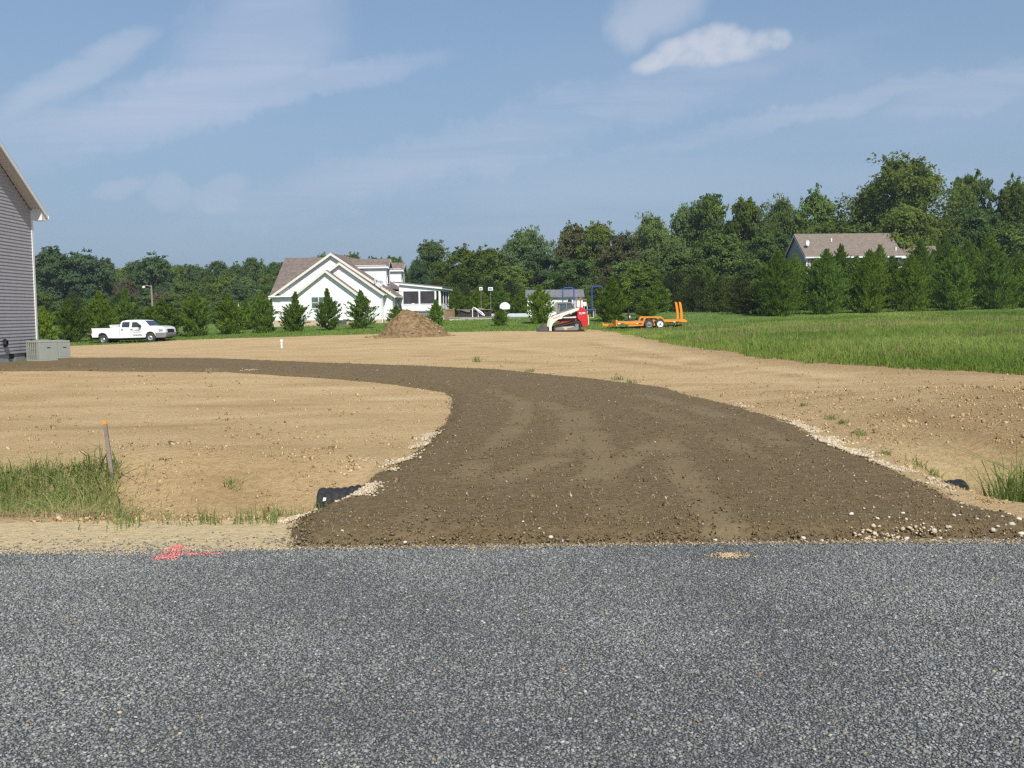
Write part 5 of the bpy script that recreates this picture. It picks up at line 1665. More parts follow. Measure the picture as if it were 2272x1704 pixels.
MB().prism(LP((1345, 655), (1410, 645), (1470, 680), (1525, 745), (1560, 840), (1575, 960), (1572, 1085), (1505, 1142), (1440, 1135), (1412, 1080), (1395, 1010), (1330, 950), (1305, 900), (1310, 780)), -.86, .86).build('engine_cover', 'loader_red', ld, bevel=.05)
MB().prism(LP((1552, 830), (1580, 850), (1594, 960), (1594, 1070), (1570, 1096), (1556, 1060)), -.8, .8).build('rear_guard', 'loader_white', ld, bevel=.02)
text_mesh('lettering', 'TL', 0.20, 'pvc', ld, (LP((1340, 0))[0][0], -.866, LP((0, 828))[0][1]), (R(90), 0, 0), .004, .12, .006)
text_mesh('lettering', '150', 0.165, 'pvc', ld, (LP((1412, 0))[0][0], -.866, LP((0, 816))[0][1]), (R(90), 0, 0), .004, .1, .008)
text_mesh('lettering', 'TAKEUCHI', 0.105, 'loader_red', ld, (LP((722, 0))[0][0], -.874, LP((0, 938))[0][1]), (R(90), R(-21), 0), .003, .15, .002)
cabp = LP((815, 545), (840, 535), (1150, 528), (1195, 545), (1250, 640), (1258, 690), (1240, 715), (990, 790), (850, 812), (815, 790))
MB().prism(LP((842, 562), (1150, 552), (1182, 560), (1232, 645), (1238, 690), (990, 776), (850, 798)), -.60, .60).build('cab_glass', 'glass_cab', ld)
for sg in (-1, 1):
    for pl in ([(812, 545), (842, 540), (868, 790), (820, 795)], [(1040, 545), (1062, 545), (1062, 775), (1046, 780)], [(1150, 528), (1195, 540), (1256, 645), (1260, 700), (1228, 712), (1225, 650), (1165, 562)], [(850, 775), (1240, 660), (1240, 715), (850, 812)], [(868, 590), (895, 590), (880, 780), (862, 780)]):
        MB().prism(LP(*pl), min(sg * .595, sg * .65), max(sg * .595, sg * .65)).build('cab_post', 'cab_grey', ld)
MB().prism(LP((812, 548), (838, 528), (1152, 522), (1192, 536), (1180, 562), (842, 566)), -.66, .66).build('cab_roof', 'cab_grey', ld, bevel=.02)
MB().prism(LP((795, 560), (820, 550), (822, 790), (740, 800), (738, 770), (800, 760)), -.56, .56).build('cab_front', 'loader_white', ld)
MB().box(*sorted((LP((930, 0))[0][0], LP((1080, 0))[0][0])), -.25, .25, LP((0, 790))[0][1], LP((0, 640))[0][1]).build('seat', 'dark_void', ld)
bk = MB().prism(LP((288, 1276), (500, 1056), (520, 1062), (560, 1110), (606, 1200), (600, 1245), (560, 1268)), -.90, .90).build('bucket', 'bucket_steel', ld, bevel=.01)
MB().prism(LP((280, 1280), (330, 1268), (480, 1270), (480, 1278)), -.92, .92).build('cutting_edge', 'steel', bk)
for sg in (-1, 1):
    MB().prism(LP((540, 1100), (625, 1130), (640, 1200), (600, 1235), (560, 1200)), sg * .5 - .06, sg * .5 + .06).build('quick_hitch', 'black_plastic', bk)

# ------------------------------------------------------------------ orange equipment trailer
S3 = 0.003423


def RP(*pts):
    return [((x - 1000) * S3, (838 - y) * S3) for x, y in pts]


p = at_depth(1320 + 1000 / 10.05, 722.5, 76)
tl = thing('equipment_trailer', 'orange flatbed equipment trailer with raised ramps in the grass', 'trailer', (p[0], p[1], hz(p[0], p[1]) + 0.0), R(4))


def rbox(name, x0, y0, x1, y1, d0, d1, mat, parent=tl, bevel=0.0):
    A, B_ = RP((x0, y0), (x1, y1))
    return MB().box(A[0], B_[0], d0, d1, B_[1], A[1]).build(name, mat, parent, bevel=bevel)


rbox('side_rail', 440, 690, 1010, 745, -1.0, -.9, 'trailer_orange')
rbox('side_rail', 440, 690, 1860, 745, .9, 1.0, 'trailer_orange')
rbox('side_rail', 1490, 655, 1860, 715, -1.0, -.9, 'trailer_orange')
rbox('rub_rail', 690, 748, 1010, 790, -.97, -.88, 'trailer_orange')
for i in range(9):
    d0 = -.89 + i * .1985
    rbox('deck_plank', 446, 680, 1850, 692, d0, d0 + .19, 'wood_grey')
for x in (470, 690, 900, 1120, 1340, 1560, 1780):
    rbox('cross_member', x, 693, x + 18, 730, -.88, .88, 'steel')
MB().prism(RP((160, 742), (205, 740), (440, 738), (440, 792), (205, 796), (160, 780)), -.10, .10).build('tongue', 'trailer_orange', tl, bevel=.02)
for sg in (-1, 1):
    MB().add([(*RP((300, 745))[0][:1], sg * .1, RP((300, 745))[0][1]), (RP((440, 745))[0][0], sg * .85, RP((440, 745))[0][1]), (RP((440, 745))[0][0], sg * .97, RP((440, 745))[0][1]), (RP((300, 745))[0][0], sg * .2, RP((300, 745))[0][1]),
              (RP((300, 785))[0][0], sg * .1, RP((300, 785))[0][1]), (RP((440, 785))[0][0], sg * .85, RP((440, 785))[0][1]), (RP((440, 785))[0][0], sg * .97, RP((440, 785))[0][1]), (RP((300, 785))[0][0], sg * .2, RP((300, 785))[0][1])],
             [(0, 1, 2, 3), (7, 6, 5, 4), (0, 4, 5, 1), (1, 5, 6, 2), (2, 6, 7, 3), (3, 7, 4, 0)]).build('tongue_brace', 'trailer_orange', tl)
rbox('coupler', 158, 715, 185, 792, -.09, .09, 'trailer_orange')
rbox('front_stop', 412, 655, 450, 792, -.95, .95, 'trailer_orange')
for sg in (-1, 1):
    yA = sg * 1.0
    outer = RP((985, 790), (1025, 640), (1050, 592), (1100, 584), (1410, 588), (1455, 620), (1510, 700), (1510, 722))
    inn = RP((1490, 722), (1488, 708), (1440, 640), (1400, 622), (1105, 618), (1068, 630), (1045, 690), (1020, 790))
    MB().prism(outer + inn, yA - .02 if sg < 0 else yA - .28, yA + .28 if sg < 0 else yA + .02).build('fender', 'trailer_orange', tl)
    MB().prism(RP((1225, 622), (1290, 622), (1268, 720), (1300, 790), (1225, 790), (1250, 720)), yA - .01 + (.1 if sg < 0 else -.1), yA + .02 + (.1 if sg < 0 else -.1)).build('axle_plate', 'trailer_orange', tl)
    for cx_, mt in ((1152, 'steel_white'), (1397, 'pvc')):
        w_c = RP((cx_, 752))[0]
        wheel(tl, (w_c[0], yA + sg * .02 - sg * .0 + (0.10 if sg < 0 else -.10), w_c[1]), 0.365, 0.22, 0.245, 'steel' if mt != 'pvc' else 'pvc', face=sg, lugs=8)
    # ramps standing upright
    for k_, dx in ((0, 0), (1, 44)):
        rm = MB()
        rm.prism(RP((1822 + dx, 272 + dx * .2), (1848 + dx, 268 + dx * .2), (1868 + dx, 360), (1886 + dx * 1.0, 480), (1892 + dx * .9, 600), (1890 + dx * .7, 740), (1860 + dx * .7, 745), (1862 + dx * .9, 600), (1856 + dx, 490), (1840 + dx, 380)), sg * .62 - .19 + k_ * 0.30, sg * .62 - .19 + k_ * 0.30 + .075)
        rm.build('ramp_rail', 'trailer_orange', tl)
    for k_ in range(6):
        zz_k = 330 + k_ * 72
        rbox('ramp_rung', 1850 + k_ * 6, zz_k, 1880 + k_ * 6, zz_k + 12, sg * .62 - .13, sg * .62 + .16, 'trailer_orange')
MB().prism(RP((1855, 650), (1915, 648), (1950, 655), (2010, 702), (1985, 722), (1860, 720)), -.95, .95).build('tail_beam', 'trailer_orange', tl, bevel=.02)
for x0, x1, mt in ((458, 510, 'pvc'), (512, 600, 'tail_red'), (870, 905, 'pvc'), (910, 985, 'tail_red'), (1690, 1735, 'pvc'), (1738, 1830, 'tail_red')):
    yy0 = 728 if x0 < 1000 else 702
    rbox('reflector_tape', x0, yy0, x1, yy0 + 20, -1.006, -.999, mt)
p = at_depth(1320 + 752 / 10.05, 640 + 700 / 10.05, 76.2)
js = thing('equipment_stand', 'black post with round base plate standing on the trailer deck', 'stand', (p[0], p[1], hz(tl.location.x, tl.location.y) + RP((0, 679))[0][1] + .005), R(4))
MB().lathe_z((0, 0, 0), [(0, 0), (.36, 0), (.36, .06), (.30, .09), (0.0, .09)], 24).build('base_plate', 'black_plastic', js, True)
MB().box(-.07, .05, -.06, .06, .08, .80).build('post', 'black_plastic', js, bevel=.015)
MB().box(-.025, .02, -.03, .03, .79, 1.0).build('post_head', 'black_plastic', js)
MB().prism([(-.25, .42), (.16, .47), (.62, .40), (.62, .36), (.1, .38), (-.25, .37)], -.03, .03).build('arm', 'black_plastic', js)
MB().box(.04, .115, -.075, -.061, .22, .40).build('sticker', 'pvc', js)

# ------------------------------------------------------------------ small things on the soil
p = ground(625, 772)
pv = thing('standpipe', 'short white plastic pipe with cap sticking out of the soil', 'pipe', (p[0], p[1], hz(p[0], p[1])))
MB().lathe_z((0, 0, -0.1), [(.055, 0), (.055, .44)], 16).build('pipe', 'pvc', pv, True)
MB().lathe_z((0, 0, .33), [(.068, 0), (.068, .11), (.05, .135), (0, .14)], 16).build('cap', 'pvc', pv, True)

p = ground(247, 1030)
yst = 10.9
p = at_depth(249, 1032, yst)
stk = thing('survey_stake', 'leaning grey wooden stake with orange top in the weeds', 'stake', (p[0], yst, hz(p[0], yst) - .05), R(12), ry=R(-5.0))
top = at_depth(238, 934, yst)[2] - (hz(p[0], yst) - .05)
MB().box(-.021, .021, -.019, .019, 0, top).build('shaft', 'wood_grey', stk, bevel=.003)
MB().box(-.0225, .0225, -.0205, .0205, top - .032, top + .002).build('painted_top', 'orange_paint', stk, bevel=.003)

# corrugated culvert under the drive
yc, zc, rp = 10.02, -0.215, 0.195
cv_o = thing('culvert_pipe', 'black corrugated plastic culvert showing at both sides of the drive', 'pipe', (0, yc, zc))
prof = []
x = -1.97
k_ = 0
while x < 4.54:
    prof += [(rp - .011, x), (rp, x + .018), (rp, x + .042), (rp - .011, x + .06)]
    x += .072
mb = MB()
prof2 = [(rp - .035, prof[-1][1])] + [(rp - .035, prof[0][1])]
full = prof + prof2
nS = 40
vs, fs = [], []
for r1, xx_ in full:
    for j in range(nS):
        a = 2 * math.pi * j / nS
        dn = 1 - .16 * max(0, math.sin(a)) ** 2 * (math.sin(xx_ * 9.0) * .5 + .6) - .10 * math.exp(-((xx_ + 1.72) / .10) ** 2) * max(0, math.sin(a - .5))
        vs.append((xx_, r1 * math.cos(a) * (1 + .02 * math.sin(xx_ * 13)), r1 * math.sin(a) * .98 * dn))
for i in range(len(full)):
    for j in range(nS):
        i2 = (i + 1) % len(full)
        fs.append((i * nS + j, i * nS + (j + 1) % nS, i2 * nS + (j + 1) % nS, i2 * nS + j))
mb.add(vs, fs).build('corrugated_wall', 'black_plastic', cv_o, True)
for sx, zz1, yy1 in ((-2.0, -.12, -.165), (-1.86, -.13, -.155), (-1.70, -.08, -.18), (-1.62, -.06, -.185), (-1.52, -.03, -.19), (-1.9, .06, -.19), (4.62, .02, -.2), (4.65, -.06, -.19), (4.6, -.1, -.185)):
    MB().add([(sx, yy1 - .012, zz1), (sx + .03, yy1 - .012, zz1 + .005), (sx + .034, yy1 - .012, zz1 + .03), (sx + .006, yy1 - .014, zz1 + .035), (sx, yy1 + .02, zz1), (sx + .03, yy1 + .02, zz1 + .005), (sx + .034, yy1 + .02, zz1 + .03), (sx + .006, yy1 + .02, zz1 + .035)],
             [(0, 1, 2, 3), (7, 6, 5, 4), (0, 4, 5, 1), (1, 5, 6, 2), (2, 6, 7, 3), (3, 7, 4, 0)]).build('lime_splash', 'pvc', cv_o)

# heap of soil at the lawn edge
p = at_depth(885 * DS, 732 * DS, 66)
r_ = np.random.default_rng(8)
n1 = 110
gx, gy = np.meshgrid(np.linspace(-3.9, 3.9, n1), np.linspace(-3.0, 3.0, n1))
rad = np.hypot(gx / (2.35 + .35 * np.sin(np.arctan2(gy, gx) * 3 + 1)), gy / 2.2)
hgt = 1.92 * np.clip(1 - rad ** 1.25, 0, 1) ** 1.05
hgt = hgt * (1 + .35 * fbm(gx * .9, gy * .9, 3)) + .26 * fbm(gx * 2.2, gy * 2.2, 4) * sstep(1.25, .7, rad) + .12 * fbm(gx * 6, gy * 6, 2) * sstep(1.2, .8, rad)
hgt = np.where(rad > 1.15, -0.05, hgt + .02)
base = H(gx + p[0], gy + p[1]) - hz(p[0], p[1])
V = np.stack([gx, gy, base + hgt], -1).reshape(-1, 3)
idx = np.arange(n1 * n1).reshape(n1, n1)
Q = np.stack([idx[:-1, :-1], idx[:-1, 1:], idx[1:, 1:], idx[1:, :-1]], -1).reshape(-1, 4)
m, t = new_mat('heap_soil')
geo = t.n('ShaderNodeNewGeometry')
f1, f2 = t.noise(geo.outputs['Position'], 3.2, 6, .7), t.noise(geo.outputs['Position'], 14, 5, .7)
cc = t.mix(t.ramp(f1, .35, .65), (0.155, 0.098, 0.046, 1), (0.31, 0.215, 0.115, 1))
cc = t.mix(t.m('MULTIPLY', t.ramp(f2, .55, .7), .5), cc, (.36, .26, .14, 1))
cc = t.mix(t.m('MULTIPLY', t.ramp(f2, .45, .3), .4), cc, (.10, .062, .03, 1))
b = t.n('ShaderNodeBsdfPrincipled', None, Base_Color=cc, Roughness=.95, Specular_IOR_Level=.1)
bn = t.n('ShaderNodeBump', None, Strength=1.0, Distance=1.0, Height=t.m('ADD', t.m('MULTIPLY', f1, .12), t.m('MULTIPLY', f2, .06)))
t.put(b.inputs['Normal'], bn.outputs[0])
t.n('ShaderNodeOutputMaterial', None, Surface=b.outputs[0])
dp = np_mesh('dirt_pile', V, Q, 'heap_soil', smooth=True)
dp.location = (p[0], p[1], hz(p[0], p[1]))
tag(dp, 'heap of brown soil at the edge of the lawn before the porch', 'dirt pile')
n = 1500
a = r_.uniform(0, 2 * np.pi, n); rr = np.sqrt(r_.random(n)) * 1.25
cx_, cy_ = rr * np.cos(a) * 2.4, rr * np.sin(a) * 2.2
ii = np.clip(((cx_ + 3.9) / 7.8 * (n1 - 1)).astype(int), 0, n1 - 1); jj = np.clip(((cy_ + 3) / 6 * (n1 - 1)).astype(int), 0, n1 - 1)
zc_ = (base + np.maximum(hgt, 0))[jj, ii]
sz = np.clip(r_.lognormal(math.log(.035), .5, n), .015, .11)
cb = np.array([[0.26, 0.18, 0.095], [0.19, 0.125, 0.062], [0.33, 0.24, 0.13]])
o = stones('clod', np.c_[cx_, cy_, zc_ + sz * .2], sz, cb[r_.integers(0, 3, n)] * r_.uniform(.8, 1.2, (n, 1)), 'clods', r_, 'ico', (1.1, .95, .75), 1.0, .25, dp)
tag(o, kind='stuff')

# ------------------------------------------------------------------ white house
S4 = 0.0132              # metres per pixel of the study crop the house was measured in
hp = at_depth(380 + 815 / 3.568, 540 + 672 / 3.568, 104)
WH = thing('white_house', 'white sided house with brown roof, dormers and screened porch', 'house', (hp[0], hp[1], hz(hp[0] + 5, hp[1]) - 0.02), R(-4.5))


def U_(c):
    return (c - 815) * S4


def Z_(c):
    return (670 - c) * S4


def lap_wall(poly, y, thick=0.2, name='wall', mat='siding_white', parent=WH, course=0.19, boards=True):
    """a wall facing the viewer: backing with a clapboard on each course, cut to the polygon (convex)"""
    MB().prism(poly, y + .02, y + thick).build(name, mat, parent)
    if not boards:
        return
    zs = [q[1] for q in poly]
    z = min(zs)
    while z < max(zs) - .05:
        z1 = min(z + course, max(zs))
        zm = (z + z1) / 2
        xs_ = []
        n = len(poly)
        for i in range(n):
            (xa, za_), (xb, zb2) = poly[i], poly[(i + 1) % n]
            if (za_ - zm) * (zb2 - zm) < 0:
                xs_.append(xa + (xb - xa) * (zm - za_) / (zb2 - za_))
        if len(xs_) >= 2 and max(xs_) - min(xs_) > .2:
            x0, x1 = min(xs_), max(xs_)
            MB().add([(x0, y - .006, z), (x1, y - .006, z), (x1, y + .012, z1), (x0, y + .012, z1), (x0, y + .03, z), (x1, y + .03, z), (x1, y + .03, z1), (x0, y + .03, z1)],
                     [(0, 1, 2, 3), (7, 6, 5, 4), (0, 4, 5, 1), (1, 5, 6, 2), (2, 6, 7, 3), (3, 7, 4, 0)]).build('clapboard', mat, parent)
        z = z1


def gable_roof_v(uc, zp, half, slope, y0, y1, oh, mat, parent=WH, th=.16, trim='trim_cream'):
    """ridge running away from the viewer at u = uc"""
    for sg in (-1, 1):
        d = half + oh
        q = [(uc, y0, zp), (uc + sg * d, y0, zp - slope * d), (uc + sg * d, y1, zp - slope * d), (uc, y1, zp)]
        if sg < 0:
            q = q[::-1]
        MB().slab(q, .045).build('roof', mat, parent)
        # rake board on the viewer's end
        b0, b1 = (uc, zp - .012), (uc + sg * d, zp - .012 - slope * d)
        MB().prism([b0, b1, (b1[0], b1[1] - .27), (b0[0], b0[1] - .27)], y0 - .035, y0 + .05).build('rake_board', trim, parent)
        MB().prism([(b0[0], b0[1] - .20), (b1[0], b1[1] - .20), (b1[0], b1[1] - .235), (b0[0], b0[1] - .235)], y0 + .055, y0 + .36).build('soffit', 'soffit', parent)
        MB().box(uc + sg * d - (.02 if sg > 0 else .10), uc + sg * d + (.10 if sg > 0 else .02), y0, y1, zp - slope * d - .20, zp - slope * d - .04).build('gutter', trim, parent)


FB = 0.58
uA, zA = U_(1290), Z_(104)
sA = (zA - 3.25) / (U_(1290) - U_(815) + 0.0)
# A: body with ridge running back
uL, uR = 0.0, 2 * uA
lap_wall([(uL, FB), (uR, FB), (uR, 3.25), (uA, zA - .15), (uL, 3.25)], 0.0)
MB().box(uL + .05, uR, 0.03, 16.2, 0, 3.2).build('wall_core', 'siding_white', WH)
MB().box(uL - .02, uR + .02, -.03, 13.0, -.5, FB).build('foundation', 'block_tan', WH)
gable_roof_v(uA, zA, uA, sA, -.36, 16.5, .35, 'shingle_brown')
# D: wing whose roof slopes towards the viewer, at the left
zD, yD = 7.35, 5.6
sl = (zD - 3.3) / yD
MB().slab([(-.35, .04, 3.3 + sl * .04), (uA + .5, .04, 3.3 + sl * .04), (uA + .5, yD, zD), (-.35, yD, zD)], .1).build('roof', 'shingle_brown', WH)
MB().slab([(-.35, -.38, 3.3 - sl * .38), (U_(862), -.38, 3.3 - sl * .38), (U_(862), .039, 3.3 + sl * .039), (-.35, .039, 3.3 + sl * .039)], .1).build('roof_edge', 'shingle_brown', WH)
MB().slab([(uA + .5, 2 * yD, 3.3), (-.35, 2 * yD, 3.3), (-.35, yD, zD), (uA + .5, yD, zD)], .1).build('roof', 'shingle_brown', WH)
MB().prismx([(0, 3.2), (2 * yD, 3.2), (yD, zD - .15)], -.02, .2).build('wall', 'siding_white', WH)
MB().prismx([(-.38, 3.3 - sl * .38 - .14), (yD, zD - .14), (yD, zD - .34), (-.38, 3.3 - sl * .38 - .34)], -.36, -.29).build('rake_board', 'trim_white', WH)
MB().box(-.40, U_(885), -.46, -.385, 2.98, 3.12).build('gutter', 'trim_white', WH)
MB().box(-.36, U_(885), -.38, .0, 2.93, 2.985).build('soffit', 'soffit', WH)
# B: shallow bump with its own gable
uB, zB_ = U_(1378), Z_(183)
hB = U_(1700) - uB
sB = (zB_ - 3.30) / hB * .96
lap_wall([(uB - hB, FB), (uB + hB, FB), (uB + hB, 3.3), (uB, zB_ - .15), (uB - hB, 3.3)], -1.2)
MB().box(uB - hB + .03, uB + hB - .03, -1.17, .0, 0, 3.25).build('wall_core', 'siding_white', WH)
MB().box(uB - hB - .03, uB + hB + .02, -1.23, .0, -.5, FB - .002).build('foundation', 'block_tan', WH)
gable_roof_v(uB, zB_, hB, sB, -1.55, 4.0, .28, 'shingle_brown')
# C: nearest bump
uC, zC_ = U_(1288), Z_(243)
hC = U_(1516) - uC
sC = (zC_ - 3.25) / hC * .94
lap_wall([(uC - hC, FB), (uC + hC, FB), (uC + hC, 3.2), (uC, zC_ - .15), (uC - hC, 3.2)], -2.3)
MB().box(uC - hC + .03, uC + hC - .03, -2.27, -1.1, 0, 3.15).build('wall_core', 'siding_white', WH)
MB().box(uC - hC - .03, uC + hC + .02, -2.33, -1.1, -.5, FB - .004).build('foundation', 'block_tan', WH)
gable_roof_v(uC, zC_, hC, sC, -2.65, 0.5, .28, 'shingle_brown')
for u_, y_, z1 in ((0, 0, 3.2), (uB + hB, -1.2, 3.25), (uC - hC, -2.3, 3.15), (uC + hC, -2.3, 3.15)):
    MB().box(u_ - .07, u_ + .07, y_ - .035, y_ + .05, FB, z1).build('corner_trim', 'trim_white', WH)


def window(x0, x1, z0, z1, y, panes, mat='window_green', parent=WH, facing='-y', shut=None):
    """a window seen from the front: frame, panes behind it"""
    mb = MB()
    t_ = .07
    if facing == '-y':
        f = MB().box(x0 - t_, x1 + t_, y - .05, y + .01, z1, z1 + t_).box(x0 - t_, x1 + t_, y - .06, y + .01, z0 - t_, z0).box(x0 - t_, x0, y - .05, y + .01, z0, z1).box(x1, x1 + t_, y - .05, y + .01, z0, z1)
        w1 = (x1 - x0) / panes
        for i in range(1, panes):
            f.box(x0 + w1 * i - .04, x0 + w1 * i + .04, y - .045, y + .01, z0, z1)
        o = f.build('window', 'trim_white', parent)
        for i in range(panes):
            MB().box(x0 + w1 * i + (.04 if i else 0), x0 + w1 * (i + 1) - (.04 if i < panes - 1 else 0), y - .025, y - .016, z0, z1).build('pane', mat, o)
            zm = (z0 + z1) / 2
            MB().box(x0 + w1 * i + (.04 if i else 0), x0 + w1 * (i + 1) - (.04 if i < panes - 1 else 0), y - .034, y - .026, zm - .025, zm + .025).build('sash_bar', 'trim_white', o)
    else:       # facing +x at plane x = y
        X = y
        f = MB().box(X - .01, X + .05, x0 - t_, x1 + t_, z1, z1 + t_).box(X - .01, X + .06, x0 - t_, x1 + t_, z0 - t_, z0).box(X - .01, X + .05, x0 - t_, x0, z0, z1).box(X - .01, X + .05, x1, x1 + t_, z0, z1)
        o = f.build('window', 'trim_white', parent)
        MB().box(X + .012, X + .022, x0, x1, z0, z1).build('pane', mat, o)
        zm = (z0 + z1) / 2
        MB().box(X + .022, X + .03, x0, x1, zm - .025, zm + .025).build('sash_bar', 'trim_white', o)
    return o


window(U_(1172), U_(1335), Z_(535), Z_(452), -2.3, 3)
MB().box(U_(1372), U_(1442), -2.36, -2.325, .08, .55).build('crawl_vent', 'cab_grey', WH)
for x0, x1 in ((U_(1372), U_(1442)),):
    for k_ in range(4):
        MB().box(x0 + .04, x1 - .04, -2.372, -2.361, .14 + k_ * .1, .19 + k_ * .1).build('vent_slat', 'dark_void', WH)
# house front, facing right
xF = uR
for vy in (2.2,):
    window(vy, vy + 1.0, 1.2, 2.7, xF + .02, 1, 'glass_dark', facing='+x')
    for dv in (-.5, 1.15):
        MB().box(xF + .015, xF + .06, vy + dv, vy + dv + .36, 1.15, 2.75).build('shutter', 'cab_grey', WH)
MB().tube([(U_(1703), -1.28, 3.0), (U_(1703), -1.28, .2)], .045, 8).build('downspout', 'trim_white', WH)
MB().tube([(uC - hC - .06, -2.5, 3.05), (uC - hC - .06, -2.34, 2.8), (uC - hC - .06, -2.37, .15)], .045, 8).build('downspout', 'trim_white', WH)
MB().tube([(-.05, -.3, 2.95), (-.06, -.06, 2.75), (-.06, -.06, .2)], .045, 8).build('downspout', 'trim_white', WH)


def dormer(v0, wd_, uf, zr_, lab=None):
    """gabled dormer on the right-hand slope, front facing right at u = uf, ridge at height zr_"""
    ze_ = zr_ - .72
    zroof = zA - sA * (uf - uA)
    ub = uA + (zA - ze_) / sA          # where the side wall meets the roof at eave height
    ub2 = max(uA + (zA - zr_) / sA, uA + .05)
    for y_ in (v0, v0 + wd_):
        MB().prism([(ub - .1, ze_), (uf, ze_), (uf, zroof - .06), (ub + .0, ze_ - .12)], y_ - .05, y_ + .05).build('dormer_side', 'siding_white', WH)
    z = ze_ - .17
    while z > zroof + .05:
        xl = uA + (zA - z) / sA
        MB().add([(xl, v0 - .066, z), (uf, v0 - .066, z), (uf, v0 - .048, z + .17), (xl, v0 - .048, z + .17), (xl, v0 - .04, z), (uf, v0 - .04, z), (uf, v0 - .04, z + .17), (xl, v0 - .04, z + .17)],
                 [(0, 1, 2, 3), (7, 6, 5, 4), (0, 4, 5, 1), (1, 5, 6, 2), (2, 6, 7, 3), (3, 7, 4, 0)]).build('clapboard', 'siding_white', WH)
        z -= .17
    MB().prismx([(v0, zroof - .06), (v0 + wd_, zroof - .06), (v0 + wd_, ze_), (v0 + wd_ / 2, zr_ - .12), (v0, ze_)], uf - .10, uf).build('dormer_front', 'siding_white', WH)
    window(v0 + wd_ * .28, v0 + wd_ * .72, zroof + .35, ze_ - .25, uf, 1, 'glass_dark', facing='+x')
    for sg in (0, 1):
        ys_a = v0 + wd_ / 2
        ye = v0 - .28 if sg == 0 else v0 + wd_ + .28
        sl_ = (zr_ - ze_) / (wd_ / 2)
        zee = zr_ - sl_ * (wd_ / 2 + .28)
        uee = uA + (zA - zee) / sA
        q = [(ub2 - .1, ys_a, zr_), (uf + .30, ys_a, zr_), (uf + .30, ye, zee), (uee - .1, ye, zee)]
        if sg == 0:
            q = q[::-1]
        MB().slab(q, .09).build('dormer_roof', 'shingle_brown', WH)
        MB().prismx([(ys_a, zr_ - .05), (ye, zee - .05), (ye, zee - .22), (ys_a, zr_ - .22)], uf + .26, uf + .315).build('rake_board', 'trim_white', WH)
    MB().box(uA + (zA - (zr_ - .95)) / sA - .2, uf + .26, v0 - .33, v0 - .255, zr_ - 1.06, zr_ - .88).build('fascia', 'trim_white', WH)


dormer(2.8, 1.9, U_(1712) - .45, 7.0)
dormer(11.2, 1.9, U_(1712) - .45, 7.0)
# chimney-like vent pipe and dish
MB().tube([(U_(1640), -.6, Z_(345)), (U_(1640), -.6, Z_(300))], .06, 8).build('vent_pipe', 'trim_white', WH)
dh = thing('satellite_dish', 'grey satellite dish on the right eave of the white house', 'satellite dish', WH.matrix_basis @ Vector((U_(1692), -1.35, Z_(350))), R(-10))
MB().add([(math.cos(2 * math.pi * j / 20) * r1 * .36, -y1, math.sin(2 * math.pi * j / 20) * r1 * .30) for r1, y1 in ((0, 0), (.6, .03), (1, .09), (1, .11), (.6, .05), (0.0, .02)) for j in range(20)],
         [(i * 20 + j, i * 20 + (j + 1) % 20, (i + 1) * 20 + (j + 1) % 20, (i + 1) * 20 + j) for i in range(5) for j in range(20)]).build('reflector', 'soffit', dh, True)
MB().tube([(0, .03, 0), (0.02, .15, -.22), (.02, .05, -.5)], .03, 8).build('mast', 'cab_grey', dh)
MB().tube([(0, -.02, -.28), (0, -.42, -.12)], .018, 6).build('feed_arm', 'cab_grey', dh)


def UP(c, v):
    """crop column -> u for something standing v metres behind the gable plane"""
    X = (380 + c / 3.568 - 1136) / F * (104 + v)
    return X - hp[0] - math.sin(R(4.5)) * v


# porch
v0, v1 = 3.6, 11.5
x0, x1 = xF + .02, UP(2150, 3.6)
zt0, zt1 = Z_(340) * 1.035, Z_(376) * 1.035
zbm = Z_(414) * 1.035
zsill = Z_(512) * 1.035
MB().prism([(x0, zbm), (x1 - .25, zbm), (x1 - .25, zt1 - .12), (x0, zt0 - .12)], v0, v0 + .12).build('porch_gable', 'siding_white', WH)
MB().slab([(x0 - .6, v0 - .25, zt0 + .055), (x1 + .3, v0 - .25, zt1 - .03), (x1 + .3, v1 + .2, zt1 - .03), (x0 - .6, v1 + .2, zt0 + .055)], .12).build('porch_roof', 'shingle_grey', WH)
MB().prism([(x0 - .4, zt0 - .05), (x1 + .25, zt1 - .14), (x1 + .25, zt1 - .34), (x0 - .4, zt0 - .25)], v0 - .24, v0 - .19).build('porch_rake', 'trim_white', WH)
MB().box(x1 + .02, x1 + .26, v0 - .18, v1, zt1 - .33, zt1 - .17).build('porch_fascia', 'trim_white', WH)
MB().box(x0, x1, v0 + .02, v1, -.4, .35).build('porch_floor', 'block_tan', WH)
px_posts = [UP(c, 3.6) for c in (1853, 1986, 2112)]
for k_, u_ in enumerate(px_posts + [x1 - .08]):
    MB().box(u_ - .09, u_ + .09, v0 - .03, v0 + .15, .35, zbm).build('porch_post', 'trim_white', WH)
MB().box(x0, x1, v0 - .025, v0 + .14, zbm - .01, zbm + .14).build('porch_beam', 'trim_white', WH)
MB().box(px_posts[0], x1, v0 - .02, v0 + .13, zsill - .1, zsill).build('porch_sill', 'trim_white', WH)
MB().box(px_posts[0], x1 - .05, v0 + .02, v0 + .10, .35, zsill - .1).build('porch_panel', 'siding_white', WH)
for a, b_ in zip(px_posts[:-1], px_posts[1:]):
    MB().box(a + .09, b_ - .09, v0 + .05, v0 + .06, zsill, zbm - .01).build('screen', 'screen_mesh', WH)
MB().box(x0, UP(1790, 3.6), v0 + .02, v0 + .1, .35, zbm).build('porch_panel', 'siding_white', WH)
MB().box(x0 + .1, px_posts[0] - .1, v0 + .10, v0 + .16, .35, zbm).build('porch_backing', 'siding_white', WH)
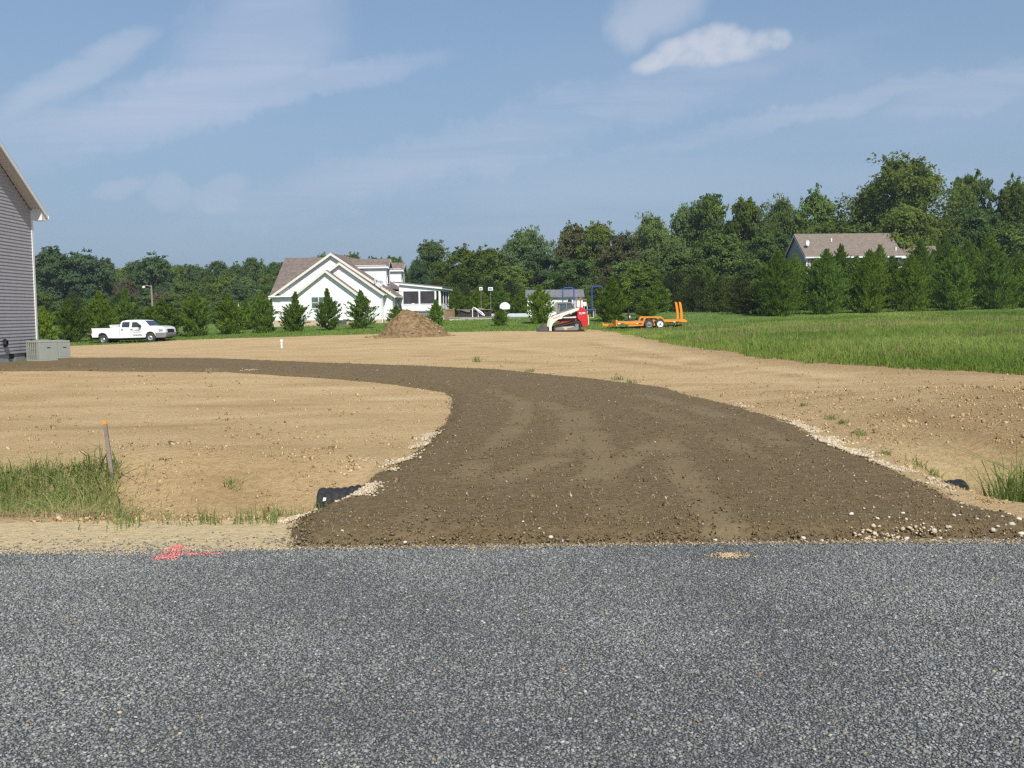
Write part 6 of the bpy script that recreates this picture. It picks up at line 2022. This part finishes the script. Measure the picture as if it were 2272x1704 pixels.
dr = MB().box(UP(1792, 3.6), px_posts[0] - .1, v0 + .02, v0 + .07, .35, zbm - .05).build('porch_door', 'trim_white', WH)
MB().lathe_y((UP(1822, 3.6), v0 + .015, 1.6), [(.001, 0), (.30, 0), (.33, .005)], 24).build('oval_glass', 'glass_dark', dr)
for vtx in dr.children[0].data.vertices:
    vtx.co.z = 1.6 + (vtx.co.z - 1.6) * 1.9
for k_ in range(4):
    va = v0 + .2 + k_ * 1.95
    MB().box(x1 - .06, x1 + .05, va - .07, va + .07, .35, zbm).build('porch_post', 'trim_white', WH)
    if k_ < 3:
        MB().box(x1 - .012, x1 - .004, va + .07, va + 1.88, zsill, zbm).build('screen', 'screen_mesh', WH)
        MB().box(x1 - .05, x1 + .03, va + .07, va + 1.88, .35, zsill).build('porch_panel', 'siding_white', WH)
MB().box(x1 - .06, x1 + .045, v0 + .15, v0 + 6.2, zbm, zbm + .14).build('porch_beam', 'trim_white', WH)
MB().lathe_y((UP(1935, 3.6), v0 + .04, 1.95), [(.001, 0), (.27, 0), (.29, .004)], 20).build('inner_door_glass', 'soffit', WH)
bx = thing('storage_box', 'grey storage box against the porch panel behind the dirt pile', 'storage box', WH.matrix_basis @ Vector((UP(1930, 3.6), v0 - .9, 0)), R(-4.5))
MB().box(0, 2.2, 0, .8, .0, 1.25).build('case', 'cab_grey', bx, bevel=.03)
MB().box(-.05, 2.25, -.05, .85, 1.252, 1.42).build('lid', 'steel', bx, bevel=.03)
MB().box(-.4, uA, -.42, .0, 2.99, 3.0).build('soffit', 'soffit', WH)  # thin board added along the eave line to shade the wall below

# ------------------------------------------------------------------ pool yard between the houses
def yard(cx, cy, Y):
    """point on the crop of the pool yard (10.05 px per photo pixel)"""
    return at_depth(980 + cx / 10.05, 620 + cy / 10.05, Y)


YY = 97.0
K7 = 0.0985 * YY / F       # metres per crop pixel / at depth YY (1/10.05 photo px)
K7 = YY / F / 10.05
p0 = yard(170, 930, YY)
zg = hz(p0[0], YY)
pw = thing('garden_wall', 'low pale stone wall along the front of the pool yard', 'wall', (p0[0], YY, zg), R(-1.5))
Lw = (1980 - 170) * K7
xk = 0
while xk < Lw:
    L1 = random.uniform(.45, .8)
    for c_ in range(2):
        MB().box(xk + c_ * .2, xk + c_ * .2 + L1 - .015, random.uniform(-.02, .02), .35, -.1 + c_ * .22, .1 + c_ * .19).build('stone', 'stone_wall', pw)
    xk += L1
MB().box(0, Lw, .02, .33, -.2, .27).build('core', 'stone_wall', pw)
MB().box(-.03, Lw + .03, -.06, .42, .292, .345).build('coping', 'concrete', pw)
pl = thing('pool_edge', 'pale blue pool coping behind the stone wall', 'pool', yard(960, 845, YY + 2.5) * np.array([1, 1, 0]) + np.array([0, 0, hz(*yard(960, 845, YY + 2.5)[:2])]), R(-1.5))
MB().box(0, 970 * K7, 0, .6, -.2, .52).build('rim', 'pool_blue', pl, bevel=.05)
MB().box(0, 970 * K7, .6, 4.6, -.2, .42).build('water', 'pool_blue', pl)
q = yard(360, 850, YY + 1.5)
dk = thing('dark_deck', 'low dark-sided wooden deck with weathered plank edge beside the pool', 'deck', (q[0], q[1], hz(q[0], q[1])), R(-2))
Wd_ = (1090 - 350) * K7
for k_ in range(14):
    x = .3 + k_ * (Wd_ - .4) / 13
    MB().box(x, x + (Wd_ - .5) / 13 - .02, .05, .10, -.05, .98).build('skirt_board', 'wood_dark', dk)
MB().box(.2, Wd_ - .05, .12, 3.4, -.05, .96).build('deck_core', 'dark_void', dk)
for k_ in range(5):
    MB().box(-.1, Wd_, -.12 + k_ * .7, -.12 + k_ * .7 + .68, 1.0, 1.06).build('deck_plank', 'wood_grey', dk)
for x in (.1, .8, 2.6, Wd_ - .2):
    MB().box(x, x + .1, -.04, .04, -.1, 1.0).build('deck_leg', 'wood_dark', dk)
MB().prism([(.3, .99), (1.2, .99), (1.25, .84), (1.1, .78)], -.10, -.06).build('tarp_flap', 'olive_tarp' if 'olive_tarp' in MATS else 'wood_grey', dk)
dh2 = thing('plank_stack', 'short pale boards lying on top of the dark deck', 'boards', (q[0] + 430 * K7, q[1] + .3, hz(q[0], q[1]) + 1.06))
for k_ in range(3):
    MB().box(-.1 + k_ * .12, .75 - k_ * .1, k_ * .1, k_ * .1 + .3, k_ * .055, k_ * .055 + .05).build('board', 'wood_grey', dh2)
q = yard(690, 850, YY + .6)
lp_ = thing('pool_slide', 'small white pool slide with ladder before the dark deck', 'slide', (q[0], q[1], hz(q[0], q[1])), R(-3))
hS = 1.2
for y_ in (-.25, .25):
    MB().tube([(0, y_, 0), (0, y_, hS * .9), (.12, y_, hS), (.25, y_, hS * .95)], .03, 8).build('ladder_rail', 'trim_white', lp_, True)
    MB().tube([(.2, y_, hS * .98), (.9, y_, .72), (1.15, y_, .4)], .045, 8).build('slide_rail', 'trim_white', lp_, True)
for k_ in range(4):
    MB().tube([(0, -.25, .25 + k_ * .27), (0, .25, .25 + k_ * .27)], .025, 6).build('rung', 'trim_white', lp_)
MB().slab([(.2, -.23, hS * .94), (1.15, -.23, .36), (1.15, .23, .36), (.2, .23, hS * .94)], .04).build('chute', 'trim_white', lp_)
MB().tube([(.55, 0, .9), (.55, 0, 0)], .035, 8).build('support', 'trim_white', lp_)
for cx, cyt, cyb, Y, bw, lab in ((875, 210, 640, 104, .34, 'white box on the shorter post beside the tall lamp'), (1090, 215, 640, 99, .46, 'white lamp box on a tall post above the deck')):
    q, qb = yard(cx, cyt, Y), None
    z0 = hz(q[0], q[1])
    e = thing('lamp_post', lab, 'lamp post', (q[0], q[1], z0), R(-6), 'lamp posts by the pool')
    ht = q[2] - z0
    MB().lathe_z((0, 0, -.1), [(.035, 0), (.022, ht)], 10).build('post', 'wood_grey', e, True)
    MB().box(-bw * .5, bw * .5, -.12, .12, ht - .16, ht + .18).build('lamp_box', 'trim_white', e, bevel=.02)
    MB().box(-bw * .3, bw * .3, -.13, -.115, ht - .08, ht + .1).build('lamp_face', 'window_pane', e)
q = yard(1410, 590, 84)
z0 = hz(q[0], q[1])
bb = thing('basketball_hoop', 'white fan-shaped basketball backboard on a pole behind the low cedar', 'basketball hoop', (q[0], q[1], z0), R(-2))
hb = q[2] - z0
kb = 84 / F / 10.05
fan = [(-115, -40), (-105, -70), (-60, -78), (60, -78), (105, -70), (118, -20), (112, 20), (70, 62), (20, 82), (-20, 82), (-70, 62), (-112, 20)]
MB().prism([(a * kb, hb + b_ * kb) for a, b_ in fan], -.03, .03).build('backboard', 'pvc', bb, bevel=.01)
MB().tube([(0, .05, hb - .2), (0, .45, hb - .75), (0, .5, -.1)], .05, 10).build('pole', 'steel_white', bb, True)
MB().lathe_z((0, -.28, hb - .55), [(.22, 0), (.235, .01), (.22, .02), (.205, .01), (.22, 0)], 20).build('rim', 'trailer_orange', bb, True)
# brown gate by the porch end
q = yard(165, 850, 100)
gt = thing('wooden_gate', 'brown board gate at the end of the porch steps', 'gate', (q[0], q[1], hz(q[0], q[1])), R(-4))
for k_ in range(6):
    MB().box(-.42 + k_ * .14, -.42 + k_ * .14 + .13, 0, .05, .05, 1.15).build('board', 'wood_brown', gt)
MB().box(-.46, .46, -.04, .0, 1.0, 1.12).build('rail', 'wood_brown', gt)
MB().box(.44, .56, -.05, .07, -.1, 1.3).build('post', 'wood_brown', gt)
# shed
K5 = 101 / F / 11.06


def yard5(cx, cy, Y):
    return at_depth(1160 + cx / 11.06, 620 + cy / 11.06, Y)


q = yard5(100, 800, 101)
z0 = hz(q[0], q[1])
sh = thing('garden_shed', 'white shed with grey shingle roof behind the loader', 'shed', (q[0], q[1], z0), R(-1))
zr_, zw = yard5(700, 250, 101)[2] - z0, yard5(700, 425, 101)[2] - z0
Ws = 1380 * K5
lap_wall([(.05, .1), (Ws - .05, .1), (Ws - .05, zw), (.05, zw)], 0, .15, 'wall', 'siding_white', sh, .2)
MB().box(.06, Ws - .06, .15, 3.8, 0, zw).build('wall_core', 'siding_white', sh)
MB().slab([(-.12, -.25, zw - .06), (Ws + .12, -.25, zw - .06), (Ws + .12, 1.95, zr_), (-.12, 1.95, zr_)], .08).build('roof', 'shingle_grey', sh)
MB().slab([(Ws + .12, 4.1, zw - .06), (-.12, 4.1, zw - .06), (-.12, 1.95, zr_), (Ws + .12, 1.95, zr_)], .08).build('roof', 'shingle_grey', sh)
for r1 in range(6):
    f = (r1 + .5) / 6
    yv, zv = -.25 + 2.2 * f, zw - .06 + (zr_ - zw + .06) * f
    MB().slab([(-.125, yv - .19, zv - .05), (Ws + .125, yv - .19, zv - .05), (Ws + .125, yv + .19, zv + .095), (-.125, yv + .19, zv + .095)], -.012).build('shingle_course', 'shingle_grey', sh)
dd = MB().box(640 * K5, 800 * K5, -.03, .0, .1, zw - .25).build('door', 'trim_white', sh)
MB().box(632 * K5, 808 * K5, -.05, -.028, zw - .27, zw - .2).build('door_head', 'soffit', dd)
window(1000 * K5, 1100 * K5, zw - .9, zw - .3, 0, 1, 'glass_dark', sh)
# trampoline
q = yard5(1480, 990, 88)
z0 = hz(q[0], q[1])
K8 = 88 / F / 11.06
tp_ = thing('trampoline', 'trampoline with blue padded frames and rim behind the loader', 'trampoline', (q[0] - 120 * K8, q[1], z0), 0)
x0 = 120 * K8 - 1480 * K8


def tx(c):
    return x0 + c * K8


zrim = yard5(0, 770, 88)[2] - z0
rT = (tx(1770) - tx(960)) / 2
cT = (tx(1770) + tx(960)) / 2
ring = [(cT + rT * math.cos(a), rT * math.sin(a) * .95, zrim) for a in [2 * math.pi * k_ / 32 for k_ in range(33)]]
MB().tube(ring, .075, 8).build('rim_pad', 'blue_foam', tp_, True)
MB().lathe_z((cT, 0, zrim), [(0.001, -.02), (rT * .86, -.02), (rT * .86, -.035), (.001, -.035)], 32).build('mat', 'black_plastic', tp_)
for xa, ztop in (((980, 1250), 225), ((1690, 1950), 195)):
    zt = yard5(0, ztop, 88)[2] - z0
    A, B_ = tx(xa[0]), tx(xa[1])
    MB().tube([(A, -.5, zrim - .1), (A, -.5, zt - .2), (A + .06, -.5, zt - .06), (A + .2, -.5, zt), (B_ - .2, -.5, zt), (B_ - .06, -.5, zt - .06), (B_, -.5, zt - .2), (B_, -.5, zrim - .1)], .05, 10).build('enclosure_frame', 'blue_foam', tp_, True)
for k_ in range(4):
    a = math.pi / 4 + k_ * math.pi / 2
    for da in (-.3, .3):
        xx_, yy_k = cT + rT * math.cos(a + da), rT * math.sin(a + da) * .95
        MB().tube([(xx_, yy_k, zrim), (xx_ * 1.0, yy_k, .05)], .03, 8).build('leg', 'steel_white', tp_)
    MB().tube([(cT + rT * math.cos(a - .3), rT * math.sin(a - .3) * .95, .04), (cT + rT * math.cos(a + .3), rT * math.sin(a + .3) * .95, .04)], .03, 8).build('foot_bar', 'steel_white', tp_)
# wooden play frame and chair
q = yard5(1290, 900, 93)
z0 = hz(q[0], q[1])
K9 = 93 / F / 11.06
pf = thing('play_frame', 'brown wooden play frame with pale upright slats left of the right blue frame', 'play frame', (q[0], q[1], z0), 0)
zt = yard5(0, 445, 93)[2] - z0
for c_ in (20, 120):
    MB().box(c_ * K9 - .06, c_ * K9 + .06, -.06, .06, -.1, zt).build('post', 'wood_brown', pf)
MB().box(0, 280 * K9, -.1, .1, zt - .32, zt - .18).build('beam', 'wood_brown', pf)
MB().box(0, 180 * K9, -.05, .05, zt - 1.45, zt - 1.3).build('rail', 'wood_brown', pf)
for c_ in (62, 105, 150):
    MB().box(c_ * K9 - .035, c_ * K9 + .035, -.08, -.055, zt - 1.4, zt - .33).build('slat', 'steel_white', pf)
MB().box(0, 180 * K9, .1, 1.4, zt - 1.5, zt - 1.42).build('platform', 'wood_brown', pf)
for c_ in (8, 172):
    MB().box(c_ * K9 - .05, c_ * K9 + .05, 1.3, 1.4, -.1, zt - 1.5).build('leg', 'wood_brown', pf)
q = yard5(1535, 900, 91)
z0 = hz(q[0], q[1])
ch = thing('garden_chair', 'white plastic garden chair beyond the trampoline rim', 'chair', (q[0], q[1], z0 + .73), R(15))
zc_ = .40
ch.scale = (.62, .62, .7)
for sx in (-.24, .24):
    for sy in (-.22, .22):
        MB().box(sx - .025, sx + .025, sy - .025, sy + .025, -.02, zc_).build('leg', 'steel_white', ch)
MB().box(-.28, .28, -.27, .27, zc_, zc_ + .05).build('seat', 'steel_white', ch, bevel=.02)
MB().box(-.28, .28, .22, .28, zc_ + .05, zc_ + .55).build('backrest', 'steel_white', ch, bevel=.04)
for sx in (-.28, .28):
    MB().box(sx - .03, sx + .03, -.25, .25, zc_ + .22, zc_ + .27).build('armrest', 'steel_white', ch, bevel=.01)
pf2 = thing('raised_platform', 'wooden platform that carries the white garden chair', 'platform', (q[0], q[1], z0), R(15))
MB().box(-.6, .9, -.5, .6, .64, .73).build('top', 'wood_brown', pf2)
for sx in (-.5, .8):
    for sy in (-.4, .5):
        MB().box(sx - .05, sx + .05, sy - .05, sy + .05, -.1, .64).build('leg', 'wood_brown', pf2)

# ------------------------------------------------------------------ taupe house behind the right cedars
YR = 112.0
KR = YR / F / 6.9125


def cr(cx, cy, Y=YR):
    return at_depth(1740 + cx / 6.9125, 490 + cy / 6.9125, Y)


q = cr(345, 520)
z0 = hz(q[0], q[1])
TH_ = thing('taupe_house', 'taupe two-storey house with brown roof behind the right cedars', 'house', (q[0], q[1], z0), R(1.5))
zev = q[2] - z0
wR = (1800 - 345) * KR
dR = 8.0
zrd = cr(240, 200, YR + dR / 2)[2] - z0
MB().box(.02, wR, .03, dR, -.3, zev - .05).build('wall_core', 'siding_taupe', TH_)
z = .4
while z < zev - .1:
    MB().add([(0, -.016, z), (wR, -.016, z), (wR, .01, z + .2), (0, .01, z + .2), (0, .035, z), (wR, .035, z), (wR, .035, z + .2), (0, .035, z + .2)],
             [(0, 1, 2, 3), (7, 6, 5, 4), (0, 4, 5, 1), (1, 5, 6, 2), (2, 6, 7, 3), (3, 7, 4, 0)]).build('siding_board', 'siding_taupe', TH_)
    z += .2
MB().prismx([(0, zev - .05), (dR, zev - .05), (dR / 2, zrd - .2)], .0, wR).build('gable', 'siding_taupe', TH_)
sl = (zrd - zev) / (dR / 2)
MB().slab([(-.25, -.35, zev - sl * .35), (wR + .25, -.35, zev - sl * .35), (wR + .25, dR / 2, zrd), (-.25, dR / 2, zrd)], .12).build('roof', 'shingle_tan', TH_)
MB().slab([(wR + .25, dR + .35, zev - sl * .35), (-.25, dR + .35, zev - sl * .35), (-.25, dR / 2, zrd), (wR + .25, dR / 2, zrd)], .12).build('roof', 'shingle_tan', TH_)
MB().box(-.28, wR + .28, -.47, -.355, zev - sl * .35 - .18, zev - sl * .35 - .02).build('gutter', 'trim_white', TH_)
for sg in (0, 1):
    ya, yb = (-.35, dR / 2) if sg == 0 else (dR + .35, dR / 2)
    MB().prismx([(ya, zev - sl * .35 - .13), (yb, zrd - .13), (yb, zrd - .33), (ya, zev - sl * .35 - .33)], -.26, -.20).build('rake_board', 'trim_white', TH_)
MB().box(-.06, .09, -.05, .0, .3, zev - .2).build('corner_trim', 'trim_white', TH_)
for cx in (1020, 1635, 520):
    xc_ = (cx - 345) * KR
    z1_, z0_ = cr(cx, 575)[2] - z0, cr(cx, 575)[2] - z0 - 1.45
    window(xc_ - .42, xc_ + .42, z0_, z1_, -.02, 1, 'window_pane', TH_)
    MB().box(xc_ - .56, xc_ + .56, -.075, -.02, z1_ + .075, z1_ + .2).build('window_head', 'trim_white', TH_)
    for sg in (-1, 1):
        MB().box(xc_ + sg * .70 - .17, xc_ + sg * .70 + .17, -.06, -.02, z0_, z1_).build('shutter', 'shutter', TH_)
        MB().box(xc_ + sg * .92 - .04, xc_ + sg * .92 + .04, -.055, -.02, z0_ - .1, z1_ + .18).build('window_casing', 'trim_white', TH_)
for cx, cy, dy in ((840, 312, 2.5), (1755, 430, .7)):
    z_r = zev + sl * dy
    MB().lathe_z(((cx - 345) * KR, dy, z_r - .1), [(.09, 0), (.09, .45), (0, .46)], 10).build('roof_vent', 'trim_white', TH_)
MB().box(wR + .02, wR + 6, 1.0, 7, -.3, zev - .6).build('garage', 'siding_taupe', TH_)
zg1 = cr(1850, 385, YR + 4)[2] - z0
MB().slab([(wR + .26, .6, zev - .25), (wR + 6.2, .6, zev - .25), (wR + 6.2, 4.0, zg1), (wR + .26, 4.0, zg1)], .12).build('garage_roof', 'shingle_tan', TH_)
MB().slab([(wR + 6.2, 7.4, zev - .25), (wR + .26, 7.4, zev - .25), (wR + .26, 4.0, zg1), (wR + 6.2, 4.0, zg1)], .12).build('garage_roof', 'shingle_tan', TH_)
MB().box(wR + .28, wR + 6.2, .5, .6, zev - .48, zev - .3).build('garage_gutter', 'trim_white', TH_)
dy = 1.2
d2 = thing('satellite_dish', 'white satellite dish on the left end of the taupe house roof', 'satellite dish', TH_.matrix_basis @ Vector(((400 - 345) * KR, dy, zev + sl * dy + .62)), R(35))
MB().add([(math.cos(2 * math.pi * j / 20) * r1 * .30, -y1, math.sin(2 * math.pi * j / 20) * r1 * .34) for r1, y1 in ((0, 0), (.6, .03), (1, .09), (1, .11), (.6, .05), (0.0, .02)) for j in range(20)],
         [(i * 20 + j, i * 20 + (j + 1) % 20, (i + 1) * 20 + (j + 1) % 20, (i + 1) * 20 + j) for i in range(5) for j in range(20)]).build('reflector', 'trim_white', d2, True)
MB().tube([(0, .03, 0), (0.0, .2, -.25), (0, .12, -.66)], .025, 8).build('mast', 'cab_grey', d2)
MB().tube([(0, 0, -.3), (0, -.35, -.1)], .018, 6).build('feed_arm', 'cab_grey', d2)

# ------------------------------------------------------------------ poles on the far left
for cx, ct, Y, lab, lamp in ((329, 616, 112, 'wooden light pole with lamp arm behind the pickup', True), (516, 655, 120, 'thin pale pole among the trees left of the white house', False)):
    q = at_depth(cx * DS, ct * DS, Y)
    z0 = hz(q[0], q[1])
    e = thing('utility_pole', lab, 'pole', (q[0], q[1], z0), 0, ry=R(-1.5))
    ht = q[2] - z0
    MB().lathe_z((0, 0, -.2), [(.14 if lamp else .06, 0), (.10 if lamp else .05, ht + .2), (0, ht + .2)], 12).build('shaft', 'wood_grey' if lamp else 'steel_white', e, True)
    if lamp:
        MB().tube([(0, 0, ht - .15), (-.5, -.1, ht - .02), (-.75, -.15, ht - .05)], .03, 8).build('arm', 'steel', e)
        MB().lathe_z((-.8, -.15, ht - .32), [(.05, 0), (.17, .05), (.15, .2), (.05, .28), (0, .28)], 14).build('lamp_head', 'steel_white', e, True)

# ------------------------------------------------------------------ summer haze
m, t = new_mat('haze_air')
pv_ = t.n('ShaderNodeVolumePrincipled', None, Color=(0.82, 0.89, 1.0, 1), Density=0.00028, Anisotropy=0.2)
t.n('ShaderNodeOutputMaterial', None, Volume=pv_.outputs[0])
hzb = MB().box(-2400, 2400, -60, 1500, -8, 29).build('haze', 'haze_air')
tag(hzb, 'thin summer haze over the whole place', 'haze', kind='stuff')
